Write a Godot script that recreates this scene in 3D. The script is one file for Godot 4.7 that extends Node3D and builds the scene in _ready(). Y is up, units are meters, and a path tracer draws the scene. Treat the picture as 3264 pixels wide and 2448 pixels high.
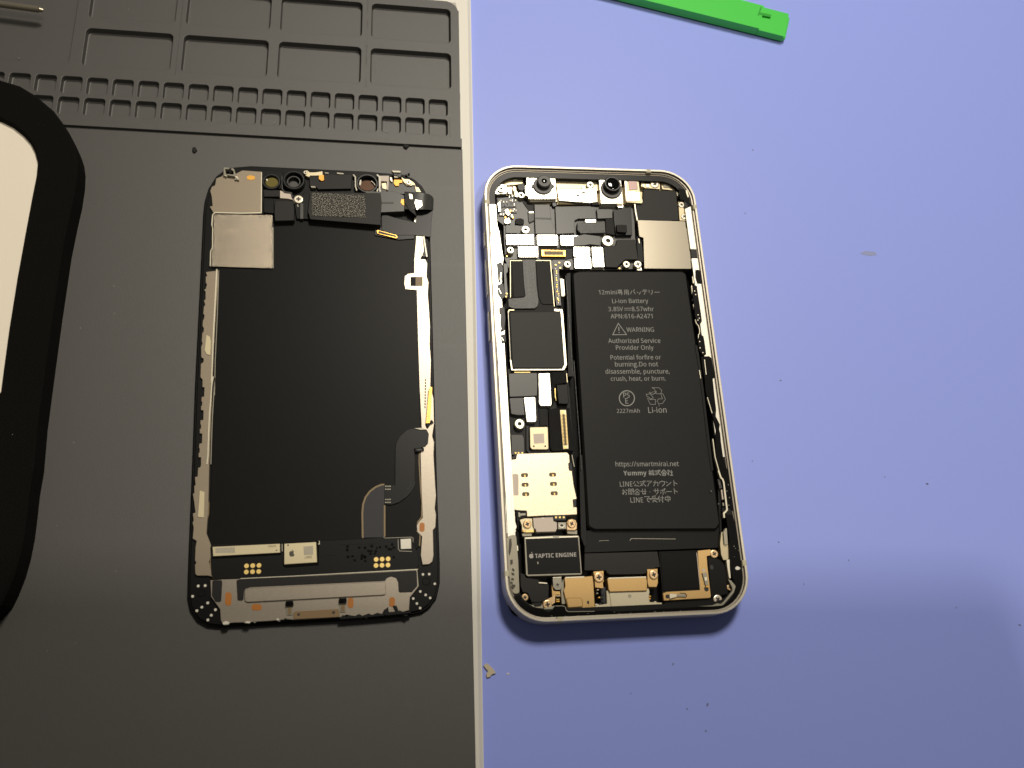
extends Node3D
# Bench photo: an opened phone on a blue table, its display assembly on a grey repair mat beside it.
# All sizes in the tables below are millimetres (x right, z towards the viewer, y up); MM turns them into metres.
const MM := 0.001
var M := {}
var screw_mesh := {}


func mat(key: String, color: Color, rough: float, metal := 0.0, spec := 0.5) -> StandardMaterial3D:
	var m := StandardMaterial3D.new()
	m.resource_name = key
	m.albedo_color = color
	m.roughness = rough
	m.metallic = metal
	m.metallic_specular = spec
	M[key] = m
	return m


func grain(m: StandardMaterial3D, sd: int, freq: float, lo: float, hi: float, per_m: float, stretch := Vector3.ONE, bump := 0.0) -> void:
	var n := FastNoiseLite.new()
	n.seed = sd
	n.frequency = freq
	n.fractal_octaves = 4
	var g := Gradient.new()
	g.set_color(0, Color(lo, lo, lo))
	g.set_color(1, Color(hi, hi, hi))
	var t := NoiseTexture2D.new()
	t.width = 512
	t.height = 512
	t.seamless = true
	t.noise = n
	t.color_ramp = g
	m.albedo_texture = t
	m.uv1_triplanar = true
	m.uv1_scale = stretch * per_m
	if bump > 0.0:
		var b := NoiseTexture2D.new()
		b.width = 512
		b.height = 512
		b.seamless = true
		b.noise = n
		b.as_normal_map = true
		b.bump_strength = 6.0
		m.normal_enabled = true
		m.normal_texture = b
		m.normal_scale = bump


func numbered(parent: Node, called: String) -> String:
	if not parent.has_node(NodePath(called)):
		return called
	var k := 1
	while parent.has_node(NodePath("%s_%03d" % [called, k])):
		k += 1
	return "%s_%03d" % [called, k]


func put(parent: Node, called: String, mesh: Mesh, m: String) -> MeshInstance3D:
	var o := MeshInstance3D.new()
	o.name = numbered(parent, called)
	o.mesh = mesh
	o.material_override = M[m]
	parent.add_child(o)
	return o


func thing(called: String, label: String, category: String, at := Vector3.ZERO, group := "") -> Node3D:
	var o := Node3D.new()
	o.name = numbered(self, called)
	add_child(o)
	o.position = at * MM
	return tag(o, label, category, group)


func tag(o: Node3D, label: String, category: String, group := "") -> Node3D:
	o.set_meta("label", label)
	o.set_meta("category", category)
	if group:
		o.set_meta("group", group)
	return o


# ---------------------------------------------------------------- shapes
func ring_of(a: Array) -> PackedVector2Array:
	var q := PackedVector2Array()
	for i in range(0, a.size(), 2):
		q.append(Vector2(a[i], a[i + 1]))
	return oriented(q)


func oriented(q: PackedVector2Array) -> PackedVector2Array:
	var s := 0.0
	for i in q.size():
		var b := q[(i + 1) % q.size()]
		s += q[i].x * b.y - b.x * q[i].y
	if s < 0.0:
		q.reverse()
	return q


func filleted(q: PackedVector2Array, r: float, seg := 4) -> PackedVector2Array:
	if r <= 0.0:
		return q
	var out := PackedVector2Array()
	var n := q.size()
	for i in n:
		var a := q[(i + n - 1) % n] - q[i]
		var b := q[(i + 1) % n] - q[i]
		var la := a.length()
		var lb := b.length()
		var ang := absf(a.angle_to(b))
		if la < 1e-4 or lb < 1e-4 or ang > 2.9 or ang < 0.1:
			out.append(q[i])
			continue
		var t := minf(r / tan(ang / 2.0), minf(la, lb) * 0.45)
		var p0 := q[i] + a / la * t
		var p1 := q[i] + b / lb * t
		for k in seg + 1:
			var u := float(k) / seg
			out.append(p0.lerp(q[i], u).lerp(q[i].lerp(p1, u), u))
	return out


func inset(q: PackedVector2Array, d: float) -> PackedVector2Array:
	var out := PackedVector2Array()
	var n := q.size()
	for i in n:
		var e0 := (q[i] - q[(i + n - 1) % n]).normalized()
		var e1 := (q[(i + 1) % n] - q[i]).normalized()
		var n0 := Vector2(-e0.y, e0.x)
		var n1 := Vector2(-e1.y, e1.x)
		var m := n0 + n1
		var l := m.length_squared()
		out.append(q[i] + (m * (2.0 / maxf(l, 0.9)) if l > 1e-4 else n0) * d)
	return out


func wall(st: SurfaceTool, q0: PackedVector2Array, y0: float, q1: PackedVector2Array, y1: float) -> void:
	var n := q0.size()
	for i in n:
		var j := (i + 1) % n
		var a := Vector3(q0[i].x, y0, q0[i].y) * MM
		var b := Vector3(q0[j].x, y0, q0[j].y) * MM
		var c := Vector3(q1[j].x, y1, q1[j].y) * MM
		var d := Vector3(q1[i].x, y1, q1[i].y) * MM
		for v in [a, b, c, a, c, d]:
			st.add_vertex(v)


func cap(st: SurfaceTool, q: PackedVector2Array, y: float, up := true) -> void:
	var t := Geometry2D.triangulate_polygon(q)
	if t.is_empty():
		push_warning("outline crosses itself")
		t = Geometry2D.triangulate_delaunay(q)
	for i in range(0, t.size(), 3):
		var a := q[t[i]]
		var b := q[t[i + 1]]
		var c := q[t[i + 2]]
		if ((b - a).cross(c - a) < 0.0) == up:
			var s := b
			b = c
			c = s
		for v: Vector2 in [a, b, c]:
			st.add_vertex(Vector3(v.x, y, v.y) * MM)


func slab(st: SurfaceTool, q: PackedVector2Array, y0: float, y1: float, bev := 0.0) -> void:
	if bev > 0.0:
		var q2 := inset(q, bev)
		wall(st, q, y0, q, y1 - bev)
		wall(st, q, y1 - bev, q2, y1)
		cap(st, q2, y1)
	else:
		wall(st, q, y0, q, y1)
		cap(st, q, y1)
	cap(st, q, y0, false)


func started() -> SurfaceTool:
	var st := SurfaceTool.new()
	st.begin(Mesh.PRIMITIVE_TRIANGLES)
	st.set_smooth_group(-1)
	return st


func done(st: SurfaceTool) -> ArrayMesh:
	st.generate_normals()
	return st.commit()


# a plate cut to an outline, from y0 up to y1, with a bevelled upper edge and rounded corners
func p(parent: Node, called: String, a: Array, y0: float, y1: float, m: String, bev := 0.05, r := 0.0) -> MeshInstance3D:
	var st := started()
	var q := filleted(ring_of(a), r)
	for cut in [bev, bev * 0.4, 0.0]:
		if cut == 0.0 or not Geometry2D.triangulate_polygon(inset(q, cut)).is_empty():
			slab(st, q, y0, y1, cut)
			break
	return put(parent, called, done(st), m)


func circle(x: float, z: float, rx: float, rz := 0.0, seg := 20, turn := 0.0) -> PackedVector2Array:
	var q := PackedVector2Array()
	for i in seg:
		var t := TAU * i / seg
		q.append(Vector2(x, z) + (Vector2(cos(t) * rx, sin(t) * (rz if rz > 0.0 else rx))).rotated(turn))
	return oriented(q)


func c(parent: Node, called: String, x: float, z: float, r: float, y0: float, y1: float, m: String, bev := 0.05, rz := 0.0, seg := 20) -> MeshInstance3D:
	var st := started()
	slab(st, circle(x, z, r, rz, seg), y0, y1, bev)
	return put(parent, called, done(st), m)


# a shallow dome: a lens seen from above
func dome(parent: Node, called: String, x: float, z: float, r: float, y: float, rise: float, m: String) -> MeshInstance3D:
	var st := SurfaceTool.new()
	st.begin(Mesh.PRIMITIVE_TRIANGLES)
	st.set_smooth_group(0)
	for k in 8:
		var t0 := PI / 2 * k / 8
		var t1 := PI / 2 * (k + 1) / 8
		wall(st, circle(x, z, maxf(r * cos(t0), 0.001), 0.0, 24), y + rise * sin(t0), circle(x, z, maxf(r * cos(t1), 0.001), 0.0, 24), y + rise * sin(t1))
	return put(parent, called, done(st), m)


# an upright tube: outer radius, inner radius, open at the top
func tube(parent: Node, called: String, x: float, z: float, ro: float, ri: float, y0: float, y1: float, m: String, bev := 0.08, seg := 28) -> MeshInstance3D:
	var st := started()
	var o := circle(x, z, ro, 0.0, seg)
	var o2 := circle(x, z, ro - bev, 0.0, seg)
	var i2 := circle(x, z, ri + bev, 0.0, seg)
	var i := circle(x, z, ri, 0.0, seg)
	wall(st, o, y0, o, y1 - bev)
	wall(st, o, y1 - bev, o2, y1)
	wall(st, o2, y1, i2, y1)
	wall(st, i2, y1, i, y1 - bev)
	wall(st, i, y1 - bev, i, y0)
	return put(parent, called, done(st), m)


# screws: a domed head with a recess; "s" picks a cross recess or a round socket
func screw(parent: Node, called: String, x: float, z: float, r: float, y: float, m: String, s := "cross", turn := 0.0) -> void:
	var key := "%s %.2f" % [s, r]
	if not screw_mesh.has(key):
		var st := started()
		var rings := [[r, -1.6], [r, -0.16], [r * 0.92, -0.04], [r * 0.8, 0.0]]
		if s == "socket":
			rings += [[r * 0.42, 0.0], [r * 0.36, -0.1], [r * 0.34, -0.9]]
		for k in rings.size() - 1:
			wall(st, circle(0, 0, rings[k][0]), rings[k][1], circle(0, 0, rings[k + 1][0]), rings[k + 1][1])
		cap(st, circle(0, 0, rings[-1][0]), rings[-1][1])
		var rec := started()
		if s == "socket":
			cap(rec, circle(0, 0, r * 0.36), -0.6)
		else:
			for w in [[0.5, 0.17], [0.17, 0.5]]:
				var q := ring_of([-w[0] * r, -w[1] * r, w[0] * r, -w[1] * r, w[0] * r, w[1] * r, -w[0] * r, w[1] * r])
				slab(rec, q, -0.02, 0.012 + 0.004 * w[0], 0.0)
		screw_mesh[key] = [done(st), done(rec)]
	var o := put(parent, called, screw_mesh[key][0], m)
	o.position = Vector3(x, y, z) * MM
	o.rotation.y = turn
	put(o, "recess", screw_mesh[key][1], "recess_dark")


# a flat ribbon along a broken line
func line(parent: Node, called: String, a: Array, w: float, y0: float, y1: float, m: String, closed := false) -> MeshInstance3D:
	var st := started()
	ribbon(st, a, w, y0, y1, closed)
	return put(parent, called, done(st), m)


func ribbon(st: SurfaceTool, a: Array, w: float, y0: float, y1: float, closed := false) -> void:
	var q := PackedVector2Array()
	for i in range(0, a.size(), 2):
		q.append(Vector2(a[i], a[i + 1]))
	var n := q.size()
	var l := PackedVector2Array()
	var r := PackedVector2Array()
	for i in n:
		var e0 := (q[i] - q[i - 1]).normalized() if i > 0 else ((q[0] - q[n - 1]).normalized() if closed else Vector2.ZERO)
		var e1 := (q[i + 1] - q[i]).normalized() if i < n - 1 else ((q[0] - q[n - 1]).normalized() if closed else Vector2.ZERO)
		if e0 == Vector2.ZERO:
			e0 = e1
		if e1 == Vector2.ZERO:
			e1 = e0
		var d := (e0 + e1)
		d = d.normalized() if d.length() > 0.05 else e1
		var side := Vector2(-d.y, d.x) * w * 0.5 / maxf(absf(d.dot(e1)), 0.6)
		l.append(q[i] + side)
		r.append(q[i] - side)
	for i in (n if closed else n - 1):
		var j := (i + 1) % n
		slab(st, oriented(PackedVector2Array([l[i], l[j], r[j], r[i]])), y0, y1)


# a bent sheet: each row is one cross line x0 y0 z0 x1 y1 z1
func sheet(parent: Node, called: String, rows: Array, thick: float, m: String) -> MeshInstance3D:
	var st := SurfaceTool.new()
	st.begin(Mesh.PRIMITIVE_TRIANGLES)
	var tops := []
	for w in rows:
		tops.append([Vector3(w[0], w[1], w[2]) * MM, Vector3(w[3], w[4], w[5]) * MM])
	for side in 2:
		st.set_smooth_group(side)
		for i in tops.size() - 1:
			var a: Vector3 = tops[i][0]
			var b: Vector3 = tops[i][1]
			var d: Vector3 = tops[i + 1][0]
			var e: Vector3 = tops[i + 1][1]
			var nrm := (b - a).cross(d - a).normalized() * thick * MM
			if side == 1:
				a -= nrm
				b -= nrm
				d -= nrm
				e -= nrm
			for v in [a, d, b, b, d, e] if side == 0 else [a, b, d, b, e, d]:
				st.add_vertex(v)
	st.generate_normals()
	return put(parent, called, st.commit(), m)


# one line of printed lettering laid flat from (x0, z0) to (x1, z1) along its baseline
func text(parent: Node, called: String, words: String, x0: float, z0: float, x1: float, z1: float, y: float, m: String, bold := false) -> MeshInstance3D:
	var f := SystemFont.new()
	f.font_names = PackedStringArray(["Droid Sans"])
	if bold:
		f.font_weight = 700
	var t := TextMesh.new()
	t.text = words
	t.font = f
	t.font_size = 32
	t.pixel_size = 0.01
	t.depth = 0.01
	t.curve_step = 2.0
	t.horizontal_alignment = HORIZONTAL_ALIGNMENT_LEFT
	t.vertical_alignment = VERTICAL_ALIGNMENT_BOTTOM
	var box := t.get_aabb()
	var base := TextMesh.new()
	base.text = "E"
	base.font = f
	base.font_size = 32
	base.pixel_size = 0.01
	base.depth = 0.01
	base.horizontal_alignment = HORIZONTAL_ALIGNMENT_LEFT
	base.vertical_alignment = VERTICAL_ALIGNMENT_BOTTOM
	var floor_y := base.get_aabb().position.y
	var along := Vector3(x1 - x0, 0, z1 - z0) * MM
	var k := along.length() / box.size.x
	var dir := along.normalized()
	var up := Vector3(dir.z, 0, -dir.x)
	var o := put(parent, called, t, m)
	var b := Basis(dir * k, up * k, Vector3.UP * 0.002)
	o.transform = Transform3D(b, Vector3(x0, y, z0) * MM - b * Vector3(box.position.x, floor_y, 0))
	return o


const GLYPHS := {
	"専": "1181 2272752522 2373 5056 0696 767969 3748", "用": "212619 2181 818979 2484 2686 5159", "バ": "4218 6298 7182 8091", "ッ": "2436 4546 8459", "テ": "2181 0393 535639",
	"リ": "2126 717649", "ー": "0595", "株": "0343 2029 2407 2446 5143 5292 4595 7079 7548 7598", "式": "0292 1555 3538 0857 60659997 8091", "会": "5005 5095 3464 1686 462979 6788",
	"社": "2021 024207 2429 5494 7179 4999", "公": "3105 6195 452888 6799", "ア": "119164 5329", "カ": "13838878 404419", "ウ": "5052 1215 12928649", "ン": "1234 1993", "ト": "3039 3386",
	"お": "1363 30381735758769 7193", "問": "1019 1040 1242 1444 4044 9099 6090 6292 6494 6064 3666683836", "合": "5004 5094 3464 2676792926", "せ": "0494 707757 303888", "・": "4555",
	"サ": "0393 3036 707649", "ポ": "1383 515949 2518 7598 8091827180", "で": "1181545789 7485 8394", "受": "8021 2233 4353 7263 06049496 267629 3699", "付": "3005 2329 4393 707969 4557", "中": "1282861612 5059",
}


# Japanese lettering drawn stroke by stroke on a ten by ten grid, n letters wide along the baseline
func kana(parent: Node, called: String, words: String, x0: float, z0: float, x1: float, z1: float, y: float, m: String, w := 0.085) -> void:
	var n := words.length()
	var dir := Vector2(x1 - x0, z1 - z0) / n
	var down := Vector2(-dir.y, dir.x)
	var st := started()
	for k in n:
		var o := Vector2(x0, z0) + dir * (k + 0.04) - down * 0.92
		for stroke: String in (GLYPHS[words[k]] as String).split(" "):
			var a := []
			for i in range(0, stroke.length(), 2):
				var v := o + dir * (int(stroke[i]) * 0.1) + down * (int(stroke[i + 1]) * 0.1)
				a.append_array([v.x, v.y])
			ribbon(st, a, w * dir.length(), y - 0.01, y + 0.012 + 0.0007 * (k % 5))
	put(parent, called, done(st), m)


# a rounded rectangle at inset d: half width, half height, corner radius
func rounded(hx: float, hz: float, r: float, d: float, seg := 10) -> PackedVector2Array:
	var q := PackedVector2Array()
	for corner in 4:
		var cx := (hx - r) * (1 if corner in [0, 3] else -1)
		var cz := (hz - r) * (1 if corner in [0, 1] else -1)
		for k in seg + 1:
			var t := PI / 2 * (corner + float(k) / seg)
			q.append(Vector2(cx, cz) + Vector2(cos(t), sin(t)) * maxf(r - d, 0.05))
	return q


# a hollow frame: a profile of [inset, height] pairs swept round a rounded rectangle
func frame(parent: Node, called: String, hx: float, hz: float, r: float, prof: Array, m: String) -> MeshInstance3D:
	var st := started()
	for k in prof.size() - 1:
		st.set_smooth_group(-1)
		wall(st, rounded(hx, hz, r, prof[k][0]), prof[k][1], rounded(hx, hz, r, prof[k + 1][0]), prof[k + 1][1])
	return put(parent, called, done(st), m)


# a mat tile u0..u1, v0..v1 with a pocket sunk in it: rounded corners, slightly leaning walls, a softened rim and floor edge
func pocket(parent: Node, called: String, tile: Array, hole: Array, r: float, depth: float, y: float, m: String) -> MeshInstance3D:
	var st := started()
	var cx: float = (hole[0] + hole[1]) / 2.0
	var cz: float = (hole[2] + hole[3]) / 2.0
	var hx: float = (hole[1] - hole[0]) / 2.0
	var hz: float = (hole[3] - hole[2]) / 2.0
	var loops := []
	for step in [[0.0, 0.0], [0.08, 0.03], [0.14, 0.12], [0.22, depth - 0.35], [0.32, depth - 0.12], [0.55, depth]]:
		var q := rounded(hx, hz, r, step[0], 6)
		for i in q.size():
			q[i] += Vector2(cx, cz)
		loops.append([q, y - step[1]])
	var outer := PackedVector2Array()
	for corner in 4:
		var tx: float = tile[1] if corner in [0, 3] else tile[0]
		var tz: float = tile[3] if corner in [0, 1] else tile[2]
		for k in 7:
			var v: Vector2 = loops[0][0][corner * 7 + k]
			var first := Vector2(tx, v.y) if corner in [0, 2] else Vector2(v.x, tz)
			var last := Vector2(v.x, tz) if corner in [0, 2] else Vector2(tx, v.y)
			outer.append(first if k < 3 else (Vector2(tx, tz) if k == 3 else last))
	wall(st, outer, y, loops[0][0], y)
	for k in loops.size() - 1:
		wall(st, loops[k][0], loops[k][1], loops[k + 1][0], loops[k + 1][1])
	cap(st, loops[-1][0], loops[-1][1])
	return put(parent, called, done(st), m)

func _ready() -> void:
	# camera: a phone held over the bench, looking down and a little to the right
	var cam := Camera3D.new()
	cam.name = "camera"
	var right := Vector3(0.988000, 0.143558, 0.056992)
	var back := Vector3(-0.154350, 0.931343, 0.329813)
	cam.transform = Transform3D(Basis(right, back.cross(right), back).orthonormalized(), Vector3(-65.881, 240.074, 85.317) * MM)
	cam.fov = 45.069
	cam.near = 0.01
	cam.far = 10.0
	add_child(cam)
	var lens := CameraAttributesPhysical.new()
	lens.frustum_focal_length = 28.92
	lens.frustum_focus_distance = 0.262
	lens.exposure_aperture = 24.0
	lens.frustum_near = 0.01
	lens.frustum_far = 10.0
	cam.attributes = lens
	var we := WorldEnvironment.new()
	we.name = "world_environment"
	var env := Environment.new()
	env.background_mode = Environment.BG_COLOR
	env.background_color = Color(0.40, 0.385, 0.36)
	env.background_energy_multiplier = 0.58
	env.tonemap_mode = Environment.TONE_MAPPER_LINEAR
	env.tonemap_exposure = 1.0
	env.sdfgi_enabled = true
	env.ssao_enabled = true
	env.ssil_enabled = true
	we.environment = env
	add_child(we)
	materials()
	work_lamp(Vector3(58, 540, -300), Vector3(-60, 0, -40), 0.255)
	ceiling_lamp(Vector3(480, 1900, 268), 1.05)
	camera_tablet(cam)
	table()
	repair_mat()
	var phone := thing("opened_phone", "opened silver phone body with bare boards, copper shields and black battery on blue table", "phone")
	var display := thing("phone_display", "detached phone display lying glass down on grey mat, silver edges and black back", "phone screen")
	phone_frame(phone)
	phone_parts(phone)
	display_parts(display)
	foam_tray()
	bench_tools()
	debris()


func phone_parts(phone: Node3D) -> void:
	p(phone.get_node("frame"), "side_button", [-32.5, -44.87, -31.8, -44.87, -31.8, -40, -32.5, -40], 2.9, 5.0, "button_alu", 0.12)
	p(phone.get_node("frame"), "side_button", [-32.5, -35.58, -31.8, -35.58, -31.8, -24.45, -32.5, -24.45], 2.9, 5.0, "button_alu", 0.12)
	p(phone.get_node("frame"), "side_button", [-32.5, -19.62, -31.8, -19.62, -31.8, -10.8, -32.5, -10.8], 2.9, 5.0, "button_alu", 0.12)
	p(phone.get_node("frame"), "antenna_band", [-32.13, -54, -30.9, -54, -30.9, -52.4, -32.13, -52.4], 0.6, 7.325, "antenna_cream", 0.2)
	p(phone.get_node("frame"), "antenna_band", [-32.13, 52.6, -30.9, 52.6, -30.9, 54.2, -32.13, 54.2], 0.6, 7.325, "antenna_cream", 0.2)
	p(phone.get_node("frame"), "antenna_band", [-19.6, 64.6, -18, 64.6, -18, 65.79, -19.6, 65.79], 0.6, 7.325, "antenna_cream", 0.2)
	p(phone.get_node("frame"), "antenna_band", [30.9, 52.2, 32.13, 52.2, 32.13, 53.8, 30.9, 53.8], 0.6, 7.325, "antenna_cream", 0.2)
	p(phone.get_node("frame"), "antenna_band", [30.9, -54, 32.13, -54, 32.13, -52.4, 30.9, -52.4], 0.6, 7.325, "antenna_cream", 0.2)
	p(phone.get_node("frame"), "antenna_band", [17.6, -65.79, 19.2, -65.79, 19.2, -64.6, 17.6, -64.6], 0.6, 7.325, "antenna_cream", 0.2)
	p(phone, "adhesive_strip", [-30.3, 59.07, -28.31, 58.62, -28.05, 59.89, -25.63, 61.83, -22.65, 62.51, -21.48, 63.23, -20.23, 62.76, -19.24, 61.81, -17.12, 62.01, -16.61, 63.32, -9.87, 63.52, -5.52, 63.39, -4.79, 63.83, 4.59, 63.82, 8.24, 63.61, 14.58, 63.64, 21.95, 63.53, 24.2, 63.63, 26.3, 62.42, 27.77, 63.53, 25.03, 64.62, 22.38, 65.17, 17.55, 65.32, 4.89, 65.37, -7.57, 65.41, -16.77, 65.39, -21.3, 64.99, -25.76, 63.83, -28.94, 61.52], 5.5, 6.28, "glue_black", 0.04)
	p(phone, "adhesive_strip", [26.3, 62.42, 27.42, 61.4, 28.6, 58.86, 27.56, 54.67, 28.58, 46.26, 28.48, 39.87, 30.48, 39.93, 31.29, 46.34, 31.63, 52.64, 31.17, 57.58, 29.52, 61.49, 27.76, 63.53], 5.5, 6.29, "glue_black", 0.04)
	p(phone, "adhesive_strip", [27.4, -5.4, 29.88, -5.51, 30.59, -4.94, 30.8, 0.99, 30.1, 1.21, 29.94, 5.71, 29.86, 10.37, 29.48, 12.35, 30.35, 14.77, 29.95, 16.07, 30.1, 17.38, 29.96, 19.97, 29.99, 24.47, 30.66, 27.45, 31.57, 27.87, 30.17, 27.84, 28.19, 26.56, 27.84, 24.43, 28.4, 18.65, 28.91, 16.49, 28.64, 13.66, 28.05, 9.91, 27.4, 4.8, 27.63, 1.43, 27.4, -1.97], 5.4, 6.35, "glue_black", 0.1)
	p(phone, "adhesive_strip", [30.68, 27.44, 32.19, 27.47, 32.52, 37.09, 31.66, 40.15, 28.91, 36.99, 28.85, 32.85, 28.21, 26.54, 29.84, 25.73], 5.4, 6.3, "glue_black", 0.06)
	p(phone, "adhesive_strip", [27.95, -27.75, 29.13, -27.57, 29.15, -24.86, 29.21, -21.79, 29.26, -17.97, 29.22, -16.27, 28.45, -15.23, 27.69, -15.7, 27.26, -17.96, 27.47, -21.77, 27.35, -24.46], 5.2, 6.3, "glue_black", 0.1, 0.4)
	p(phone, "adhesive_strip", [28.07, -12.32, 29.07, -11.67, 29.17, -9.71, 29.14, -6.01, 28.01, -5.65, 27.15, -7.31, 27.06, -10.08], 5.2, 6.3, "glue_black", 0.1, 0.3)
	p(phone, "adhesive_strip", [29.32, -32.65, 30.62, -32.67, 30.89, -30.52, 30.96, -28.17, 29.31, -28.25, 29.01, -30.3], 5.2, 6.3, "glue_black", 0.06)
	p(phone, "adhesive_strip", [27.56, -60.07, 29.85, -59.74, 30.79, -57.22, 31.27, -54.69, 31, -53.91, 29.83, -53.88, 29.62, -55.04, 28.85, -55.99, 27.62, -56.15, 27.41, -58.1], 5.2, 6.2, "glue_black", 0.06)
	p(phone, "adhesive_strip", [14.3, -64.53, 15.79, -64.38, 16.11, -62.32, 18.6, -62.4, 19.33, -63.41, 20.85, -63.46, 22.68, -62.24, 25.94, -62.64, 27.3, -60.51, 27.87, -58.56, 28.79, -58.78, 29.8, -59.7, 28.38, -62.02, 25.82, -63.83, 21.87, -64.59, 17.41, -64.54], 5, 5.9, "glue_black", 0.06)
	p(phone, "adhesive_strip", [-30.23, -59.67, -27.74, -62.24, -24.46, -63.51, -23.98, -62.94, -27.25, -61.87, -28.88, -59.71], 5, 5.9, "glue_black", 0.06)
	line(phone, "metal_trim", [28.09, 27.86, 28.47, 29.76, 28.89, 30.24, 29.1, 31.03, 29, 38.64, 28.44, 39.24, 27.96, 39.53, 27.91, 40.75], 0.42, 5.4, 6.5, "edge_bright")
	line(phone, "metal_trim", [28.34, -4.42, 28.23, 0.13], 0.22, 5.6, 6.5, "edge_bright")
	line(phone, "metal_trim", [27.7, 6.86, 28.44, 11.51], 0.2, 5.6, 6.5, "edge_bright")
	line(phone, "metal_trim", [26.61, -1.42, 26.68, 1.07], 0.22, 5.2, 6, "edge_bright")
	line(phone, "metal_trim", [27.7, 18.87, 27.66, 24.01, 28.22, 27.81], 0.25, 5.2, 6.4, "edge_bright")
	line(phone, "metal_trim", [27.64, -27.7, 27.57, -25.37, 27.48, -22.96], 0.22, 5.2, 6, "edge_bright")
	line(phone, "metal_trim", [27.44, -21.72, 27.55, -19.43], 0.24, 5.2, 6, "edge_bright")
	line(phone, "metal_trim", [27.41, -16.96, 27.54, -15.83, 28.08, -15.07, 28.26, -13.95, 28.19, -12.82, 27.69, -12.07, 27.56, -10.76], 0.2, 5.2, 6, "edge_bright")
	line(phone, "metal_trim", [27.5, -10.58, 27.44, -7.61], 0.22, 5.2, 6, "edge_bright")
	line(phone, "metal_trim", [28.33, -30.63, 28.3, -28.48], 0.3, 5.2, 6, "edge_bright")
	c(phone, "glue_fleck", 28.2, -25.79, 0.2, 6.1, 6.36, "edge_bright", 0.03, 0, 8)
	c(phone, "glue_fleck", 28.36, -24.63, 0.2, 6.1, 6.36, "edge_bright", 0.03, 0, 8)
	c(phone, "glue_fleck", 28.27, -18.23, 0.2, 6.1, 6.36, "edge_bright", 0.03, 0, 8)
	c(phone, "glue_fleck", 28.01, -16.62, 0.2, 6.1, 6.36, "edge_bright", 0.03, 0, 8)
	c(phone, "glue_fleck", 28.5, -17.19, 0.2, 6.1, 6.36, "edge_bright", 0.03, 0, 8)
	c(phone, "glue_fleck", 27.69, -9.97, 0.2, 6.1, 6.36, "edge_bright", 0.03, 0, 8)
	c(phone, "glue_fleck", 27.55, -8.02, 0.2, 6.1, 6.36, "edge_bright", 0.03, 0, 8)
	c(phone, "glue_fleck", 28.2, -6.54, 0.2, 6.1, 6.36, "edge_bright", 0.03, 0, 8)
	c(phone, "glue_fleck", 26.88, 36.95, 0.17, 6.2, 6.42, "crumb_grey", 0.03, 0, 7)
	c(phone, "glue_fleck", 27.86, 31.53, 0.18, 6.2, 6.42, "crumb_grey", 0.03, 0, 7)
	c(phone, "glue_fleck", 25.28, 33.42, 0.18, 6.2, 6.42, "crumb_grey", 0.03, 0, 7)
	c(phone, "glue_fleck", 29.67, 33.53, 0.18, 6.2, 6.42, "crumb_grey", 0.03, 0, 7)
	c(phone, "glue_fleck", 30.35, 31.82, 0.18, 6.2, 6.42, "crumb_grey", 0.03, 0, 7)
	c(phone, "glue_fleck", 29.68, 37.41, 0.18, 6.2, 6.42, "crumb_grey", 0.03, 0, 7)
	c(phone, "glue_fleck", 30.18, 35.33, 0.18, 6.2, 6.42, "crumb_grey", 0.03, 0, 7)
	p(phone, "flex_tab", [28.36, 32.99, 28.95, 32.85, 28.83, 35.73, 28.36, 35.64], 4, 5.6, "label_tan")
	p(phone, "flex_tab", [28.28, 36.5, 28.69, 36.43, 28.84, 37.36, 28.31, 37.43], 4, 5.6, "smd_grey")
	p(phone, "flex_tab", [27.77, 30.02, 28.4, 30.11, 29, 30.99, 28.79, 32.56, 27.96, 32.69, 27.87, 31.59], 4, 5.7, "flex_grey")
	p(phone, "flex_tab", [28.07, 37.75, 28.95, 37.77, 28.99, 38.62, 28.28, 39.14, 27.75, 38.9], 4, 5.7, "board_black")
	p(phone, "metal_trim", [27.22, 44.58, 28, 43.5, 28.3, 43.61, 28.01, 47.92, 27.07, 47.89], 5, 6.3, "tape_cream")
	p(phone, "metal_trim", [27.04, 51.86, 27.93, 51.79, 27.71, 53.76, 27.56, 56.69, 27.09, 56.67, 26.99, 53.73], 5, 6.3, "edge_bright")
	p(phone, "metal_trim", [26.79, 56.84, 27.67, 57.27, 28.78, 58.87, 28.43, 59.92, 24.64, 63.42, 23.52, 63.37, 24.76, 62.56, 27.62, 59.79, 27.62, 59.01], 5, 6.2, "smd_grey")
	p(phone, "corner_plate", [26.86, 44.44, 28.18, 44.08, 28.29, 47.81, 28.19, 51.5, 28.16, 51.69, 26.47, 51.83, 26.04, 50.43, 26.11, 47.64], 3.5, 5.6, "bracket_tan")
	p(phone, "side_rail", [26.31, -9.12, 27.21, -9.12, 27.29, 2.32, 27.15, 13.43, 27.02, 24.24, 26.99, 27.61, 26.24, 27.6, 26.22, 18.86, 26.49, 6.8, 26.55, -2.22], 1.5, 5.7, "board_black")
	p(phone, "side_rail", [-9.1, -31.55, -7.91, -31.93, -9.8, -0.07, -11.08, -0.08], 1.5, 4.9, "board_black")
	line(phone, "rail_line", [-9.16, -4.6, -9.45, 20.23, -9.66, 26.5], 0.16, 4.6, 5.2, "flex_gloss")
	line(phone, "rail_line", [-9.34, -30.95, -9.66, -0.03], 0.14, 4.6, 5, "flex_gloss")
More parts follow.
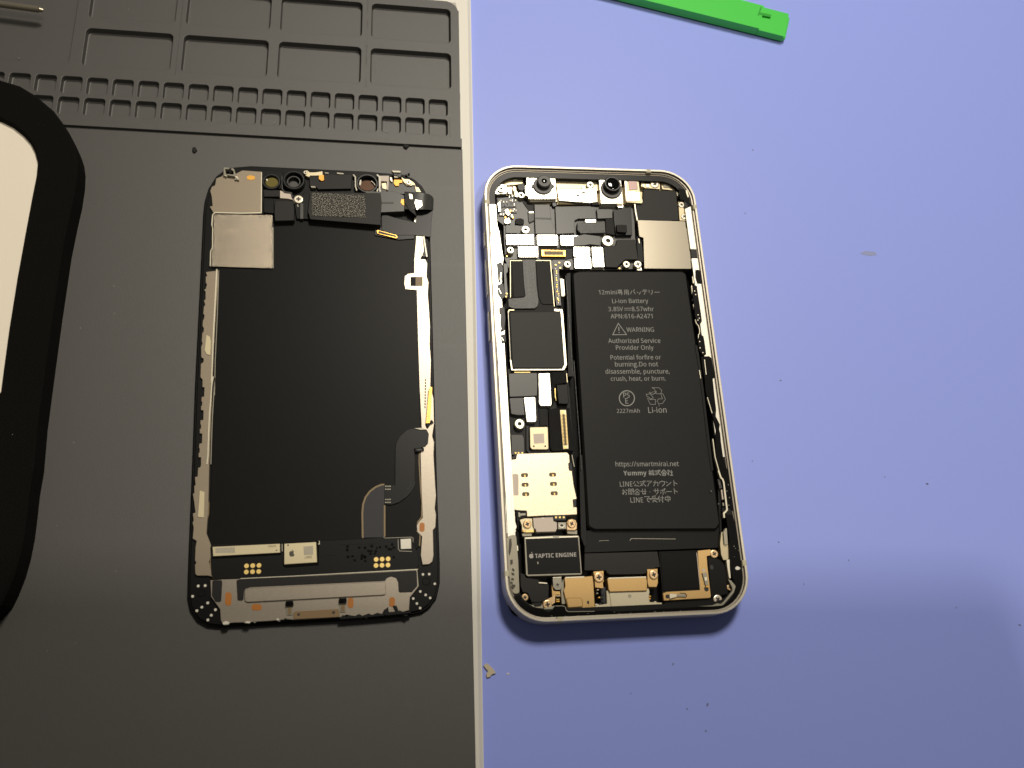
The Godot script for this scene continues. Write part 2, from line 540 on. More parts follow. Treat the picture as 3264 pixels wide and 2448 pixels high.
	p(phone, "side_rail", [-31.12, -41.78, -29.17, -47.93, -28.07, -44.38, -27.64, -38.83, -27.29, -35.34, -27.79, -32.85, -28.97, -30.86, -28.81, -22.11, -28.36, -17.33, -28.95, -9.8, -29.04, -3.33, -29.35, 2.3, -29.59, 11.4, -28.36, 16.66, -28.82, 23.2, -29.03, 37.02, -28.07, 41.55, -29.08, 43.54, -31.09, 43.07, -30.67, 26.56, -30.81, -4.26, -31.09, -27.89], 3, 6.2, "alu_ledge", 0.12)
	var tape = p(phone, "side_tape", [-31.11, 44.71, -30.33, 43.77, -28.44, 43.42, -28.29, 50.39, -28.44, 58.21, -29.73, 58.47, -30.46, 57.36, -31.07, 51.08], 5.5, 6.32, "tape_cream", 0.05, 0.8)
	p(tape, "streak", [-30.27, 44.59, -29.75, 44.46, -29.69, 46.06, -30.09, 47.92, -30.52, 48.91, -30.68, 47.9], 6.2, 6.36, "streak_grey", 0)
	p(tape, "streak", [-29.96, 51.94, -29.33, 52.39, -29.58, 52.95, -30.07, 52.5], 6.2, 6.36, "streak_grey", 0)
	p(tape, "streak", [-30.24, 53.06, -29.6, 53.23, -29.42, 53.8, -30.14, 53.78], 6.2, 6.36, "streak_grey", 0)
	p(tape, "streak", [-30.24, 54.34, -29.61, 54.65, -29.71, 55.07, -30.43, 55.04], 6.2, 6.36, "streak_grey", 0)
	p(tape, "streak", [-30.59, 55.31, -30.02, 55.48, -30.05, 56.04, -30.59, 55.81], 6.2, 6.36, "streak_grey", 0)
	p(tape, "streak", [-30.34, 56.03, -29.48, 56.13, -29.36, 56.49, -30.13, 57.44, -30.53, 56.86], 6.2, 6.36, "streak_grey", 0)
	p(tape, "streak", [-30.35, 49.92, -29.69, 49.8, -29.76, 50.94, -30.36, 51.21], 6.2, 6.36, "streak_grey", 0)
	p(phone, "adhesive_lump", [-29.44, -33.78, -27.95, -34.34, -27.59, -32.02, -27.92, -28.82, -29.29, -27.39], 4.5, 6.3, "glue_black", 0.12, 0.25)
	p(phone, "adhesive_lump", [-29.63, -27.04, -27.82, -27.76, -27.4, -23.55, -28.59, -22.5, -29.62, -24.23], 4.5, 6.3, "glue_black", 0.12, 0.25)
	p(phone, "adhesive_lump", [-29.52, -20.06, -27.9, -20.42, -27.79, -16.63, -28.29, -13.21, -29.44, -12.53, -29.54, -16.62], 4.5, 6.3, "glue_black", 0.12, 0.25)
	p(phone, "adhesive_lump", [-29.57, -11.85, -28.03, -12.19, -28.01, -9.82, -29.31, -9.15], 4.5, 6.3, "glue_black", 0.12, 0.25)
	line(phone, "metal_trim", [-28.37, -30.91, -28.68, -28.78, -28.29, -28.08], 0.22, 5.8, 6.36, "edge_bright")
	line(phone, "metal_trim", [-29.28, -25.96, -28.72, -24.39], 0.2, 5.8, 6.36, "edge_bright")
	line(phone, "metal_trim", [-29.25, -17.97, -29.53, -15.22, -29.3, -13.52], 0.2, 5.8, 6.36, "edge_bright")
	line(phone, "metal_trim", [-29.3, -11.15, -28.79, -10.14], 0.2, 5.8, 6.36, "edge_bright")
	p(phone, "metal_trim", [-28.45, -31.12, -28.12, -31.12, -28.31, -27.58, -28.64, -27.58], 4.5, 6.3, "edge_bright")
	p(phone, "metal_trim", [-28.61, -15.98, -28.13, -15.98, -28.35, -10.88, -28.72, -10.88], 4.5, 6.2, "edge_bright")
	p(phone, "adhesive_lump", [-27.78, 36.99, -24.9, 36.97, -25.01, 38.62, -26.99, 39.14, -27.62, 40, -27.77, 39.22], 3.5, 4.6, "board_black")
	p(phone, "adhesive_lump", [-28.7, 42.76, -27.91, 42.4, -27.74, 44.31, -27.84, 47.61, -28.7, 47.68], 4.5, 6.2, "glue_black", 0.1, 0.3)
	p(phone, "metal_trim", [-27.32, 37.45, -26.93, 37.46, -26.76, 37.76, -25.39, 37.7, -25.38, 38.28, -26.79, 38.39, -26.81, 38.73, -27.3, 38.71], 4.4, 4.9, "smd_grey")
	p(phone, "metal_trim", [-28.44, 46.29, -28.11, 46.3, -28.09, 47.62, -28.43, 47.65], 5, 6.3, "edge_bright")
	p(phone, "adhesive_lump", [-28.46, 47.8, -28.07, 47.72, -27.83, 48.39, -28.16, 49.22, -28.43, 48.93], 4.4, 5.8, "glue_black", 0.1, 0.2)
	p(phone, "adhesive_lump", [-28.02, 40.41, -27.59, 39.75, -27.36, 40.62, -27.56, 42.34, -27.92, 41.95], 4.4, 5.8, "glue_black", 0.1, 0.2)
	p(phone, "midframe_plate", [-28.67, -61.06, -24.39, -64.5, -18.87, -64.88, 17, -64.88, 22.09, -65.45, 28.35, -63.25, 28.79, -60.87, 27.54, -50.63, 14.74, -50.32, 14.61, -55.74, -18.14, -54.84, -19.7, -57.09, -28.31, -57.99], 1.5, 3.4, "bracket_tan")
	p(phone, "corner_bracket", [-28.42, -59.89, -27.2, -60.7, -24.86, -60.2, -24.62, -58.29, -25.19, -57.31, -28.57, -57.02], 3, 5, "alu_ledge", 0.08, 0.6)
	p(phone, "corner_bracket", [-28.01, -63.17, -24.23, -63.88, -22.88, -63.53, -19.83, -63.05, -19.95, -61.11, -24.41, -60.58, -27.62, -60.86], 3, 4.4, "bracket_tan")
	p(phone, "spacer", [-22.87, -63.48, -21.57, -63.52, -21.67, -61.97, -22.96, -61.92], 4.2, 4.8, "tape_cream")
	tube(phone, "screw_post", -26.72, -58.55, 1.01, 0.41, 3, 5.6, "camera_steel", 0.08)
	tube(phone, "screw_post", -20.77, -56.94, 0.95, 0.41, 3, 5.2, "camera_steel", 0.08)
	p(phone, "contact_tab", [-24.46, -59.69, -23.44, -59.73, -23.58, -57.42, -24.59, -57.39], 3.4, 4.9, "camera_steel", 0.05, 0.15)
	p(phone, "contact_tab", [-23.1, -59.85, -22.32, -59.88, -22.16, -58.42, -22.91, -58.4], 3.4, 4.9, "camera_steel", 0.05, 0.15)
	p(phone, "contact_tab", [-22.65, -58.22, -21.83, -58.24, -21.85, -56.33, -22.62, -56.5], 3.4, 4.9, "camera_steel", 0.05, 0.15)
	p(phone, "contact_tab", [-21.75, -60.74, -19.68, -61.19, -19.44, -59.66, -20.19, -58.48, -21.36, -58.83], 3.4, 4.9, "flex_black", 0.05, 0.15)
	p(phone, "camera_bracket", [-9.97, -63.44, 3.3, -63.48, 2.95, -59.55, -1.03, -60.01, -9.71, -59.86], 3, 4.3, "bracket_tan")
	var cb = p(phone, "camera_bracket", [-9.8, -59.38, -1.89, -59.62, 2.36, -60.33, 1.92, -55.47, 0.15, -55.04, -9.46, -55.54], 3, 4.9, "camera_steel", 0.08, 0.2)
	c(cb, "hole", -3.57, -57.49, 0.38, 4.5, 4.95, "recess_dark", 0, 0, 10)
	screw(phone, "screw", 0.43, -61.07, 1.2, 5.2, "screw_steel", "cross", 0)
	p(phone, "contact_tab", [-2.23, -60.2, -1.4, -60.5, -1.34, -58.36, -2.26, -58.53], 4, 5.4, "camera_steel")
	c(phone, "hole", -7.3, -63.66, 0.49, 4, 4.4, "recess_dark", 0, 0, 10)
	
	var cm = p(phone, "camera_module", [-19.03, -62.98, -10.27, -63.19, -10.28, -56.13, -10.5, -55.47, -18.77, -55.23, -18.95, -56.26, -19.71, -56.42, -19.65, -59.68, -19.16, -59.89], 2, 5.8, "camera_steel", 0.1, 0.3)
	c(cm, "lens_base", -14.28, -59.73, 2.91, 5.7, 6.3, "lens_grey", 0.15, 0, 32)
	c(cm, "lens_ear", -17.07, -59.48, 0.58, 5.7, 6.2, "lens_grey", 0.05, 0, 12)
	c(cm, "lens_ear", -11.4, -59.65, 0.58, 5.7, 6.2, "lens_grey", 0.05, 0, 12)
	c(cm, "lens_barrel", -14.08, -60.34, 2.05, 6.2, 7.7, "lens_grey", 0.25, 0, 32)
	dome(cm, "lens_glass", -14.08, -60.34, 0.82, 7.7, 0.22, "lens_glass")
	cm.set_meta("label", "left camera module with grey lens barrel")
	
	cm = p(phone, "camera_module", [3.05, -62.69, 9.92, -62.92, 9.79, -54.51, 2.92, -54.32], 2, 5.8, "camera_steel", 0.1, 0.3)
	c(cm, "lens_base", 6.56, -59.3, 3.22, 5.7, 6.3, "lens_grey", 0.15, 0, 32)
	c(cm, "lens_barrel", 6.6, -60.07, 2.58, 6.2, 7.7, "lens_black", 0.25, 0, 32)
	dome(cm, "lens_glass", 6.6, -60.07, 2.07, 7.7, 0.35, "lens_glass")
	cm.set_meta("label", "right camera module with black lens barrel")
	p(phone, "module_skirt", [-18.53, -55.95, -10.22, -56.19, -9.77, -55.32, -18.16, -54.89], 2.5, 4.6, "smd_grey")
	var sm = p(phone, "sensor_module", [10.99, -63.55, 15.46, -63.62, 15.48, -59.14, 16.07, -55.46, 15.66, -54.87, 10.84, -55.12], 2.5, 5.6, "bracket_tan", 0.08, 0.2)
	p(sm, "sensor_rim", [11.04, -63.36, 15.48, -63.47, 15.48, -62.8, 11.57, -62.67, 11.32, -55.64, 10.79, -55.62], 5.5, 5.72, "camera_steel", 0.03)
	p(sm, "sensor_window", [12.19, -62.59, 14.87, -62.84, 14.89, -59.62, 12.21, -59.26], 5.5, 5.75, "sensor_pink", 0.03)
	p(sm, "contact", [11.87, -58.74, 12.44, -58.76, 12.43, -57.98, 11.86, -57.97], 5.5, 5.75, "camera_steel", 0.02)
	p(sm, "contact", [12.58, -58.77, 13.14, -58.78, 13.13, -58, 12.57, -57.99], 5.5, 5.75, "camera_steel", 0.02)
	p(sm, "contact", [13.29, -58.79, 13.85, -58.8, 13.84, -58.02, 13.27, -58.01], 5.5, 5.75, "camera_steel", 0.02)
	p(sm, "cover", [11.05, -57.72, 15.24, -58.7, 15.16, -55.7, 10.92, -55.39], 5.5, 5.8, "camera_steel", 0.05, 0.1)
	p(phone, "flex_bridge", [16.47, -62.48, 17.85, -62.13, 19.44, -61.99, 19.95, -63.39, 21.43, -63.83, 22.38, -62.67, 22.1, -60.29, 17.5, -60.55, 16.14, -61.09], 3, 5, "bracket_tan", 0.06, 0.2)
	screw(phone, "screw", 20.59, -61.92, 1.3, 5.3, "screw_steel", "cross", 0.6)
	p(phone, "contact_tab", [16.69, -61.78, 17.22, -61.79, 17.2, -60.93, 16.7, -60.91], 4.8, 5.2, "camera_steel")
	p(phone, "contact_tab", [17.76, -61.81, 18.82, -61.76, 18.71, -60.74, 17.76, -60.86], 4.8, 5.2, "camera_steel")
	p(phone, "spacer", [22.62, -62.47, 27.13, -62.61, 27.9, -60.06, 22.93, -60.5], 3, 4.7, "bracket_tan")
	p(phone, "spacer", [23.42, -62.17, 25.4, -62.24, 25.36, -60.97, 23.36, -60.99], 4.6, 4.9, "tape_cream")
	line(phone, "metal_trim", [26.98, -62.7, 27.58, -61.72, 27.78, -59.75, 27.9, -57.79], 0.25, 4, 5.2, "edge_bright")
	line(phone, "metal_trim", [13.57, -55.62, 13.57, -52.34, 13.78, -49.28], 0.35, 3, 5.2, "edge_bright")
	line(phone, "metal_trim", [27.35, -59.86, 27.43, -58.09], 0.3, 4, 5, "edge_bright")
	p(phone, "metal_trim", [29.61, -59.48, 30.14, -59.41, 30.39, -57.15, 29.98, -56.74, 29.64, -58.3], 5.9, 6.4, "edge_bright")
	p(phone, "speaker_cover", [16.97, -60.28, 23.17, -59.95, 27.18, -59.92, 26.78, -49.84, 13.8, -49.37, 14.09, -54.85, 16.3, -55.68], 2, 4.9, "plate_black", 0.08)
	p(phone, "side_plate", [27.25, -56.01, 29.09, -56.45, 29.92, -55.89, 29.55, -50.05, 28.94, -49.46, 26.9, -49.6], 3, 5.2, "bracket_tan", 0.06)
	screw(phone, "screw", 28.09, -54.88, 1, 5.5, "screw_steel", "cross", 0.4)
	screw(phone, "screw", 28.41, -50.82, 1, 5.5, "screw_steel", "cross", 1)
	p(phone, "metal_shield", [13.73, -49.32, 28.61, -49.3, 28.57, -47.03, 29.21, -46.47, 28.59, -33.66, 28.27, -33.36, 14.09, -33.26, 14.91, -43.43, 13.83, -43.67, 13.68, -44.23], 1.8, 5.4, "shield_steel", 0.1, 0.25)
	line(phone, "rail_line", [28.93, -49.04, 28.97, -38.04], 0.25, 4.5, 5.6, "smd_grey")
	p(phone, "side_rail", [13.14, -44.28, 14.42, -43.85, 14.57, -42.04, 14.55, -36.07, 13.16, -35.31, 12.8, -36.78], 2, 4.6, "board_black")
	line(phone, "metal_trim", [13.69, -43.43, 13.74, -41.92], 0.25, 4, 4.8, "edge_bright")
	var lb = p(phone, "logic_board", [-27.89, -57.06, -21.46, -56.86, -18.25, -53.9, 13.75, -55.15, 13.02, -44.76, 13.17, -36.88, 13.63, -34.1, 2.6, -33.39, -13.56, -33.51, -25.51, -33.33, -26.65, -36.58, -26.38, -47.65, -28.14, -49.1], 1.5, 3.7, "flex_grey")
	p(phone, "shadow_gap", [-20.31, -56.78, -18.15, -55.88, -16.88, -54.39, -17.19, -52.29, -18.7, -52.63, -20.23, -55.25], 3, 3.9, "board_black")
	var cf = p(phone, "chip_field", [-27.8, -56.31, -24.4, -56.79, -22.2, -56.66, -22.31, -53.61, -27.78, -53.46], 3.4, 4, "smd_dark", 0.05, 0.15)
	cf = p(phone, "chip_field", [-24.26, -53.25, -22.07, -53.24, -22.23, -51.53, -24.18, -51.67], 3.4, 4, "smd_dark", 0.05, 0.15)
	cf = p(phone, "chip_field", [-27.61, -51.58, -25.6, -51.63, -25.66, -50.42, -27.54, -50.37], 3.4, 4, "smd_dark", 0.05, 0.15)
	cf = p(phone, "chip_field", [-24.51, -57.74, -22.98, -57.79, -22.89, -56.45, -24.41, -56.6], 3.4, 4, "smd_dark", 0.05, 0.15)
	p(phone, "chip_part", [-27.29, -55.07, -26.95, -55.08, -26.99, -54.43, -27.32, -54.42], 3.9, 4.25, "edge_bright", 0.03)
	p(phone, "chip_part", [-26.91, -55.76, -26.66, -55.77, -26.69, -55.12, -26.95, -55.12], 3.9, 4.25, "smd_grey", 0.03)
	p(phone, "chip_part", [-26.6, -54.7, -26.34, -54.71, -26.38, -54.02, -26.63, -54.02], 3.9, 4.25, "smd_dark", 0.03)
	p(phone, "chip_part", [-26.12, -55.36, -25.8, -55.37, -25.83, -54.75, -26.15, -54.74], 3.9, 4.25, "smd_grey", 0.03)
	p(phone, "chip_part", [-25.87, -54.43, -25.59, -54.43, -25.63, -53.73, -25.91, -53.72], 3.9, 4.25, "smd_dark", 0.03)
	p(phone, "chip_part", [-25.23, -55.3, -24.95, -55.31, -24.98, -54.83, -25.26, -54.82], 3.9, 4.25, "smd_grey", 0.03)
	p(phone, "chip_part", [-25.01, -54.82, -24.73, -54.83, -24.76, -54.23, -25.04, -54.23], 3.9, 4.25, "smd_dark", 0.03)
	p(phone, "chip_part", [-24.12, -55.78, -23.88, -55.79, -23.91, -55.27, -24.15, -55.26], 3.9, 4.25, "smd_grey", 0.03)
	p(phone, "chip_part", [-23.88, -55.08, -23.61, -55.09, -23.64, -54.46, -23.92, -54.45], 3.9, 4.25, "smd_dark", 0.03)
	p(phone, "chip_part", [-23.49, -55.87, -23.24, -55.88, -23.28, -55.26, -23.53, -55.26], 3.9, 4.25, "edge_bright", 0.03)
	p(phone, "chip_part", [-23.24, -55.01, -22.97, -55.02, -23.01, -54.41, -23.27, -54.41], 3.9, 4.25, "smd_dark", 0.03)
	p(phone, "chip_part", [-23.01, -54.56, -22.75, -54.57, -22.79, -53.9, -23.05, -53.89], 3.9, 4.25, "edge_bright", 0.03)
	p(phone, "chip_part", [-22.53, -55.97, -22.2, -55.98, -22.23, -55.41, -22.56, -55.4], 3.9, 4.25, "smd_grey", 0.03)
	p(phone, "chip_part", [-23.83, -52.47, -23.55, -52.48, -23.59, -51.78, -23.86, -51.78], 3.9, 4.25, "smd_grey", 0.03)
	p(phone, "chip_part", [-23.46, -52.39, -23.13, -52.4, -23.17, -51.79, -23.49, -51.78], 3.9, 4.25, "smd_grey", 0.03)
	p(phone, "chip_part", [-23.1, -52.89, -22.85, -52.89, -22.88, -52.38, -23.13, -52.37], 3.9, 4.25, "edge_bright", 0.03)
	p(phone, "chip_part", [-22.58, -52.56, -22.34, -52.57, -22.38, -51.97, -22.62, -51.96], 3.9, 4.25, "smd_grey", 0.03)
	p(phone, "chip_part", [-27.27, -51.08, -26.99, -51.08, -27.02, -50.63, -27.29, -50.62], 3.9, 4.25, "edge_bright", 0.03)
	p(phone, "chip_part", [-26.94, -51.15, -26.66, -51.15, -26.69, -50.55, -26.98, -50.54], 3.9, 4.25, "smd_grey", 0.03)
	p(phone, "chip_part", [-26.37, -51.14, -26.07, -51.15, -26.1, -50.52, -26.41, -50.51], 3.9, 4.25, "edge_bright", 0.03)
	p(phone, "chip_part", [-25.98, -51.29, -25.71, -51.3, -25.75, -50.62, -26.02, -50.61], 3.9, 4.25, "smd_dark", 0.03)
	p(phone, "chip_part", [-24.29, -57.23, -24.02, -57.23, -24.06, -56.54, -24.33, -56.53], 3.9, 4.25, "edge_bright", 0.03)
	p(phone, "chip_part", [-23.77, -57.4, -23.49, -57.41, -23.53, -56.84, -23.81, -56.83], 3.9, 4.25, "smd_dark", 0.03)
	p(phone, "chip_part", [-23.38, -57.47, -23.06, -57.48, -23.1, -56.77, -23.42, -56.76], 3.9, 4.25, "edge_bright", 0.03)
	p(phone, "shiny_part", [-27.87, -54.62, -27.08, -54.27, -27.02, -51.62, -27.8, -51.42], 3.6, 4.6, "foil", 0.08, 0.25)
	p(phone, "shiny_part", [-25.93, -52.03, -24.89, -52.62, -24.31, -50.94, -24.86, -50.18, -25.65, -50.91], 3.6, 4.6, "foil", 0.08, 0.25)
	p(phone, "shiny_part", [-26.09, -49.02, -24.72, -49.62, -24.31, -47.94, -25.51, -47.54, -26.22, -47.9], 3.6, 4.6, "foil", 0.08, 0.25)
	p(phone, "shiny_part", [-24.15, -50.76, -23.59, -50.58, -23.71, -49.64, -24.1, -49.89], 3.6, 4.6, "foil", 0.08, 0.25)
	p(phone, "gold_part", [-24.42, -52.43, -23.94, -52.44, -23.99, -51.61, -24.46, -51.6], 3.6, 4.3, "gold")
	p(phone, "gold_part", [-25.98, -50.24, -25.51, -50.25, -25.56, -49.43, -26.03, -49.42], 3.6, 4.3, "gold")
	p(phone, "gold_part", [-23.79, -50.37, -23.32, -50.39, -23.37, -49.56, -23.84, -49.55], 3.6, 4.3, "gold")
	p(phone, "flex_patch", [-22.88, -49.34, -21.35, -49.57, -20.36, -49.22, -20.46, -47.72, -21.49, -47.32, -22.98, -47.66], 3.5, 4.5, "plate_deep", 0.08, 0.4)
	p(phone, "flex_patch", [-18.95, -52.14, -17.15, -52.11, -17.28, -49.09, -18.69, -48.3, -18.91, -49.05], 3.5, 4.2, "flex_gloss")
	p(phone, "flex_patch", [-18.74, -52.01, -17.24, -52.05, -17.28, -51.45, -18.71, -51.41], 3.5, 4.3, "edge_bright")
	p(phone, "flex_patch", [-25.78, -47.44, -20.41, -47.38, -20.58, -44.76, -25.92, -44.76], 3.5, 4.1, "flex_grey", 0.06, 0.2)
	p(phone, "camera_flex", [-16.97, -54.11, -12.33, -54.23, -12.34, -51.19, -12.23, -48.93, -11.23, -45.95, -11.34, -44.45, -17.28, -44.39, -17.18, -48.81], 3.6, 4.7, "flex_grey", 0.08)
	line(phone, "flex_crease", [-17.15, -49.53, -12.21, -49.46], 0.5, 4.6, 4.76, "flex_black")
	p(phone, "camera_flex", [-10.75, -53.57, 1.33, -53.9, 1.32, -49.88, -4.03, -49.75, -5.17, -49.16, -5.62, -44.93, -11.08, -44.51], 3.6, 4.6, "flex_grey", 0.08, 0.15)
	p(phone, "camera_flex", [1.75, -53.09, 6.63, -53.22, 6.34, -50.14, 1.81, -49.84], 3.6, 4.7, "flex_grey", 0.08, 0.15)
	p(phone, "camera_flex", [6.81, -52.72, 12.43, -54.03, 11.79, -44.46, 6.77, -44.36, 6.62, -49.27], 3.6, 4.9, "flex_black", 0.1, 0.2)
	p(phone, "camera_flex", [-4.63, -48.15, 3.82, -48.66, 3.65, -44.88, -3.91, -44.52, -4.82, -45.81], 3.6, 5.2, "flex_gloss", 0.1, 0.2)
	p(phone, "flex_patch", [-2.07, -49.37, 1.22, -49.52, 1.13, -48.53, -1.98, -48.38], 4, 4.9, "foil", 0.05, 0.1)
	p(phone, "flex_patch", [4.22, -50.01, 6.8, -50.08, 6.55, -44.57, 4.01, -45.08], 3.6, 4.5, "plate_deep")
	p(phone, "connector_block", [7, -47.33, 10.12, -47.41, 10.07, -45.25, 9.68, -44.75, 6.94, -44.92], 4.4, 5.8, "plate_deep", 0.12, 0.2)
	p(phone, "contact_tab", [7.95, -54.75, 10.05, -54.73, 9.94, -53.65, 8.36, -53.61], 4, 4.9, "camera_steel", 0.05, 0.2)
	p(phone, "flex_patch", [-11.5, -55.08, -10.29, -55.19, -10.21, -53.97, -11.09, -53.56, -11.51, -53.93], 3.5, 4.6, "smd_dark", 0.1, 0.2)
	p(phone, "flex_patch", [0.29, -55.66, 2.38, -55.72, 2.8, -54.58, 0.54, -54.51], 3.5, 4.5, "plate_deep", 0.1)
	p(phone, "flex_patch", [-6.17, -43.44, -4.09, -44.04, -2.87, -44.37, 2.04, -43.8, 1.6, -40.8, -1.44, -41.11, -3.18, -40.71, -6.4, -40.57], 4.2, 5.05, "flex_grey")
	p(phone, "foil_pad", [-26.03, -43.89, -17.88, -44.07, -17.98, -40.63, -26.15, -40.47], 3.6, 5, "foil", 0.1, 0.3)
	p(phone, "foil_pad", [-16.95, -43.94, -10.75, -44.07, -10.95, -40.58, -17.12, -40.46], 3.6, 5, "foil", 0.1, 0.3)
	p(phone, "foil_pad", [-10.02, -43.94, -4.58, -44.06, -5.04, -40.55, -10.1, -40.6], 3.6, 5, "foil", 0.1, 0.3)
	p(phone, "foil_pad", [-22.76, -40.13, -16.87, -40.17, -17.04, -36.66, -22.88, -36.56], 3.6, 5, "foil", 0.1, 0.3)
	p(phone, "foil_pad", [-6.39, -40.23, -1.43, -40.32, -1.65, -37.07, -6.58, -36.98], 3.6, 5, "foil", 0.1, 0.3)
	p(phone, "foil_pad", [-6.47, -36.69, -1.4, -36.85, -1.57, -33.26, -6.55, -33.19], 3.6, 5, "foil", 0.1, 0.3)
	p(phone, "foil_pad", [-0.96, -40.33, 2.45, -40.32, 2.39, -33.76, -1.13, -33.71], 3.6, 5, "foil", 0.1, 0.3)
	p(phone, "foil_pad", [-26.56, -40.49, -26.18, -40.13, -26.13, -37.58, -26.72, -37.57], 3.6, 4.6, "flex_gloss")
	p(phone, "board_cover", [2.67, -40.48, 6.41, -40.92, 6.94, -42.88, 12.48, -42.99, 12.75, -36.39, 8.77, -36.32, 6.06, -33.74, 2.66, -33.76], 3.6, 5, "plate_black", 0.1, 0.2)
	p(phone, "board_cover", [-16.48, -40.29, -6.35, -40.49, -6.62, -37.16, -9.03, -36.56, -15.41, -36.46, -16.54, -36.99], 3.6, 3.95, "board_black")
	screw(phone, "screw_post", -25.03, -38.74, 1.1, 5.2, "screw_steel", "socket", 0)
	screw(phone, "screw_post", -8.6, -34.47, 1.1, 5.2, "screw_steel", "socket", 0)
	screw(phone, "screw_post", 9, -34.75, 1.1, 5.2, "screw_steel", "socket", 0)
	screw(phone, "screw_post", -20.2, -45.47, 1.3, 5.2, "camera_steel", "socket", 0)
	screw(phone, "screw_post", 4.1, -42.23, 1.8, 5.4, "camera_steel", "socket", 0)
	screw(phone, "screw", 12.46, -34.86, 1.2, 5.1, "screw_steel", "cross", 0.3)
	p(phone, "metal_trim", [11.6, -34.64, 13.5, -34.67, 13.75, -33.2, 12.31, -33.18], 3, 4.4, "camera_steel")
	var co = p(phone, "connector", [-15.95, -39.28, -8.7, -39.23, -8.79, -37.17, -15.96, -37.12], 3.6, 4.7, "gold", 0.08, 0.2)
	p(co, "connector_bed", [-15.21, -38.95, -9.5, -38.98, -9.55, -37.43, -15.15, -37.41], 4.5, 4.74, "pin_brown", 0.02)
	p(co, "pin", [-15, -38.74, -14.86, -38.74, -14.88, -38.48, -15.02, -38.48], 4.6, 4.8, "gold_pad", 0.02)
	p(co, "pin", [-15.07, -37.74, -14.93, -37.75, -14.95, -37.49, -15.09, -37.49], 4.6, 4.8, "gold_pad", 0.02)
	p(co, "pin", [-14.61, -38.74, -14.48, -38.74, -14.49, -38.49, -14.63, -38.49], 4.6, 4.8, "gold_pad", 0.02)
	p(co, "pin", [-14.68, -37.75, -14.55, -37.75, -14.56, -37.5, -14.7, -37.49], 4.6, 4.8, "gold_pad", 0.02)
	p(co, "pin", [-14.22, -38.75, -14.09, -38.75, -14.11, -38.49, -14.24, -38.49], 4.6, 4.8, "gold_pad", 0.02)
	p(co, "pin", [-14.29, -37.76, -14.16, -37.76, -14.18, -37.5, -14.31, -37.5], 4.6, 4.8, "gold_pad", 0.02)
	p(co, "pin", [-13.83, -38.76, -13.7, -38.76, -13.72, -38.5, -13.85, -38.5], 4.6, 4.8, "gold_pad", 0.02)
	p(co, "pin", [-13.9, -37.77, -13.77, -37.77, -13.79, -37.51, -13.92, -37.51], 4.6, 4.8, "gold_pad", 0.02)
	p(co, "pin", [-13.44, -38.76, -13.31, -38.77, -13.33, -38.51, -13.46, -38.51], 4.6, 4.8, "gold_pad", 0.02)
	p(co, "pin", [-13.52, -37.77, -13.38, -37.77, -13.4, -37.52, -13.53, -37.52], 4.6, 4.8, "gold_pad", 0.02)
	p(co, "pin", [-13.05, -38.77, -12.92, -38.77, -12.94, -38.52, -13.07, -38.51], 4.6, 4.8, "gold_pad", 0.02)
	p(co, "pin", [-13.13, -37.78, -12.99, -37.78, -13.01, -37.52, -13.15, -37.52], 4.6, 4.8, "gold_pad", 0.02)
	p(co, "pin", [-12.67, -38.78, -12.53, -38.78, -12.55, -38.52, -12.68, -38.52], 4.6, 4.8, "gold_pad", 0.02)
	p(co, "pin", [-12.74, -37.79, -12.6, -37.79, -12.62, -37.53, -12.76, -37.53], 4.6, 4.8, "gold_pad", 0.02)
	p(co, "pin", [-12.28, -38.79, -12.14, -38.79, -12.16, -38.53, -12.3, -38.53], 4.6, 4.8, "gold_pad", 0.02)
	p(co, "pin", [-12.35, -37.79, -12.21, -37.8, -12.23, -37.54, -12.37, -37.54], 4.6, 4.8, "gold_pad", 0.02)
	p(co, "pin", [-11.89, -38.79, -11.75, -38.79, -11.77, -38.54, -11.91, -38.53], 4.6, 4.8, "gold_pad", 0.02)
	p(co, "pin", [-11.96, -37.8, -11.83, -37.8, -11.84, -37.54, -11.98, -37.54], 4.6, 4.8, "gold_pad", 0.02)
	p(co, "pin", [-11.5, -38.8, -11.36, -38.8, -11.38, -38.54, -11.52, -38.54], 4.6, 4.8, "gold_pad", 0.02)
	p(co, "pin", [-11.57, -37.81, -11.44, -37.81, -11.46, -37.55, -11.59, -37.55], 4.6, 4.8, "gold_pad", 0.02)
	p(co, "pin", [-11.11, -38.81, -10.97, -38.81, -10.99, -38.55, -11.13, -38.55], 4.6, 4.8, "gold_pad", 0.02)
	p(co, "pin", [-11.18, -37.81, -11.05, -37.82, -11.07, -37.56, -11.2, -37.56], 4.6, 4.8, "gold_pad", 0.02)
	p(co, "pin", [-10.72, -38.81, -10.58, -38.82, -10.6, -38.56, -10.74, -38.56], 4.6, 4.8, "gold_pad", 0.02)
	p(co, "pin", [-10.79, -37.82, -10.66, -37.82, -10.68, -37.57, -10.81, -37.56], 4.6, 4.8, "gold_pad", 0.02)
	p(co, "pin", [-10.33, -38.82, -10.19, -38.82, -10.21, -38.57, -10.35, -38.56], 4.6, 4.8, "gold_pad", 0.02)
	p(co, "pin", [-10.4, -37.83, -10.27, -37.83, -10.29, -37.57, -10.42, -37.57], 4.6, 4.8, "gold_pad", 0.02)
	p(co, "pin", [-9.94, -38.83, -9.8, -38.83, -9.82, -38.57, -9.96, -38.57], 4.6, 4.8, "gold_pad", 0.02)
	p(co, "pin", [-10.01, -37.83, -9.88, -37.84, -9.9, -37.58, -10.03, -37.58], 4.6, 4.8, "gold_pad", 0.02)
	var ps = p(phone, "processor_shield", [-25.29, -36.19, -13.23, -36.24, -13.16, -21.74, -10.84, -20.63, -11.03, -3.48, -12.12, -1.94, -26.75, -2.19, -26.84, -20.24, -25.19, -20.77], 1.5, 4.4, "plate_deep", 0.08, 0.2)
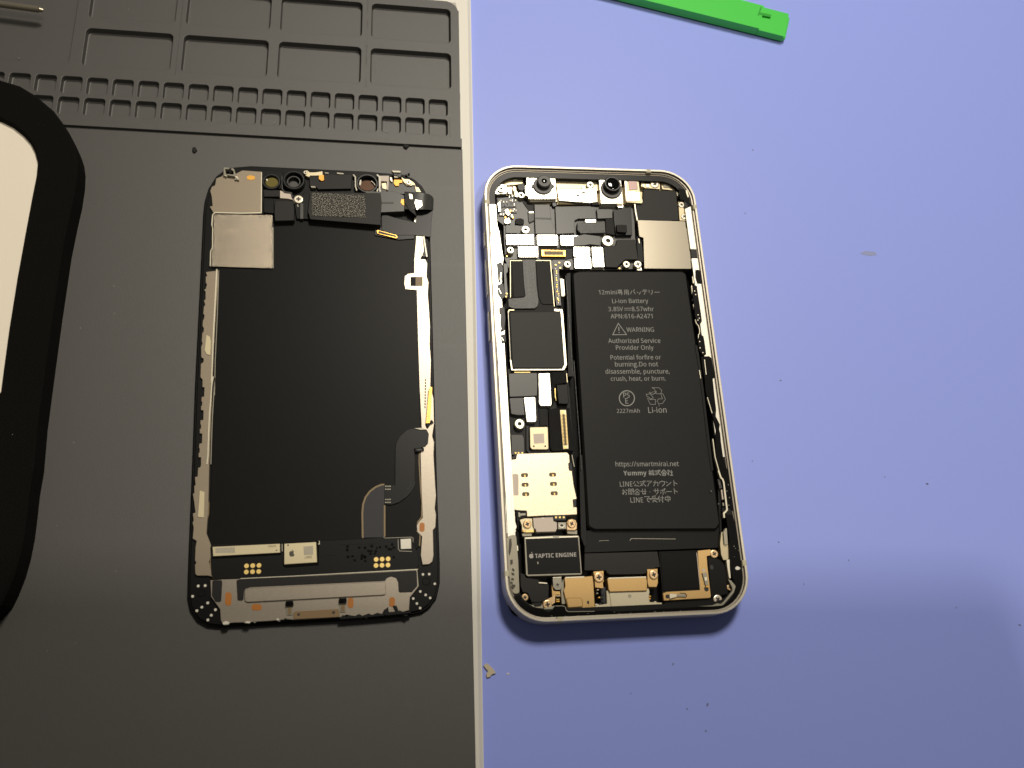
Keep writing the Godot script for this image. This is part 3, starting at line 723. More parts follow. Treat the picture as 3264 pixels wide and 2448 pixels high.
	line(ps, "shield_edge", [-25.78, -24.01, -25.18, -35.65, -21.71, -35.71], 0.2, 4.3, 4.6, "chip_cream")
	line(ps, "shield_edge", [-17.73, -35.78, -13.46, -35.85, -13.36, -21.37], 0.22, 4.3, 4.6, "chip_cream")
	line(ps, "shield_edge", [-26.69, -19.45, -26.39, -20.15, -24.93, -20.16], 0.28, 4.3, 4.6, "chip_cream")
	line(ps, "shield_edge", [-13.45, -20.22, -11.42, -20.17, -11.33, -18.83, -11.45, -3.72, -12.31, -2.21], 0.62, 4.2, 4.65, "edge_bright")
	line(ps, "shield_edge", [-12.31, -2.21, -26.62, -2.23, -26.87, -5.1], 0.3, 4.3, 4.65, "edge_bright")
	line(ps, "shield_edge", [-26.86, -5.12, -26.69, -19.45], 0.12, 4.3, 4.6, "smd_grey")
	p(ps, "cover_film", [-24.82, -35.2, -21.31, -35.33, -21.61, -24.3, -24.88, -24.06], 4.3, 4.65, "plate_deep", 0.05, 0.1)
	p(ps, "cover_film", [-17.76, -35.46, -13.66, -35.53, -13.65, -21.98, -16.54, -21.95, -17.09, -22.48, -17.68, -24.41], 4.3, 4.65, "plate_deep", 0.05, 0.2)
	p(ps, "cover_film", [-26.29, -19.39, -13.61, -19.65, -11.66, -19.49, -11.88, -3.85, -12.61, -2.68, -26.39, -2.72], 4.3, 4.75, "plate_black", 0.08, 0.4)
	var bf = p(phone, "bent_flex", [-21.72, -35.89, -17.88, -35.96, -18.09, -27.82, -17.83, -22.86, -18.06, -21.45, -18.97, -20.54, -25.13, -20.42, -26.55, -21.04, -26.51, -23.49, -24.78, -23.68, -22, -23.95, -21.58, -24.41, -21.76, -27.77], 4.4, 4.95, "flex_gloss", 0.08, 0.3)
	p(phone, "board_edge", [-12.51, -36.78, -8.64, -36.85, -10.49, -34.62, -10.96, -32.79, -11.11, -22.03, -12.6, -22.02, -12.79, -28.43], 1.5, 3.8, "flex_grey")
	c(phone, "gold_dot", -10.75, -35.45, 0.3, 3.7, 4.1, "gold_pad", 0.03, 0, 8)
	c(phone, "gold_dot", -11.88, -34.74, 0.3, 3.7, 4.1, "gold_pad", 0.03, 0, 8)
	c(phone, "gold_dot", -10.61, -33.81, 0.3, 3.7, 4.1, "gold_pad", 0.03, 0, 8)
	c(phone, "gold_dot", -12.01, -24.01, 0.3, 3.7, 4.1, "gold_pad", 0.03, 0, 8)
	c(phone, "gold_dot", -26.73, -25.46, 0.29, 3.7, 4.1, "gold_pad", 0.03, 0, 8)
	c(phone, "gold_dot", -26.98, -24.51, 0.29, 3.7, 4.1, "gold_pad", 0.03, 0, 8)
	c(phone, "gold_dot", -26.01, -37.31, 0.3, 3.7, 4.1, "gold_pad", 0.03, 0, 8)
	c(phone, "gold_dot", 7.06, -33.93, 0.31, 3.7, 4.1, "gold_pad", 0.03, 0, 8)
	p(phone, "gold_part", [-12.1, -33.74, -11.84, -33.75, -11.87, -33.31, -12.14, -33.3], 3.7, 4.05, "smd_grey", 0.03)
	p(phone, "gold_part", [-11.89, -33.02, -11.62, -33.02, -11.65, -32.59, -11.92, -32.58], 3.7, 4.05, "gold", 0.03)
	p(phone, "gold_part", [-11.91, -32.29, -11.64, -32.3, -11.67, -31.86, -11.94, -31.86], 3.7, 4.05, "gold", 0.03)
	p(phone, "gold_part", [-12.09, -31.56, -11.82, -31.57, -11.85, -31.13, -12.12, -31.13], 3.7, 4.05, "smd_grey", 0.03)
	p(phone, "gold_part", [-12.1, -30.84, -11.83, -30.84, -11.86, -30.41, -12.13, -30.41], 3.7, 4.05, "gold", 0.03)
	p(phone, "gold_part", [-12.08, -30.12, -11.81, -30.12, -11.84, -29.69, -12.11, -29.69], 3.7, 4.05, "gold", 0.03)
	p(phone, "gold_part", [-12, -29.4, -11.73, -29.4, -11.76, -28.97, -12.03, -28.97], 3.7, 4.05, "smd_grey", 0.03)
	p(phone, "gold_part", [-12.09, -28.68, -11.82, -28.68, -11.85, -28.25, -12.12, -28.25], 3.7, 4.05, "gold", 0.03)
	p(phone, "gold_part", [-12.18, -27.96, -11.91, -27.96, -11.94, -27.53, -12.21, -27.53], 3.7, 4.05, "gold", 0.03)
	p(phone, "gold_part", [-12.07, -27.25, -11.8, -27.25, -11.84, -26.82, -12.1, -26.82], 3.7, 4.05, "smd_grey", 0.03)
	p(phone, "gold_part", [-12.17, -26.53, -11.9, -26.53, -11.93, -26.1, -12.2, -26.1], 3.7, 4.05, "gold", 0.03)
	p(phone, "gold_part", [-11.85, -25.82, -11.59, -25.82, -11.62, -25.39, -11.88, -25.39], 3.7, 4.05, "gold", 0.03)
	p(phone, "gold_part", [-11.83, -25.11, -11.57, -25.11, -11.6, -24.68, -11.86, -24.68], 3.7, 4.05, "smd_grey", 0.03)
	p(phone, "gold_part", [-12.27, -24.39, -12, -24.39, -12.03, -23.97, -12.3, -23.96], 3.7, 4.05, "gold", 0.03)
	p(phone, "gold_part", [-11.97, -23.68, -11.71, -23.68, -11.74, -23.26, -12.01, -23.26], 3.7, 4.05, "gold", 0.03)
	p(phone, "gold_part", [-12.05, -22.97, -11.78, -22.97, -11.81, -22.55, -12.08, -22.55], 3.7, 4.05, "smd_grey", 0.03)
	p(phone, "board_edge", [-27.09, -35.04, -25.94, -35.05, -25.92, -32.53, -26.45, -31.8, -26.36, -24.68, -27.35, -24.31, -27.2, -30], 1.5, 3.9, "flex_grey")
	p(phone, "side_clip", [-11.14, -30.22, -10.16, -30.06, -10.09, -24.51, -11.08, -24.5], 3, 4.6, "smd_grey", 0.05, 0.2)
	line(phone, "metal_trim", [-10.12, -29.78, -10.18, -24.77], 0.18, 4, 4.8, "edge_bright")
	p(phone, "lower_board", [-27.68, -2.9, -19.27, -2.54, -10.78, -2.34, -10.87, 20.71, -12.19, 21.64, -28.29, 21.67, -27.95, 15.68, -28.47, 11.19], 1.5, 3.6, "board_black")
	p(phone, "connector_cover", [-27.73, -1.06, -25.26, -1.28, -19.63, -1.29, -19.72, 1.89, -20.08, 5.5, -25.68, 5.72, -27.8, 5.77], 3.4, 4.8, "flex_grey", 0.15, 0.4)
	p(phone, "connector_cover", [-27.86, 5.93, -23.95, 5.83, -23.8, 10.95, -25.97, 10.92, -27.66, 10.58], 3.4, 4.7, "flex_grey", 0.15, 0.4)
	p(phone, "foil_pad", [-19.36, -1.02, -16.18, -1.07, -16.29, 7.89, -16.55, 8.47, -19.47, 8.44, -19.82, 7.53], 3.5, 5, "foil", 0.1, 0.35)
	p(phone, "foil_pad", [-23.94, 5.93, -20.71, 5.83, -20.84, 12.52, -21.18, 13, -23.51, 12.97], 3.5, 5, "foil", 0.1, 0.35)
	line(phone, "gold_line", [-26.06, -1.38, -21.64, -1.36], 0.18, 4, 4.9, "gold_pad")
	p(phone, "foam_pad", [-15.47, -1.59, -11.13, -1.74, -11.22, 1.43, -14.62, 2.08, -15.33, 3.06, -15.49, 7.34, -16.33, 8.15, -16.05, 7.66], 3.4, 4.3, "mesh_dark")
	p(phone, "foam_pad", [-17.24, 9.34, -14.21, 8.79, -11.37, 8.91, -11.05, 20.64, -11.4, 21.11, -17.15, 21.01, -17.53, 19.9], 3.4, 4.5, "mesh_dark", 0.1)
	p(phone, "connector_cap", [-14.7, 2.47, -11.51, 2.32, -11.62, 7.74, -11.97, 8.13, -14.49, 8.04], 3.4, 5.4, "board_black", 0.15, 0.3)
	p(phone, "gold_line", [-15.14, 3.17, -14.76, 3.17, -14.91, 5.15, -14.88, 6.95, -15.21, 5.8], 4, 4.6, "gold_pad")
	line(phone, "metal_trim", [-11.44, -1.06, -11.43, 1.61], 0.2, 4, 4.8, "chip_cream")
	screw(phone, "screw_post", -25.51, 13.46, 1.4, 5.1, "camera_steel", "socket", 0)
	p(phone, "flex_patch", [-19.86, 8.83, -17.58, 8.69, -17.78, 13.7, -19.82, 13.83], 3.4, 4, "plate_deep")
	var mc = p(phone, "memory_chip", [-22.71, 14.36, -17.79, 14.3, -18.04, 20.42, -18.55, 20.63, -22.55, 20.5, -22.97, 19.87], 3.5, 4.7, "chip_cream", 0.08, 0.35)
	c(mc, "dot", -21.98, 19.67, 0.25, 4.6, 4.73, "recess_dark", 0, 0, 10)
	c(mc, "dot", -18.89, 19.72, 0.25, 4.6, 4.73, "recess_dark", 0, 0, 10)
	p(mc, "code_patch", [-21.91, 16.25, -19.01, 16.14, -19.05, 18.83, -21.9, 18.95], 4.6, 4.72, "label_tan", 0)
	p(phone, "chip_frame", [-23.6, 13.71, -22.98, 13.72, -23.27, 20.69, -22.67, 21.02, -17.27, 21.11, -17.31, 21.58, -23.47, 21.47, -24.04, 20.68], 3.4, 4.3, "flex_black", 0.06, 0.2)
	p(phone, "board_cover", [-27.92, 16.2, -24.84, 16.25, -24.38, 17.2, -24.52, 20.98, -24.72, 21.76, -26.57, 21.89, -28.03, 21.86], 3, 4.3, "flex_grey", 0.1, 0.3)
	c(phone, "gold_dot", -26.97, 21.37, 0.28, 4, 4.5, "gold_pad", 0.03, 0, 8)
	c(phone, "gold_dot", -26.17, 21.39, 0.28, 4, 4.5, "gold_pad", 0.03, 0, 8)
	c(phone, "gold_dot", -25.19, 21.4, 0.28, 4, 4.5, "gold_pad", 0.03, 0, 8)
	var lc = p(phone, "long_connector", [-14.18, 9.6, -12.41, 9.62, -12.58, 20.6, -14.12, 20.73], 4, 5, "chip_cream", 0.08, 0.2)
	p(lc, "connector_bed", [-13.84, 10.84, -12.77, 10.86, -12.95, 19.65, -13.95, 19.64], 4.8, 5.03, "pin_brown", 0.02)
	p(lc, "pin", [-14.05, 10.94, -13.55, 10.94, -13.56, 11.14, -14.07, 11.13], 4.8, 5.12, "gold_pad", 0.02)
	p(lc, "pin", [-13.01, 10.95, -12.51, 10.95, -12.53, 11.15, -13.03, 11.14], 4.8, 5.12, "gold_pad", 0.02)
	p(lc, "pin", [-14.05, 11.33, -13.55, 11.34, -13.57, 11.53, -14.07, 11.53], 4.8, 5.12, "gold_pad", 0.02)
	p(lc, "pin", [-13.02, 11.35, -12.51, 11.35, -12.53, 11.54, -13.03, 11.54], 4.8, 5.12, "gold_pad", 0.02)
	p(lc, "pin", [-14.06, 11.73, -13.56, 11.74, -13.57, 11.93, -14.07, 11.92], 4.8, 5.12, "gold_pad", 0.02)
	p(lc, "pin", [-13.02, 11.74, -12.52, 11.75, -12.53, 11.94, -13.04, 11.94], 4.8, 5.12, "gold_pad", 0.02)
	p(lc, "pin", [-14.06, 12.13, -13.56, 12.13, -13.57, 12.33, -14.08, 12.32], 4.8, 5.12, "gold_pad", 0.02)
	p(lc, "pin", [-13.03, 12.14, -12.52, 12.15, -12.54, 12.34, -13.04, 12.33], 4.8, 5.12, "gold_pad", 0.02)
	p(lc, "pin", [-14.07, 12.52, -13.56, 12.53, -13.58, 12.72, -14.08, 12.72], 4.8, 5.12, "gold_pad", 0.02)
	p(lc, "pin", [-13.03, 12.54, -12.53, 12.54, -12.54, 12.74, -13.04, 12.73], 4.8, 5.12, "gold_pad", 0.02)
	p(lc, "pin", [-14.07, 12.92, -13.57, 12.93, -13.58, 13.12, -14.08, 13.11], 4.8, 5.12, "gold_pad", 0.02)
	p(lc, "pin", [-13.03, 12.93, -12.53, 12.94, -12.55, 13.13, -13.05, 13.12], 4.8, 5.12, "gold_pad", 0.02)
	p(lc, "pin", [-14.07, 13.31, -13.57, 13.32, -13.59, 13.51, -14.09, 13.51], 4.8, 5.12, "gold_pad", 0.02)
	p(lc, "pin", [-13.04, 13.33, -12.54, 13.33, -12.55, 13.53, -13.05, 13.52], 4.8, 5.12, "gold_pad", 0.02)
	p(lc, "pin", [-14.08, 13.71, -13.57, 13.72, -13.59, 13.91, -14.09, 13.9], 4.8, 5.12, "gold_pad", 0.02)
	p(lc, "pin", [-13.04, 13.72, -12.54, 13.73, -12.55, 13.92, -13.06, 13.92], 4.8, 5.12, "gold_pad", 0.02)
	p(lc, "pin", [-14.08, 14.1, -13.58, 14.11, -13.59, 14.3, -14.09, 14.3], 4.8, 5.12, "gold_pad", 0.02)
	p(lc, "pin", [-13.05, 14.12, -12.54, 14.12, -12.56, 14.32, -13.06, 14.31], 4.8, 5.12, "gold_pad", 0.02)
	p(lc, "pin", [-14.08, 14.5, -13.58, 14.5, -13.6, 14.7, -14.1, 14.69], 4.8, 5.12, "gold_pad", 0.02)
	p(lc, "pin", [-13.05, 14.51, -12.55, 14.52, -12.56, 14.71, -13.06, 14.7], 4.8, 5.12, "gold_pad", 0.02)
	p(lc, "pin", [-14.09, 14.89, -13.59, 14.9, -13.6, 15.09, -14.1, 15.08], 4.8, 5.12, "gold_pad", 0.02)
	p(lc, "pin", [-13.05, 14.91, -12.55, 14.91, -12.57, 15.1, -13.07, 15.1], 4.8, 5.12, "gold_pad", 0.02)
	p(lc, "pin", [-14.09, 15.28, -13.59, 15.29, -13.6, 15.48, -14.1, 15.48], 4.8, 5.12, "gold_pad", 0.02)
	p(lc, "pin", [-13.06, 15.3, -12.56, 15.31, -12.57, 15.5, -13.07, 15.49], 4.8, 5.12, "gold_pad", 0.02)
	p(lc, "pin", [-14.09, 15.68, -13.59, 15.68, -13.61, 15.88, -14.11, 15.87], 4.8, 5.12, "gold_pad", 0.02)
	p(lc, "pin", [-13.06, 15.69, -12.56, 15.7, -12.58, 15.89, -13.08, 15.88], 4.8, 5.12, "gold_pad", 0.02)
	p(lc, "pin", [-14.1, 16.07, -13.6, 16.08, -13.61, 16.27, -14.11, 16.26], 4.8, 5.12, "gold_pad", 0.02)
	p(lc, "pin", [-13.07, 16.09, -12.57, 16.09, -12.58, 16.28, -13.08, 16.28], 4.8, 5.12, "gold_pad", 0.02)
	p(lc, "pin", [-14.1, 16.46, -13.6, 16.47, -13.61, 16.66, -14.11, 16.65], 4.8, 5.12, "gold_pad", 0.02)
	p(lc, "pin", [-13.07, 16.48, -12.57, 16.48, -12.58, 16.68, -13.08, 16.67], 4.8, 5.12, "gold_pad", 0.02)
	p(lc, "pin", [-14.1, 16.85, -13.6, 16.86, -13.62, 17.05, -14.12, 17.04], 4.8, 5.12, "gold_pad", 0.02)
	p(lc, "pin", [-13.07, 16.87, -12.57, 16.88, -12.59, 17.07, -13.09, 17.06], 4.8, 5.12, "gold_pad", 0.02)
	p(lc, "pin", [-14.11, 17.25, -13.61, 17.25, -13.62, 17.44, -14.12, 17.44], 4.8, 5.12, "gold_pad", 0.02)
	p(lc, "pin", [-13.08, 17.26, -12.58, 17.27, -12.59, 17.46, -13.09, 17.45], 4.8, 5.12, "gold_pad", 0.02)
	p(lc, "pin", [-14.11, 17.64, -13.61, 17.64, -13.63, 17.83, -14.12, 17.83], 4.8, 5.12, "gold_pad", 0.02)
	p(lc, "pin", [-13.08, 17.65, -12.58, 17.66, -12.6, 17.85, -13.1, 17.84], 4.8, 5.12, "gold_pad", 0.02)
	p(lc, "pin", [-14.11, 18.03, -13.61, 18.03, -13.63, 18.22, -14.13, 18.22], 4.8, 5.12, "gold_pad", 0.02)
	p(lc, "pin", [-13.08, 18.04, -12.59, 18.05, -12.6, 18.24, -13.1, 18.23], 4.8, 5.12, "gold_pad", 0.02)
	p(lc, "pin", [-14.12, 18.42, -13.62, 18.42, -13.63, 18.61, -14.13, 18.61], 4.8, 5.12, "gold_pad", 0.02)
	p(lc, "pin", [-13.09, 18.43, -12.59, 18.44, -12.61, 18.63, -13.1, 18.62], 4.8, 5.12, "gold_pad", 0.02)
	p(lc, "pin", [-14.12, 18.81, -13.62, 18.81, -13.64, 19, -14.13, 19], 4.8, 5.12, "gold_pad", 0.02)
	p(lc, "pin", [-13.09, 18.82, -12.59, 18.83, -12.61, 19.02, -13.11, 19.01], 4.8, 5.12, "gold_pad", 0.02)
	p(lc, "pin", [-14.12, 19.2, -13.63, 19.2, -13.64, 19.39, -14.14, 19.38], 4.8, 5.12, "gold_pad", 0.02)
	p(lc, "pin", [-13.1, 19.21, -12.6, 19.22, -12.61, 19.41, -13.11, 19.4], 4.8, 5.12, "gold_pad", 0.02)
	c(lc, "gold_dot", -13.44, 10.3, 0.41, 4.8, 5.12, "gold_pad", 0.03, 0, 10)
	c(lc, "gold_dot", -13.51, 20.21, 0.4, 4.8, 5.12, "gold_pad", 0.03, 0, 10)
	var ct = p(phone, "card_tray", [-28.69, 23.33, -27.08, 23.2, -26.74, 21.73, -13.08, 21.58, -12.55, 22.32, -12.58, 24.29, -13.03, 25.92, -12.17, 26.52, -12, 30.49, -11.45, 34.35, -12.16, 34.5, -12.43, 36.24, -11.63, 36.58, -11.72, 38.48, -14.73, 38.55, -20.28, 38.55, -25.11, 38.67, -25.08, 37.17, -27.58, 36.94, -28.76, 36.69], 1.6, 5, "tray_steel", 0.1, 0.2)
	ct.set_meta("label", "pale gold card tray cover with six contact slots")
	p(ct, "contact_slot", [-25.98, 27.08, -24.06, 27.09, -24.13, 28.19, -26.04, 28.15], 4.8, 5.02, "pin_brown", 0, 0.7)
	p(ct, "contact", [-25.18, 27.5, -24.8, 27.51, -24.77, 28.12, -25.16, 28.11], 4.8, 5.06, "gold_pad", 0.02)
	p(ct, "contact_slot", [-25.98, 29.66, -24.07, 29.67, -24.14, 30.76, -26.04, 30.71], 4.8, 5.02, "pin_brown", 0, 0.7)
	p(ct, "contact", [-25.18, 30.07, -24.8, 30.08, -24.78, 30.69, -25.16, 30.68], 4.8, 5.06, "gold_pad", 0.02)
	p(ct, "contact_slot", [-25.97, 32.18, -24.07, 32.19, -24.14, 33.27, -26.04, 33.23], 4.8, 5.02, "pin_brown", 0, 0.7)
	p(ct, "contact", [-25.18, 32.59, -24.8, 32.6, -24.78, 33.2, -25.16, 33.2], 4.8, 5.06, "gold_pad", 0.02)
	p(ct, "contact_slot", [-18.42, 27.08, -16.49, 27.09, -16.57, 28.19, -18.5, 28.15], 4.8, 5.02, "pin_brown", 0, 0.7)
	p(ct, "contact", [-17.62, 27.5, -17.23, 27.5, -17.22, 28.12, -17.6, 28.11], 4.8, 5.06, "gold_pad", 0.02)
	p(ct, "contact_slot", [-18.38, 29.6, -16.45, 29.61, -16.53, 30.71, -18.45, 30.66], 4.8, 5.02, "pin_brown", 0, 0.7)
	p(ct, "contact", [-17.58, 30.02, -17.19, 30.03, -17.18, 30.64, -17.56, 30.63], 4.8, 5.06, "gold_pad", 0.02)
	p(ct, "contact_slot", [-18.37, 32.14, -16.45, 32.15, -16.53, 33.24, -18.44, 33.19], 4.8, 5.02, "pin_brown", 0, 0.7)
	p(ct, "contact", [-17.57, 32.55, -17.19, 32.56, -17.17, 33.17, -17.55, 33.16], 4.8, 5.06, "gold_pad", 0.02)
	p(ct, "tray_label", [-28.6, 27.23, -26.95, 27.26, -26.66, 27.66, -26.96, 32.77, -27.23, 33.01, -28.8, 32.98], 4.8, 5.05, "label_tan", 0.02, 0.2)
	p(phone, "latch", [-13, 24.55, -12.1, 24.67, -12.1, 26.69, -12.96, 26.51], 4, 5.4, "flex_slate", 0.08)
	p(phone, "latch", [-12.57, 34.48, -11.76, 34.44, -11.89, 36.4, -12.57, 36.51], 4, 5.4, "flex_slate", 0.08)
	line(phone, "metal_trim", [-11.88, 22.38, -11.49, 25.67], 0.2, 4, 5.2, "smd_grey")
	p(phone, "latch", [-26.67, 21.87, -26.67, 23.01, -28.03, 23.18, -28.38, 22.65, -27.16, 22.02], 4, 4.9, "flex_slate")
	var sk = p(phone, "small_connector", [-20.31, 38.42, -17.99, 38.24, -14.74, 38.28, -14.73, 39.94, -17.92, 39.9, -18.04, 38.88, -20.29, 38.86], 3.5, 4.9, "flex_slate", 0.08)
	p(sk, "contact", [-17.68, 38.82, -17.13, 38.79, -17.15, 39.32, -17.7, 39.32], 4.6, 4.95, "gold_pad", 0.03)
	p(sk, "contact", [-16.65, 38.85, -16.1, 38.82, -16.12, 39.35, -16.67, 39.35], 4.6, 4.95, "gold_pad", 0.03)
	p(sk, "contact", [-15.62, 38.88, -15.06, 38.85, -15.09, 39.38, -15.64, 39.38], 4.6, 4.95, "gold_pad", 0.03)
	var br = p(phone, "bracket", [-23.51, 39.04, -21.36, 39, -18.17, 38.95, -18.1, 40.02, -17.24, 40.34, -17.33, 42.17, -17.64, 42.36, -17.62, 42.74, -22.83, 42.73, -22.97, 41.91, -23.44, 41.75], 3, 4.8, "label_tan", 0.08, 0.12)
	p(br, "foil_spot", [-21.37, 39.01, -20.34, 39.01, -20.5, 39.23, -21.24, 39.24], 4.6, 4.85, "foil", 0.03)
	p(phone, "screw_tab", [-27, 39.34, -25.62, 38.99, -23.67, 39.09, -23.72, 41.27, -23.38, 41.95, -23.43, 42.82, -25.85, 42.74, -26.61, 42.53, -26.52, 40.99], 3, 4.6, "chip_cream", 0.08, 0.2)
	screw(phone, "screw", -25.12, 40.65, 1.1, 5.1, "screw_brass", "cross", 0.3)
	p(phone, "gold_part", [-26.43, 42.01, -26.04, 41.93, -26.03, 42.6, -26.37, 42.59], 4.2, 4.9, "gold")
	p(phone, "gold_part", [-25.75, 42.11, -23.52, 42.18, -23.51, 42.75, -25.69, 42.74], 4.2, 4.8, "gold_pad")
	p(phone, "bracket", [-26.57, 42.93, -24.03, 42.63, -24, 43.59, -26.42, 43.61], 3, 4.2, "tape_cream")
	var br2 = p(phone, "bracket", [-16.98, 40.32, -14.81, 40.34, -14.76, 42.13, -17.02, 42.16], 3, 4.7, "smd_grey", 0.08)
	c(br2, "slot", -15.98, 41.28, 0.71, 4.5, 4.75, "edge_bright", 0.03, 0.56, 20)
	c(br2, "slot", -15.98, 41.19, 0.51, 4.6, 4.78, "recess_dark", 0, 0.35, 20)
	p(phone, "screw_tab", [-14.64, 40.41, -14.15, 39.74, -13.14, 39.53, -12.19, 39.9, -11.92, 40.88, -12.08, 42.23, -12.6, 42.6, -14.75, 42.44], 3, 4.8, "screw_brass", 0.1, 0.2)
	screw(phone, "screw", -13.39, 40.91, 1.1, 5.2, "screw_brass", "cross", 1)
	p(phone, "bracket", [-14.58, 42.43, -11.92, 42.42, -11.96, 43.53, -14.5, 43.3], 3, 4.2, "tape_cream")
	var vm = p(phone, "vibration_motor", [-26.17, 44.02, -18.02, 43.9, -11.82, 44.16, -11.75, 44.47, -11.77, 53.82, -12.08, 54.11, -25.87, 53.99, -26.3, 53.58], 1.6, 5.2, "smd_grey", 0.12, 0.1)
	vm.set_meta("label", "black vibration motor with white lettering")
	p(vm, "motor_label", [-25.84, 44.54, -12.09, 44.54, -12.04, 53.74, -25.86, 53.59], 5, 5.3, "plate_deep", 0.05, 0.1)
	line(vm, "motor_edge", [-25.96, 44.35, -18.7, 44.27], 0.34, 5, 5.33, "edge_bright")
	line(vm, "motor_edge", [-17.13, 44.32, -12.02, 44.3], 0.34, 5, 5.33, "edge_bright")
	line(vm, "motor_edge", [-25.89, 44.34, -25.82, 53.16], 0.5, 5, 5.25, "tape_cream")
	line(vm, "motor_edge", [-11.9, 44.49, -11.98, 53.68], 0.2, 5, 5.33, "smd_grey")
	line(vm, "motor_edge", [-25.7, 53.7, -12.07, 53.85], 0.14, 5, 5.25, "smd_grey")
	text(vm, "motor_lettering", "TAPTIC ENGINE", -23.71, 49.5, -12.88, 49.48, 5.32, "print_silver", true)
	p(vm, "fruit_logo", [-24.67, 48.44, -24.91, 48.37, -25.17, 48.6, -25.26, 48.96, -25.16, 49.33, -24.95, 49.52, -24.7, 49.47, -24.46, 49.54, -24.23, 49.36, -24.06, 49.1, -24.23, 48.91, -24.22, 48.66, -24.08, 48.49, -24.29, 48.36], 5.2, 5.33, "print_silver", 0, 0.3)
	p(vm, "fruit_logo", [-24.69, 48.25, -24.61, 48.01, -24.38, 47.87, -24.43, 48.11], 5.2, 5.33, "print_silver", 0)
	p(vm, "scratch", [-23.25, 50.49, -23, 50.41, -22.92, 51.02, -23.17, 51.01], 5.2, 5.33, "smd_grey", 0)
	var bt = p(phone, "battery", [-7.7, -31.71, -5.06, -32.34, 25.7, -32.79, 26.92, -31.79, 27.06, -14.05, 27.12, 18.71, 27.14, 42.21, 25.77, 43.86, -7.57, 43.01, -9.41, 41.97, -8.97, 26.84, -8.28, -4.48], 1.6, 5.5, "battery_black", 0.55, 1.5)
	bt.set_meta("label", "matte black battery pack printed with grey lettering")
	text(bt, "label_text", "12mini", -0.27, -24.79, 5.05, -24.89, 5.52, "print_grey")
	kana(bt, "label_text", "専用バッテリー", 5.16, -24.7, 18, -24.92, 5.52, "print_grey", 0.085)
	text(bt, "label_text", "Li-ion Battery", 3.44, -22.09, 14.14, -22.26, 5.52, "print_grey")
	text(bt, "label_text", "3.85V", 2.09, -19.56, 6.41, -19.64, 5.52, "print_grey")
	text(bt, "label_text", "8.57whr", 8.95, -19.61, 15.51, -19.7, 5.52, "print_grey")
	text(bt, "label_text", "APN:616-A2471", 2.54, -17.33, 14.9, -17.45, 5.52, "print_grey")
	line(bt, "label_mark", [6.82, -20.52, 8.79, -20.56], 0.16, 5.49, 5.54, "print_grey")
	line(bt, "label_mark", [6.78, -19.95, 7.32, -19.96], 0.16, 5.49, 5.54, "print_grey")
	line(bt, "label_mark", [7.45, -19.96, 7.99, -19.96], 0.16, 5.49, 5.54, "print_grey")
	line(bt, "label_mark", [8.12, -19.96, 8.66, -19.97], 0.16, 5.49, 5.54, "print_grey")
	line(bt, "warning_sign", [4.56, -15.83, 2.61, -12.32, 6.64, -12.38], 0.24, 5.49, 5.54, "print_grey", true)
	line(bt, "warning_sign", [4.58, -14.69, 4.55, -13.53], 0.26, 5.49, 5.54, "print_grey")
	line(bt, "warning_sign", [4.54, -13.18, 4.53, -12.88], 0.26, 5.49, 5.54, "print_grey")
	text(bt, "label_text", "WARNING", 6.78, -13.21, 14.84, -13.28, 5.52, "print_grey")
	text(bt, "label_text", "Authorized Service", 1.12, -9.8, 16.35, -9.87, 5.52, "print_grey")
	text(bt, "label_text", "Provider Only", 3.16, -7.74, 14.13, -7.79, 5.52, "print_grey")
	text(bt, "label_text", "Potential forfire or", 1.31, -4.79, 15.95, -4.86, 5.52, "print_grey")
	text(bt, "label_text", "burning.Do not", 2.41, -2.73, 14.87, -2.76, 5.52, "print_grey")
	text(bt, "label_text", "disassemble, puncture,", -0.52, -0.61, 17.96, -0.6, 5.52, "print_grey")
	text(bt, "label_text", "crush, heat, or burn.", 0.8, 1.5, 16.59, 1.49, 5.52, "print_grey")
	line(bt, "safety_mark", [6.97, 6.65, 6.86, 7.14, 6.65, 7.6, 6.35, 8.01, 5.98, 8.36, 5.54, 8.62, 5.07, 8.77, 4.59, 8.82, 4.12, 8.77, 3.68, 8.6, 3.3, 8.33, 2.99, 7.98, 2.78, 7.57, 2.67, 7.1, 2.66, 6.61, 2.76, 6.12, 2.97, 5.66, 3.27, 5.24, 3.64, 4.89, 4.08, 4.63, 4.55, 4.47, 5.03, 4.42, 5.51, 4.48, 5.95, 4.65, 6.33, 4.92, 6.64, 5.27, 6.85, 5.69, 6.96, 6.16], 0.26, 5.49, 5.54, "print_grey", true)
	text(bt, "label_text", "PS", 3.89, 6.43, 5.7, 6.43, 5.52, "print_grey")
	text(bt, "label_text", "E", 4.32, 8.18, 5.1, 8.16, 5.52, "print_grey")
	line(bt, "recycling_mark", [11.29, 5.09, 12.18, 3.58, 14.36, 3.62, 15.08, 4.41, 14.59, 5.45, 13.18, 5.33, 13.48, 4.66], 0.11, 5.49, 5.54, "print_grey", true)
	line(bt, "recycling_mark", [12.18, 3.58, 12.91, 3.88, 13.28, 4.88, 12.46, 5.59, 11.29, 5.09], 0.11, 5.49, 5.54, "print_grey", true)
	line(bt, "recycling_mark", [14.49, 5.34, 15.25, 5.39, 15.83, 7.01, 14.82, 8.22, 13.83, 8.32, 13.36, 7.65, 13.77, 6.88, 14.97, 6.89, 14.69, 5.56], 0.11, 5.49, 5.54, "print_grey", true)
	line(bt, "recycling_mark", [10.45, 5.48, 11.65, 5.43, 12.4, 6.54, 11.48, 6.97, 11.31, 6.53, 10.5, 5.97], 0.11, 5.49, 5.54, "print_grey", true)
	line(bt, "recycling_mark", [10.65, 6.64, 11.32, 8.45, 12.79, 8.47, 12.95, 7.05, 11.47, 7.04], 0.11, 5.49, 5.54, "print_grey", true)
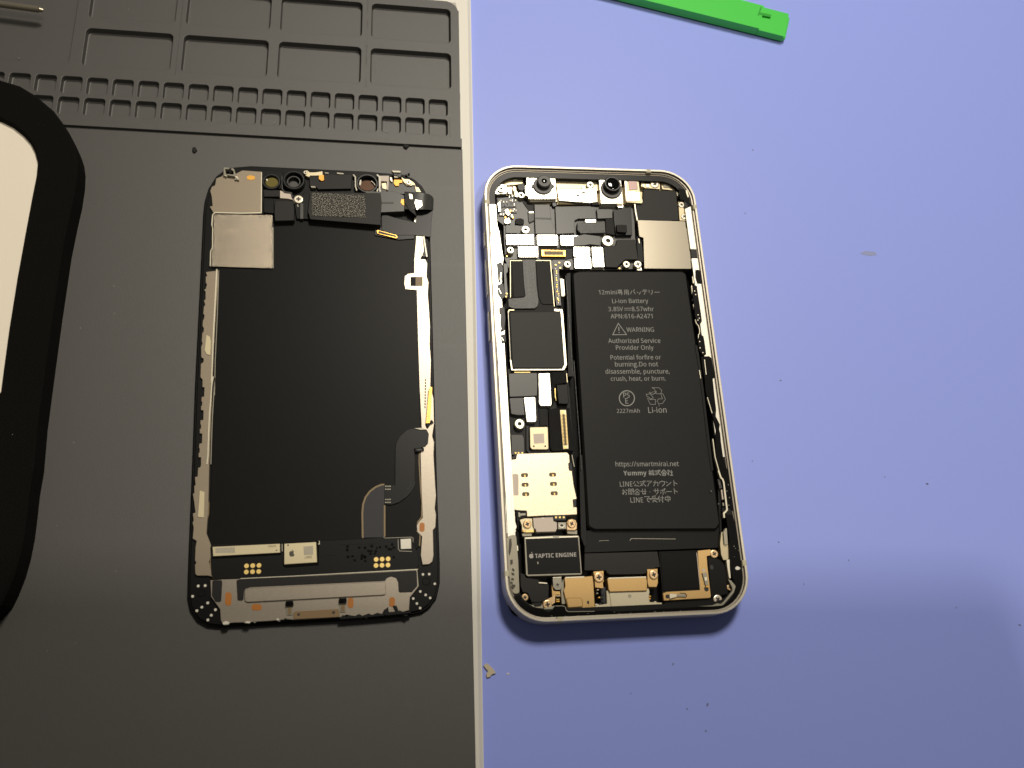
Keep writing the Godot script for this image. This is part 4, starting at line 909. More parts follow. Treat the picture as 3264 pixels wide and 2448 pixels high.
	line(bt, "recycling_mark", [13.83, 8.32, 13.47, 7.66, 13.85, 9.03], 0.11, 5.49, 5.54, "print_grey")
	text(bt, "label_text", "2227mAh", 1.6, 10.83, 8.09, 10.85, 5.52, "print_grey")
	text(bt, "label_text", "Li-ion", 10.53, 10.93, 15.76, 10.91, 5.52, "print_grey")
	text(bt, "label_text", "https://smartmirai.net", -0.23, 25.89, 17.42, 26.13, 5.52, "print_grey")
	text(bt, "label_text", "Yummy", 1.72, 28.4, 8.11, 28.47, 5.52, "print_grey", true)
	kana(bt, "label_text", "株式会社", 8.65, 28.61, 15.55, 28.67, 5.52, "print_grey", 0.13)
	text(bt, "label_text", "LINE", 0.44, 31.41, 3.89, 31.44, 5.52, "print_grey")
	kana(bt, "label_text", "公式アカウント", 4.03, 31.53, 16.61, 31.68, 5.52, "print_grey", 0.085)
	kana(bt, "label_text", "お問合せ・サポート", 0.61, 33.72, 16.44, 33.85, 5.52, "print_grey", 0.085)
	text(bt, "label_text", "LINE", 2.9, 35.81, 6.4, 35.85, 5.52, "print_grey")
	kana(bt, "label_text", "で受付中", 6.52, 35.87, 14.16, 35.96, 5.52, "print_grey", 0.085)
	p(phone, "battery_film", [-9.84, 42.82, 27.29, 42.67, 27.23, 45.55, 26.67, 48.39, 9.58, 48.45, -10.48, 48.46, -10.32, 46.55], 1.6, 4.4, "film_black", 0.1)
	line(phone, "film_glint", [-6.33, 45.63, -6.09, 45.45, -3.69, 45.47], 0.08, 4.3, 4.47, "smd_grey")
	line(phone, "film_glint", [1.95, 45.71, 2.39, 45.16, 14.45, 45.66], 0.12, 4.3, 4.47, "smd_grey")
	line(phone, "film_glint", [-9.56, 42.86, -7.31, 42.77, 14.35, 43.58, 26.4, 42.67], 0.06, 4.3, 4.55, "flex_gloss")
	p(phone, "side_rail", [-9.78, 22.26, -8.63, 22.28, -9.73, 46.6, -10.39, 46.89, -11.13, 44.38], 1.6, 4.6, "board_black")
	p(phone, "side_rail", [28.65, 23.01, 29.68, 23.03, 27.19, 45.94, 26.61, 46.55], 1.6, 4.8, "board_black")
	p(phone, "centre_plate", [-10.56, 48.64, 9.06, 48.8, 9.31, 52.85, 6.69, 53.25, 5.86, 53.49, 5.35, 54.3, 4.63, 54.52, -4.27, 54.34, -5.02, 53.92, -5.27, 53.24, -10.94, 53.03], 1.6, 4.7, "plate_black", 0.08, 0.2)
	var ls = p(phone, "loudspeaker", [9.38, 48.82, 19.97, 48.79, 20.29, 51.37, 23.81, 50.4, 25.81, 51.41, 27.41, 53.03, 27.8, 57.24, 26.8, 60.88, 23.58, 61.06, 22, 63.12, 9.44, 62.9, 9.09, 58.96], 1.6, 4.7, "plate_deep", 0.1, 0.2)
	p(ls, "speaker_face", [9.69, 49.1, 19.49, 49.05, 19.15, 58.76, 10.49, 58.97, 9.36, 58.99], 4.6, 4.85, "inside_black", 0.08)
	p(ls, "speaker_cap", [22.48, 50.64, 24.55, 51.12, 25.64, 51.62, 26.9, 53.23, 27.32, 57.27, 26.36, 60.61, 23.37, 61.04, 22.03, 61.35], 4.6, 5.1, "plate_deep", 0.12, 0.3)
	c(ls, "hole", 23.2, 53.5, 0.46, 4.9, 5.13, "recess_dark", 0, 0.62, 14)
	var cbr = p(phone, "copper_bracket", [19.81, 49.05, 23.45, 48.83, 23.81, 50.35, 22.13, 50.6, 22, 53.09, 21.91, 61.07, 21.45, 61.41, 15.16, 61.46, 9.14, 61.57, 9.07, 59.64, 10.23, 59.33, 19.17, 59.26], 4.5, 5.35, "copper", 0.08, 0.25)
	line(cbr, "bracket_edge", [19.53, 49.57, 19.27, 59.13], 0.18, 4.6, 5.3, "label_tan")
	p(cbr, "spring_contact", [20.13, 54.99, 21.4, 55, 21.37, 56.21, 21.36, 58.15, 20.63, 58.22, 20.45, 56.95], 5.2, 5.9, "smd_grey")
	p(cbr, "spring_contact", [20.54, 56.09, 21.24, 56.07, 21.21, 56.99, 20.5, 57], 5.6, 5.95, "edge_bright", 0.03)
	c(cbr, "slot", 20.9, 59.04, 0.61, 5.2, 5.4, "recess_dark", 0, 0.66, 20)
	c(cbr, "slot", 20.81, 54.26, 0.45, 5.2, 5.4, "label_tan", 0, 0, 20)
	p(cbr, "gold_part", [20.7, 58.2, 21.42, 58.22, 21.36, 58.71, 20.64, 58.68], 5.3, 5.7, "gold")
	p(cbr, "spring_contact", [10.62, 59.92, 12.58, 60.09, 12.57, 60.76, 10.6, 61.22], 5.2, 5.9, "edge_bright")
	p(cbr, "spring_contact", [12.63, 60.14, 14.93, 60.17, 14.84, 60.89, 12.62, 60.74], 5.2, 5.75, "smd_grey")
	c(cbr, "slot", 10.17, 60.54, 0.51, 5.2, 5.4, "recess_dark", 0, 0, 20)
	line(cbr, "slot", [13.58, 59.83, 15.01, 59.95, 15.38, 60.57, 14.87, 61.09], 0.22, 5.2, 5.4, "recess_dark")
	screw(phone, "screw", 24.25, 50.07, 1.1, 5.5, "screw_brass", "cross", 0.5)
	screw(phone, "screw", 26.95, 49.96, 0.9, 5.2, "screw_dark", "cross", 0.2)
	screw(phone, "screw", 23.71, 61.8, 1.2, 5.3, "screw_steel", "cross", 0.8)
	screw(phone, "screw", 27.38, 58.89, 0.8, 5.2, "screw_brass", "cross", 0.3)
	p(phone, "metal_trim", [17.79, 63.42, 21.65, 63.34, 23, 62.89, 24.56, 63.25, 24.2, 63.54, 21.61, 63.64], 5.2, 6.3, "smd_grey")
	p(phone, "screw_tab", [-8.65, 53.39, -5.96, 53.3, -6.11, 55.97, -6.4, 56.32, -6.37, 57.77, -8.54, 57.44, -8.49, 55.88], 2, 4.9, "copper", 0.08, 0.1)
	screw(phone, "screw", -7.38, 54.98, 1.3, 5.3, "screw_brass", "cross", 0.1)
	p(phone, "screw_tab", [5.72, 53.36, 8.49, 53.31, 8.2, 56.97, 7.71, 57.96, 5.65, 57.82, 5.45, 56.72], 2, 4.9, "copper", 0.08, 0.1)
	screw(phone, "screw", 7.23, 54.85, 1.2, 5.3, "screw_brass", "cross", 0.3)
	var cs = p(phone, "copper_shield", [-16.43, 54.71, -11.19, 54.67, -9.08, 54.57, -8.98, 56.35, -9.15, 62.47, -16.13, 62.35, -16.21, 61.82, -16.47, 60.39, -16.84, 57.99, -16.34, 56.82], 2, 5.2, "copper", 0.12, 0.15)
	p(cs, "raised_panel", [-16.56, 60, -15.86, 59.79, -12.62, 59.87, -12.26, 60.3, -12.21, 62.31, -16.19, 62.38], 5, 5.5, "copper", 0.22, 0.4)
	line(cs, "shield_edge", [-16.23, 54.73, -11.3, 54.7], 0.28, 5, 5.26, "edge_bright")
	p(cs, "hole", [-11.12, 60.79, -10.47, 60.76, -10.57, 61.64, -11, 61.51], 5, 5.23, "recess_dark", 0, 0.2)
	p(phone, "metal_tab", [-19.46, 54.63, -17.16, 54.6, -17.07, 56.76, -17.61, 57.7, -18.85, 57.71, -19.5, 56.97], 2, 5, "smd_grey", 0.08, 0.3)
	screw(phone, "screw", -18.3, 56.42, 0.8, 5.05, "smd_grey", "cross", 0.2)
	line(phone, "shield_edge", [-19.46, 54.58, -17.17, 54.55], 0.2, 4.8, 5.06, "edge_bright")
	p(phone, "copper_clip", [-19.73, 56.3, -19.38, 57.81, -17.69, 58.02, -17.64, 59.37, -19.79, 59.28], 2, 4.5, "copper")
	p(phone, "screw_tab", [-22.36, 60.52, -21.55, 59.96, -19.81, 59.29, -18.98, 58.43, -19.15, 60.8, -20.12, 61.35, -20.66, 62.51, -22.03, 62.3], 2, 4.6, "screw_brass", 0.08, 0.2)
	screw(phone, "screw", -21.23, 61.23, 1.2, 5, "screw_brass", "cross", 0.2)
	p(phone, "contact", [-18.77, 58.46, -17.85, 58.5, -17.87, 58.74, -18.79, 58.7], 4, 4.8, "gold_pad")
	p(phone, "contact", [-18.82, 59.06, -17.83, 59.1, -17.85, 59.39, -18.84, 59.35], 4, 4.8, "smd_grey")
	p(phone, "contact", [-18.88, 59.89, -18.02, 59.92, -18.04, 60.16, -18.9, 60.12], 4, 4.8, "gold_pad")
	p(phone, "contact", [-18.91, 60.3, -17.99, 60.34, -18.02, 60.72, -18.94, 60.68], 4, 4.8, "gold")
	p(phone, "side_plate", [-17.41, 57.87, -16.86, 55.49, -16.5, 54.9, -16.67, 57.9, -15.99, 60.31, -16, 61.21, -17.42, 61.21], 2, 4.4, "tape_cream")
	var cp = p(phone, "charging_port", [-5.57, 58.37, 5.69, 58.21, 5.82, 59.12, 5.43, 60.61, 5.63, 61.68, 8.81, 61.96, 8.77, 63.4, 5.29, 63.37, 4.86, 63.74, -4.34, 63.56, -4.77, 63.18, -8.83, 63.25, -8.87, 61.97, -5.72, 61.65], 1.8, 4.6, "port_cream", 0.12, 0.15)
	p(cp, "port_cover", [-5.31, 55.46, -4.84, 55.18, 5.05, 55.25, 5.24, 56.47, 4.97, 58.88, -4.87, 58.79, -5.18, 58.18], 2, 5.4, "copper", 0.12, 0.15)
	line(cp, "shield_edge", [-5.03, 55.33, 5.02, 55.37], 0.26, 5.2, 5.46, "edge_bright")
	p(cp, "port_lip", [-4.91, 58.88, 5.53, 58.9, 5.23, 63.04, -4.68, 63.07], 4.4, 4.9, "port_cream", 0.12, 0.1)
	c(cp, "dimple", 0.33, 59.99, 0.47, 4.8, 4.92, "tape_cream", 0, 0, 20)
	p(cp, "port_edge", [-4.64, 63.2, 5.26, 63.32, 4.73, 63.83, -4.37, 63.65], 4.4, 4.7, "edge_bright", 0.03)
	p(phone, "chip_part", [-6.92, 58.71, -6.23, 58.74, -6.28, 59.28, -6.97, 59.25], 2, 4.2, "smd_dark", 0.08)
	p(phone, "chip_part", [-7.11, 59.76, -6.42, 59.79, -6.47, 60.32, -7.16, 60.29], 2, 4.2, "smd_dark", 0.08)
	p(phone, "chip_part", [-7, 60.66, -6.32, 60.69, -6.37, 61.22, -7.05, 61.2], 2, 4.2, "smd_dark", 0.08)
	p(phone, "chip_part", [-6.68, 61.27, -6, 61.3, -6.05, 61.84, -6.73, 61.81], 2, 4.2, "smd_dark", 0.08)
	p(phone, "chip_part", [-7.62, 61.23, -6.93, 61.26, -6.98, 61.8, -7.67, 61.77], 2, 4.2, "smd_dark", 0.08)
	p(phone, "contact", [-7.78, 59.75, -7.28, 59.77, -7.32, 60.13, -7.82, 60.11], 2, 4.4, "gold")
	p(phone, "contact", [-7.98, 57.79, -7.48, 57.81, -7.52, 58.17, -8.02, 58.15], 2, 4.4, "label_tan")
	p(phone, "contact", [-8.22, 58.69, -7.72, 58.71, -7.75, 59.07, -8.25, 59.05], 2, 4.4, "smd_grey")
	p(phone, "contact", [5.65, 60, 6.16, 60.02, 6.12, 60.38, 5.61, 60.36], 2, 4.4, "gold")
	p(phone, "contact", [5.49, 60.59, 6, 60.61, 5.96, 60.97, 5.45, 60.95], 2, 4.4, "gold")
	p(phone, "contact", [-8.78, 61.45, -8.28, 61.47, -8.31, 61.82, -8.81, 61.8], 2, 4.4, "edge_bright")
	p(phone, "contact", [6.89, 61.49, 7.39, 61.51, 7.35, 61.87, 6.85, 61.85], 2, 4.4, "edge_bright")
	p(phone, "contact", [-8.32, 61.58, -7.83, 61.6, -7.86, 61.96, -8.35, 61.94], 2, 4.4, "edge_bright")
	p(phone, "flex_patch", [-6.8, 57.29, -5.06, 57.2, -5.29, 61.41, -7.19, 61.48], 1.6, 3.6, "smd_dark")
	p(phone, "antenna_block", [-27.71, 53.01, -26.65, 53.35, -26.25, 54.26, -23.05, 54.83, -22.65, 55.75, -20.65, 55.83, -20.45, 56.58, -20.95, 60.13, -23.44, 60.56, -25.26, 60.4, -26.03, 58.15, -27.39, 57.8, -27.82, 56.3], 1.6, 4.6, "plate_black", 0.1, 0.2)
	line(phone, "metal_trim", [-23.1, 55.68, -20.95, 55.91], 0.3, 4.4, 4.9, "edge_bright")
	p(phone, "metal_trim", [-28.11, 59.84, -27.29, 60.32, -25.53, 61.27, -22.77, 60.94, -22.56, 62.27, -25.57, 61.79, -27.35, 61.19], 4.5, 5.9, "tape_cream", 0.06)
	p(phone, "antenna_block", [-25.51, 60.69, -22.63, 60.76, -23.15, 61.67, -24.67, 61.75], 4.5, 6, "plate_black", 0.06)
	screw(phone, "screw", -26.93, 59.22, 0.9, 5.2, "screw_brass", "cross", 0.2)
	p(phone, "metal_trim", [-22.58, 62.28, -20.41, 61.79, -19.49, 61.68, -20.15, 62.38, -21.42, 63.15], 5, 6, "tape_cream")
	line(phone, "metal_trim", [-19.56, 61.8, -17.73, 61.82, -16.99, 62.11, -16.84, 63, -16.32, 63.34, -9.57, 63.52], 0.16, 5.6, 6.35, "smd_grey")
	c(phone, "glue_fleck", -8.53, 64.66, 0.16, 6.2, 6.34, "crumb_grey", 0.02, 0.1, 7)
	c(phone, "glue_fleck", -9.13, 64.43, 0.11, 6.2, 6.34, "crumb_grey", 0.02, 0.12, 7)
	c(phone, "glue_fleck", -13.96, 64.45, 0.17, 6.2, 6.34, "crumb_grey", 0.02, 0.11, 7)
	c(phone, "glue_fleck", -20.49, 64.23, 0.11, 6.2, 6.34, "crumb_grey", 0.02, 0.13, 7)
	c(phone, "glue_fleck", 8.46, 64.39, 0.2, 6.2, 6.34, "crumb_grey", 0.02, 0.08, 7)
	c(phone, "glue_fleck", -5.74, 64.64, 0.14, 6.2, 6.34, "crumb_grey", 0.02, 0.08, 7)
	c(phone, "glue_fleck", -20.78, 64.16, 0.11, 6.2, 6.34, "crumb_grey", 0.02, 0.08, 7)
	c(phone, "glue_fleck", -17.11, 64.37, 0.15, 6.2, 6.34, "crumb_grey", 0.02, 0.09, 7)
	c(phone, "glue_fleck", -0.25, 64.35, 0.15, 6.2, 6.34, "crumb_grey", 0.02, 0.1, 7)
	c(phone, "glue_fleck", 6, 64.31, 0.1, 6.2, 6.34, "crumb_grey", 0.02, 0.13, 7)
	c(phone, "glue_fleck", 13.01, 64.41, 0.2, 6.2, 6.34, "crumb_grey", 0.02, 0.1, 7)
	c(phone, "glue_fleck", -3.22, 64.38, 0.14, 6.2, 6.34, "crumb_grey", 0.02, 0.13, 7)
	c(phone, "glue_fleck", -4.45, 63.97, 0.16, 6.2, 6.34, "crumb_grey", 0.02, 0.08, 7)
	c(phone, "glue_fleck", -11.26, 64.02, 0.14, 6.2, 6.34, "crumb_grey", 0.02, 0.07, 7)
	c(phone, "glue_fleck", -16.06, 64.59, 0.22, 6.2, 6.34, "crumb_grey", 0.02, 0.15, 7)
	c(phone, "glue_fleck", 6.27, 64.3, 0.19, 6.2, 6.34, "crumb_grey", 0.02, 0.08, 7)
	c(phone, "glue_fleck", 29.3, 51.13, 0.13, 6.2, 6.34, "crumb_grey", 0.02, 0.07, 7)
	c(phone, "glue_fleck", 30.69, 49.53, 0.15, 6.2, 6.34, "crumb_grey", 0.02, 0.1, 7)
	c(phone, "glue_fleck", 29.64, 48.41, 0.2, 6.2, 6.34, "crumb_grey", 0.02, 0.13, 7)
	c(phone, "glue_fleck", 30.92, 40.9, 0.19, 6.2, 6.34, "crumb_grey", 0.02, 0.09, 7)
	c(phone, "glue_fleck", 31.22, 41.17, 0.17, 6.2, 6.34, "crumb_grey", 0.02, 0.1, 7)
	c(phone, "glue_fleck", 29.95, 48.98, 0.13, 6.2, 6.34, "crumb_grey", 0.02, 0.11, 7)
	c(phone, "glue_fleck", 31.63, 42.95, 0.12, 6.2, 6.34, "crumb_grey", 0.02, 0.07, 7)
	c(phone, "glue_fleck", 29.67, 53.78, 0.11, 6.2, 6.34, "crumb_grey", 0.02, 0.1, 7)
	c(phone, "glue_fleck", 29.5, 53.85, 0.1, 6.2, 6.34, "crumb_grey", 0.02, 0.14, 7)
	c(phone, "glue_fleck", 31.24, 43.37, 0.2, 6.2, 6.34, "crumb_grey", 0.02, 0.13, 7)
	p(phone, "glue_blob", [28.95, 54.03, 29.64, 53.56, 30.43, 53.89, 30.45, 54.48, 29.68, 54.74, 29.09, 54.53], 6.1, 6.5, "foil", 0.1, 0.3)


func display_parts(display: Node3D) -> void:
	p(display, "cover_glass", [-103.55, -63.83, -98.31, -64.53, -66.35, -63.88, -54.78, -63.12, -52.08, -61.73, -49.85, -59.49, -48.39, -56.4, -47.88, -48.37, -48, -18.86, -48.12, 8.56, -48.14, 34.12, -48.06, 49.74, -48.22, 54.89, -49.11, 58.33, -50.89, 60.56, -52.87, 61.84, -57.12, 62.49, -79.09, 63.02, -101.33, 63.2, -104.02, 62.79, -106.4, 61.38, -108.12, 58.89, -108.93, 55.9, -109.18, 47.58, -109.57, 24.52, -110.06, 1.16, -110.31, -27.68, -110.58, -48.8, -110.44, -52.77, -109.63, -56.81, -107.62, -60.93, -105.57, -62.84], 3.5, 4.6, "glass_edge", 0.25)
	p(display, "display_frame", [-102.93, -63.02, -98.22, -63.7, -66.35, -63.04, -55.27, -62.26, -52.57, -60.98, -50.36, -58.65, -48.98, -55.67, -48.46, -48.08, -48.56, -18.64, -48.66, 8.72, -48.66, 34.21, -48.57, 49.8, -48.72, 54.55, -49.61, 57.99, -51.3, 60.06, -53.27, 61.27, -57.13, 61.93, -79.07, 62.48, -101.06, 62.68, -103.68, 62.27, -105.91, 60.93, -107.54, 58.6, -108.36, 55.62, -108.58, 47.68, -108.94, 24.66, -109.42, 1.35, -109.65, -27.45, -109.9, -48.53, -109.65, -52, -108.92, -55.92, -106.99, -60.03, -105.03, -61.93], 4.4, 5.1, "glass_edge", 0.15)
	p(display, "display_back", [-105.74, -52.38, -90.93, -51.79, -53.32, -47.73, -50.79, -41.75, -51.99, -27.97, -52.13, -0.05, -52.27, 25.94, -53.06, 45.45, -56.91, 49.25, -104.05, 47.6, -104.71, 42.99, -104.62, 32.86, -104.97, -0.3, -105.6, -31.06], 4.4, 5.5, "panel_black", 0.08)
	var st = p(display, "side_strip", [-108.83, -30.26, -108.4, -29.05, -108.76, -28.87, -108.66, -26.97, -108.34, -26.63, -108.57, -25.26, -109.01, -24.91, -108.59, -24.4, -108.48, -22.18, -108.88, -21.83, -108.48, -20.48, -108.79, -20.14, -108.86, -18.11, -108.53, -17.44, -108.6, -16.44, -108.83, -16.1, -108.86, -14.42, -108.47, -13.76, -108.54, -12.76, -108.81, -12.43, -108.84, -10.11, -108.61, -9.46, -108.9, -8.47, -108.7, -5.53, -108.1, -5.2, -108.1, -4.23, -108.72, -3.75, -108.64, -0.04, -108.09, 0.6, -108.02, 1.88, -108.01, 2.68, -107.47, 2.77, -107.48, 5.28, -108.06, 5.36, -108.06, 6.57, -107.86, 6.68, -107.87, 7.72, -108.09, 7.83, -108.03, 8.93, -107.42, 9.02, -107.35, 11.56, -108, 11.63, -108, 12.75, -107.83, 12.82, -107.81, 13.87, -108.07, 13.95, -108.01, 15.14, -107.42, 15.23, -107.36, 17.72, -108, 17.85, -108, 18.96, -107.84, 19.08, -107.81, 20.21, -108.04, 20.29, -107.98, 21.38, -107.38, 21.47, -107.29, 23.23, -107.39, 23.92, -107.95, 24.15, -107.94, 26.31, -108.6, 26.52, -108.33, 28.44, -108.64, 28.87, -108.5, 30.49, -108.82, 30.78, -108.43, 32.85, -107.97, 35.42, -108.59, 35.71, -108.3, 37.38, -108.53, 37.98, -108.2, 39.2, -108.26, 41.89, -107.3, 42.52, -107.51, 44.01, -107.45, 47.26, -107.08, 47.86, -107.4, 48.29, -107.22, 50.49, -106.72, 50.91, -104.19, 51.01, -103.1, 51.29, -104.15, 47.63, -103.62, 46.51, -103.91, 43.45, -105.08, 40.71, -104.95, 34.48, -105.27, 23.28, -105.46, 8.35, -105.66, -8.99, -105.61, -17.98, -105.39, -30.75], 4.8, 5.75, "plate_taupe", 0.06)
	st.set_meta("label", "serrated silver strip along the left edge")
	line(display, "strip_edge", [-105.41, -0.14, -105.68, 2.48, -105.71, 5.94, -105.84, 9.94, -105.82, 15.58, -105.68, 21.13, -105.83, 23.31], 0.28, 5.5, 5.95, "edge_bright")
	line(display, "strip_edge", [-104.98, -0.21, -105.07, 4.87, -105.12, 10.59, -105.05, 16.23, -104.9, 23.28], 0.22, 5.2, 5.75, "smd_grey")
	line(display, "strip_edge", [-105.96, -31.07, -105.96, -21.43, -105.93, -11.36, -105.74, 1.65], 0.3, 5.5, 5.95, "edge_bright")
	line(display, "strip_edge", [-105.46, -30.83, -105.24, -18.14, -105.15, -4.88, -104.89, 4.95], 0.2, 5.2, 5.75, "smd_grey")
	line(display, "strip_edge", [-104.99, 32.87, -104.93, 35.93, -105.4, 38.05, -105.34, 42.26, -103.81, 44.1, -103.79, 50.3, -102.73, 51.65], 0.35, 5.1, 5.6, "flex_edge")
	p(display, "foil_patch", [-107.72, -11.86, -106.81, -11.36, -106.45, -10.04, -106.41, -6.11, -107.3, -6.27, -107.94, -7.41], 5.6, 5.95, "chip_cream", 0.05, 0.1)
	p(display, "foil_patch", [-107.24, 29.96, -106.02, 30.39, -105.84, 36.85, -107.34, 36.65, -107.24, 32.89], 5.6, 5.95, "chip_cream", 0.05, 0.2)
	p(display, "corner_plate", [-105.36, -61.27, -104.12, -59.65, -102.32, -61, -100.51, -62.25, -95.21, -61.98, -94.8, -48.78, -107.74, -48.45, -108.83, -50.42, -108.05, -50.58, -108.43, -53.52, -108.89, -55.31, -108.53, -56.7, -107.69, -57.16, -107.49, -59.36, -105.99, -60.14], 4.6, 5.7, "plate_taupe", 0.08)
	line(display, "plate_edge", [-95.19, -61.7, -94.84, -48.77], 0.25, 5.3, 5.85, "edge_bright")
	line(display, "plate_edge", [-94.77, -48.64, -100.26, -48.35, -107.24, -48.39, -107.81, -47.66, -107.9, -44.48], 0.3, 5.3, 5.95, "edge_bright")
	line(display, "plate_edge", [-107.9, -44.48, -107.63, -43.78, -107.39, -37.51, -107.81, -36.46, -107.71, -31.94], 0.25, 5.3, 5.95, "edge_bright")
	p(display, "shield_plate", [-107.57, -47.78, -91.73, -47.97, -91.22, -31.72, -91.52, -31.48, -107.34, -31.82, -107.56, -36.44, -107.14, -37.49, -107.38, -43.76], 4.8, 6, "plate_satin", 0.12, 0.15)
	line(display, "plate_edge", [-91.5, -44.11, -91.16, -31.61], 0.22, 5.4, 6.02, "smd_grey")
	p(display, "orange_spot", [-99.19, -60.25, -98.27, -60.72, -96.86, -60.32, -96.99, -59.36, -98.06, -59.07, -99.1, -59.4], 5.6, 5.78, "orange_gold", 0.02, 0.3)
	p(display, "clip", [-105.43, -62.44, -104.05, -62.45, -103.91, -61.94, -105.03, -61.9, -104.73, -60.35, -102.65, -60.24, -102.77, -61.34, -103.49, -61.87, -103.2, -62.43, -102.57, -61.99, -102.03, -60.26, -101.71, -59.9, -102.63, -59.69, -105.41, -60.15], 5.5, 6.6, "smd_grey")
	p(display, "clip", [-105.43, -60.3, -104.34, -59.88, -104.56, -59.6, -105.42, -60.03], 5.5, 6.5, "edge_bright")
	p(display, "clip", [-102.66, -60.21, -101.65, -59.88, -101.14, -58.7, -101.44, -58.69, -102.65, -59.94], 5.5, 6.5, "edge_bright")
	c(display, "clip", -101.99, -59.07, 0.38, 5.5, 6.3, "smd_grey", 0.05, 0, 12)
	p(display, "sensor_frame", [-95.07, -62.6, -89.33, -62.24, -89.36, -56.69, -89.98, -56.67, -94.41, -56.53, -94.91, -57.61], 4.6, 5.6, "board_black", 0.1, 0.4)
	tube(display, "light_guide", -92.29, -58.49, 2.57, 1.83, 5.4, 6.4, "lens_black", 0.2)
	c(display, "lens_glass", -92.22, -58.48, 1.83, 5.5, 5.9, "olive_glass", 0.15, 1.61, 28)
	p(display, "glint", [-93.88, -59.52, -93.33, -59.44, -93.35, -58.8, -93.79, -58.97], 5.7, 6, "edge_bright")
	tube(display, "camera_ring", -86.09, -58.84, 3.13, 2.35, 5, 6.9, "lens_black", 0.25)
	tube(display, "camera_ring", -86.17, -58.66, 1.92, 1.49, 5, 6.3, "lens_grey", 0.1)
	c(display, "lens_glass", -86.2, -58.09, 1.18, 5.3, 5.8, "lens_grey", 0.05, 0.97, 24)
	line(display, "sensor_rim", [-89.49, -60.62, -89.31, -56.38, -88.66, -55.39, -86.78, -55.18, -86.44, -53.72], 0.3, 5.2, 6.1, "flex_gloss")
	p(display, "sensor_cover", [-94.37, -56.07, -90.09, -56.02, -89.96, -53.92, -94.22, -53.8], 4.8, 5.9, "plate_black", 0.08, 0.2)
	p(display, "flex_pad", [-89.95, -56, -88.37, -55.4, -86.81, -55.17, -86.45, -53.08, -87.7, -53.41, -89.88, -53.53], 4.8, 5.8, "label_tan", 0.05, 0.15)
	p(display, "sensor_cover", [-94.23, -53.46, -90.04, -53.31, -87.7, -53.11, -86.61, -52.77, -86, -49.8, -94.42, -49.58], 4.8, 5.7, "board_black", 0.08)
	screw(display, "screw", -84.73, -52.71, 1.3, 6.9, "screw_steel", "cross", 0)
	p(display, "metal_tab", [-86.33, -53.28, -85.6, -51.75, -85.83, -51.56, -86.4, -52.82], 5.6, 6.4, "smd_grey")
	line(display, "metal_tab", [-84.97, -51.32, -84.8, -50.51], 0.3, 5.6, 6.4, "smd_grey")
	p(display, "ground_strap", [-83.46, -62.34, -82.51, -62.56, -81.79, -61.93, -80.28, -61.98, -78.22, -62.42, -78.13, -61.03, -80.19, -60.86, -81.69, -60.81, -81.84, -60.34, -82.64, -60.6, -83.36, -61.32], 5.2, 6.2, "chip_cream", 0.08, 0.15)
	screw(display, "screw", -82.95, -61.7, 0.6, 6.5, "screw_steel", "cross", 0)
	p(display, "gold_spot", [-79.25, -61.03, -77.82, -61.15, -77.74, -59.4, -78.44, -59.12, -79.24, -59.73], 5.3, 6.3, "orange_gold", 0.05, 0.1)
	p(display, "top_flex", [-81.9, -61.01, -79.43, -61.09, -79.09, -59.24, -77.67, -59.4, -77.69, -61.71, -69.85, -61.6, -70.17, -57.1, -79.38, -56.64, -79.86, -57.36, -81.76, -57.67], 4.8, 5.9, "plate_black", 0.08)
	p(display, "metal_tab", [-77.58, -62.08, -76.56, -62.01, -76.4, -61.64, -77.51, -61.67], 5.2, 6.2, "smd_grey")
	p(display, "metal_tab", [-74.33, -62.16, -72.35, -62, -72.15, -61.56, -74.07, -61.64], 5.2, 6.2, "smd_grey")
	p(display, "metal_tab", [-81.52, -57.46, -80.25, -57.42, -79.93, -56.92, -81.26, -56.95], 5.2, 6.2, "smd_grey")
	tube(display, "light_guide", -65.6, -58.58, 3.21, 2.41, 5.2, 6.6, "lens_black", 0.25)
	c(display, "lens_glass", -65.6, -58.26, 2.37, 5.3, 5.9, "amber_glass", 0.15, 1.77, 28)
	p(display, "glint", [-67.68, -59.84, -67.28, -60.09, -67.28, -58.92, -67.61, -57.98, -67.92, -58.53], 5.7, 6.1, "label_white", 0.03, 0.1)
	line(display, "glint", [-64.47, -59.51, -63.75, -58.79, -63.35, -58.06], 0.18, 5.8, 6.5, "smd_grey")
	line(display, "sensor_rim", [-69.6, -61.47, -68.96, -60.74, -68.92, -57.57, -68.57, -56.28], 0.35, 5.3, 6.4, "smd_grey")
	line(display, "sensor_rim", [-62.84, -61.57, -62.12, -60.84, -62.07, -56.92, -61.93, -55.81], 0.42, 5.3, 6.6, "label_white")
	p(display, "sensor_box", [-62.03, -61.28, -59.36, -61.37, -59.66, -56.68, -60.14, -56.66, -60.03, -59.47, -61.65, -59.51, -61.74, -57.92, -61.9, -57.91], 5.2, 6.5, "label_tan", 0.06)
	p(display, "prism", [-61.57, -59.04, -60.19, -59.18, -59.94, -56.85, -61.34, -57.27], 5, 6.2, "chip_cream", 0.1)
	p(display, "prism", [-61.56, -59.67, -60.18, -59.71, -60.11, -59.25, -61.56, -59.11], 5, 6.1, "plate_black")
	p(display, "metal_tab", [-62.63, -57.27, -62.39, -57.09, -62.72, -55.96, -63.04, -56.32], 5.3, 6.3, "label_white")
	p(display, "clip", [-58.62, -62.7, -56.11, -62.65, -56.03, -62.08, -58.15, -62.06], 6, 7.2, "smd_grey")
	p(display, "clip", [-58.13, -62.26, -56.1, -62.28, -55.7, -61.68, -55.88, -60.92, -56.53, -60.71, -56.85, -61.08, -57.99, -61.23], 5.5, 6.8, "flex_gloss", 0.1)
	p(display, "clip", [-57.98, -61.26, -56.84, -61.3, -56.53, -60.84, -57.91, -60.7], 5.5, 6.6, "smd_grey")
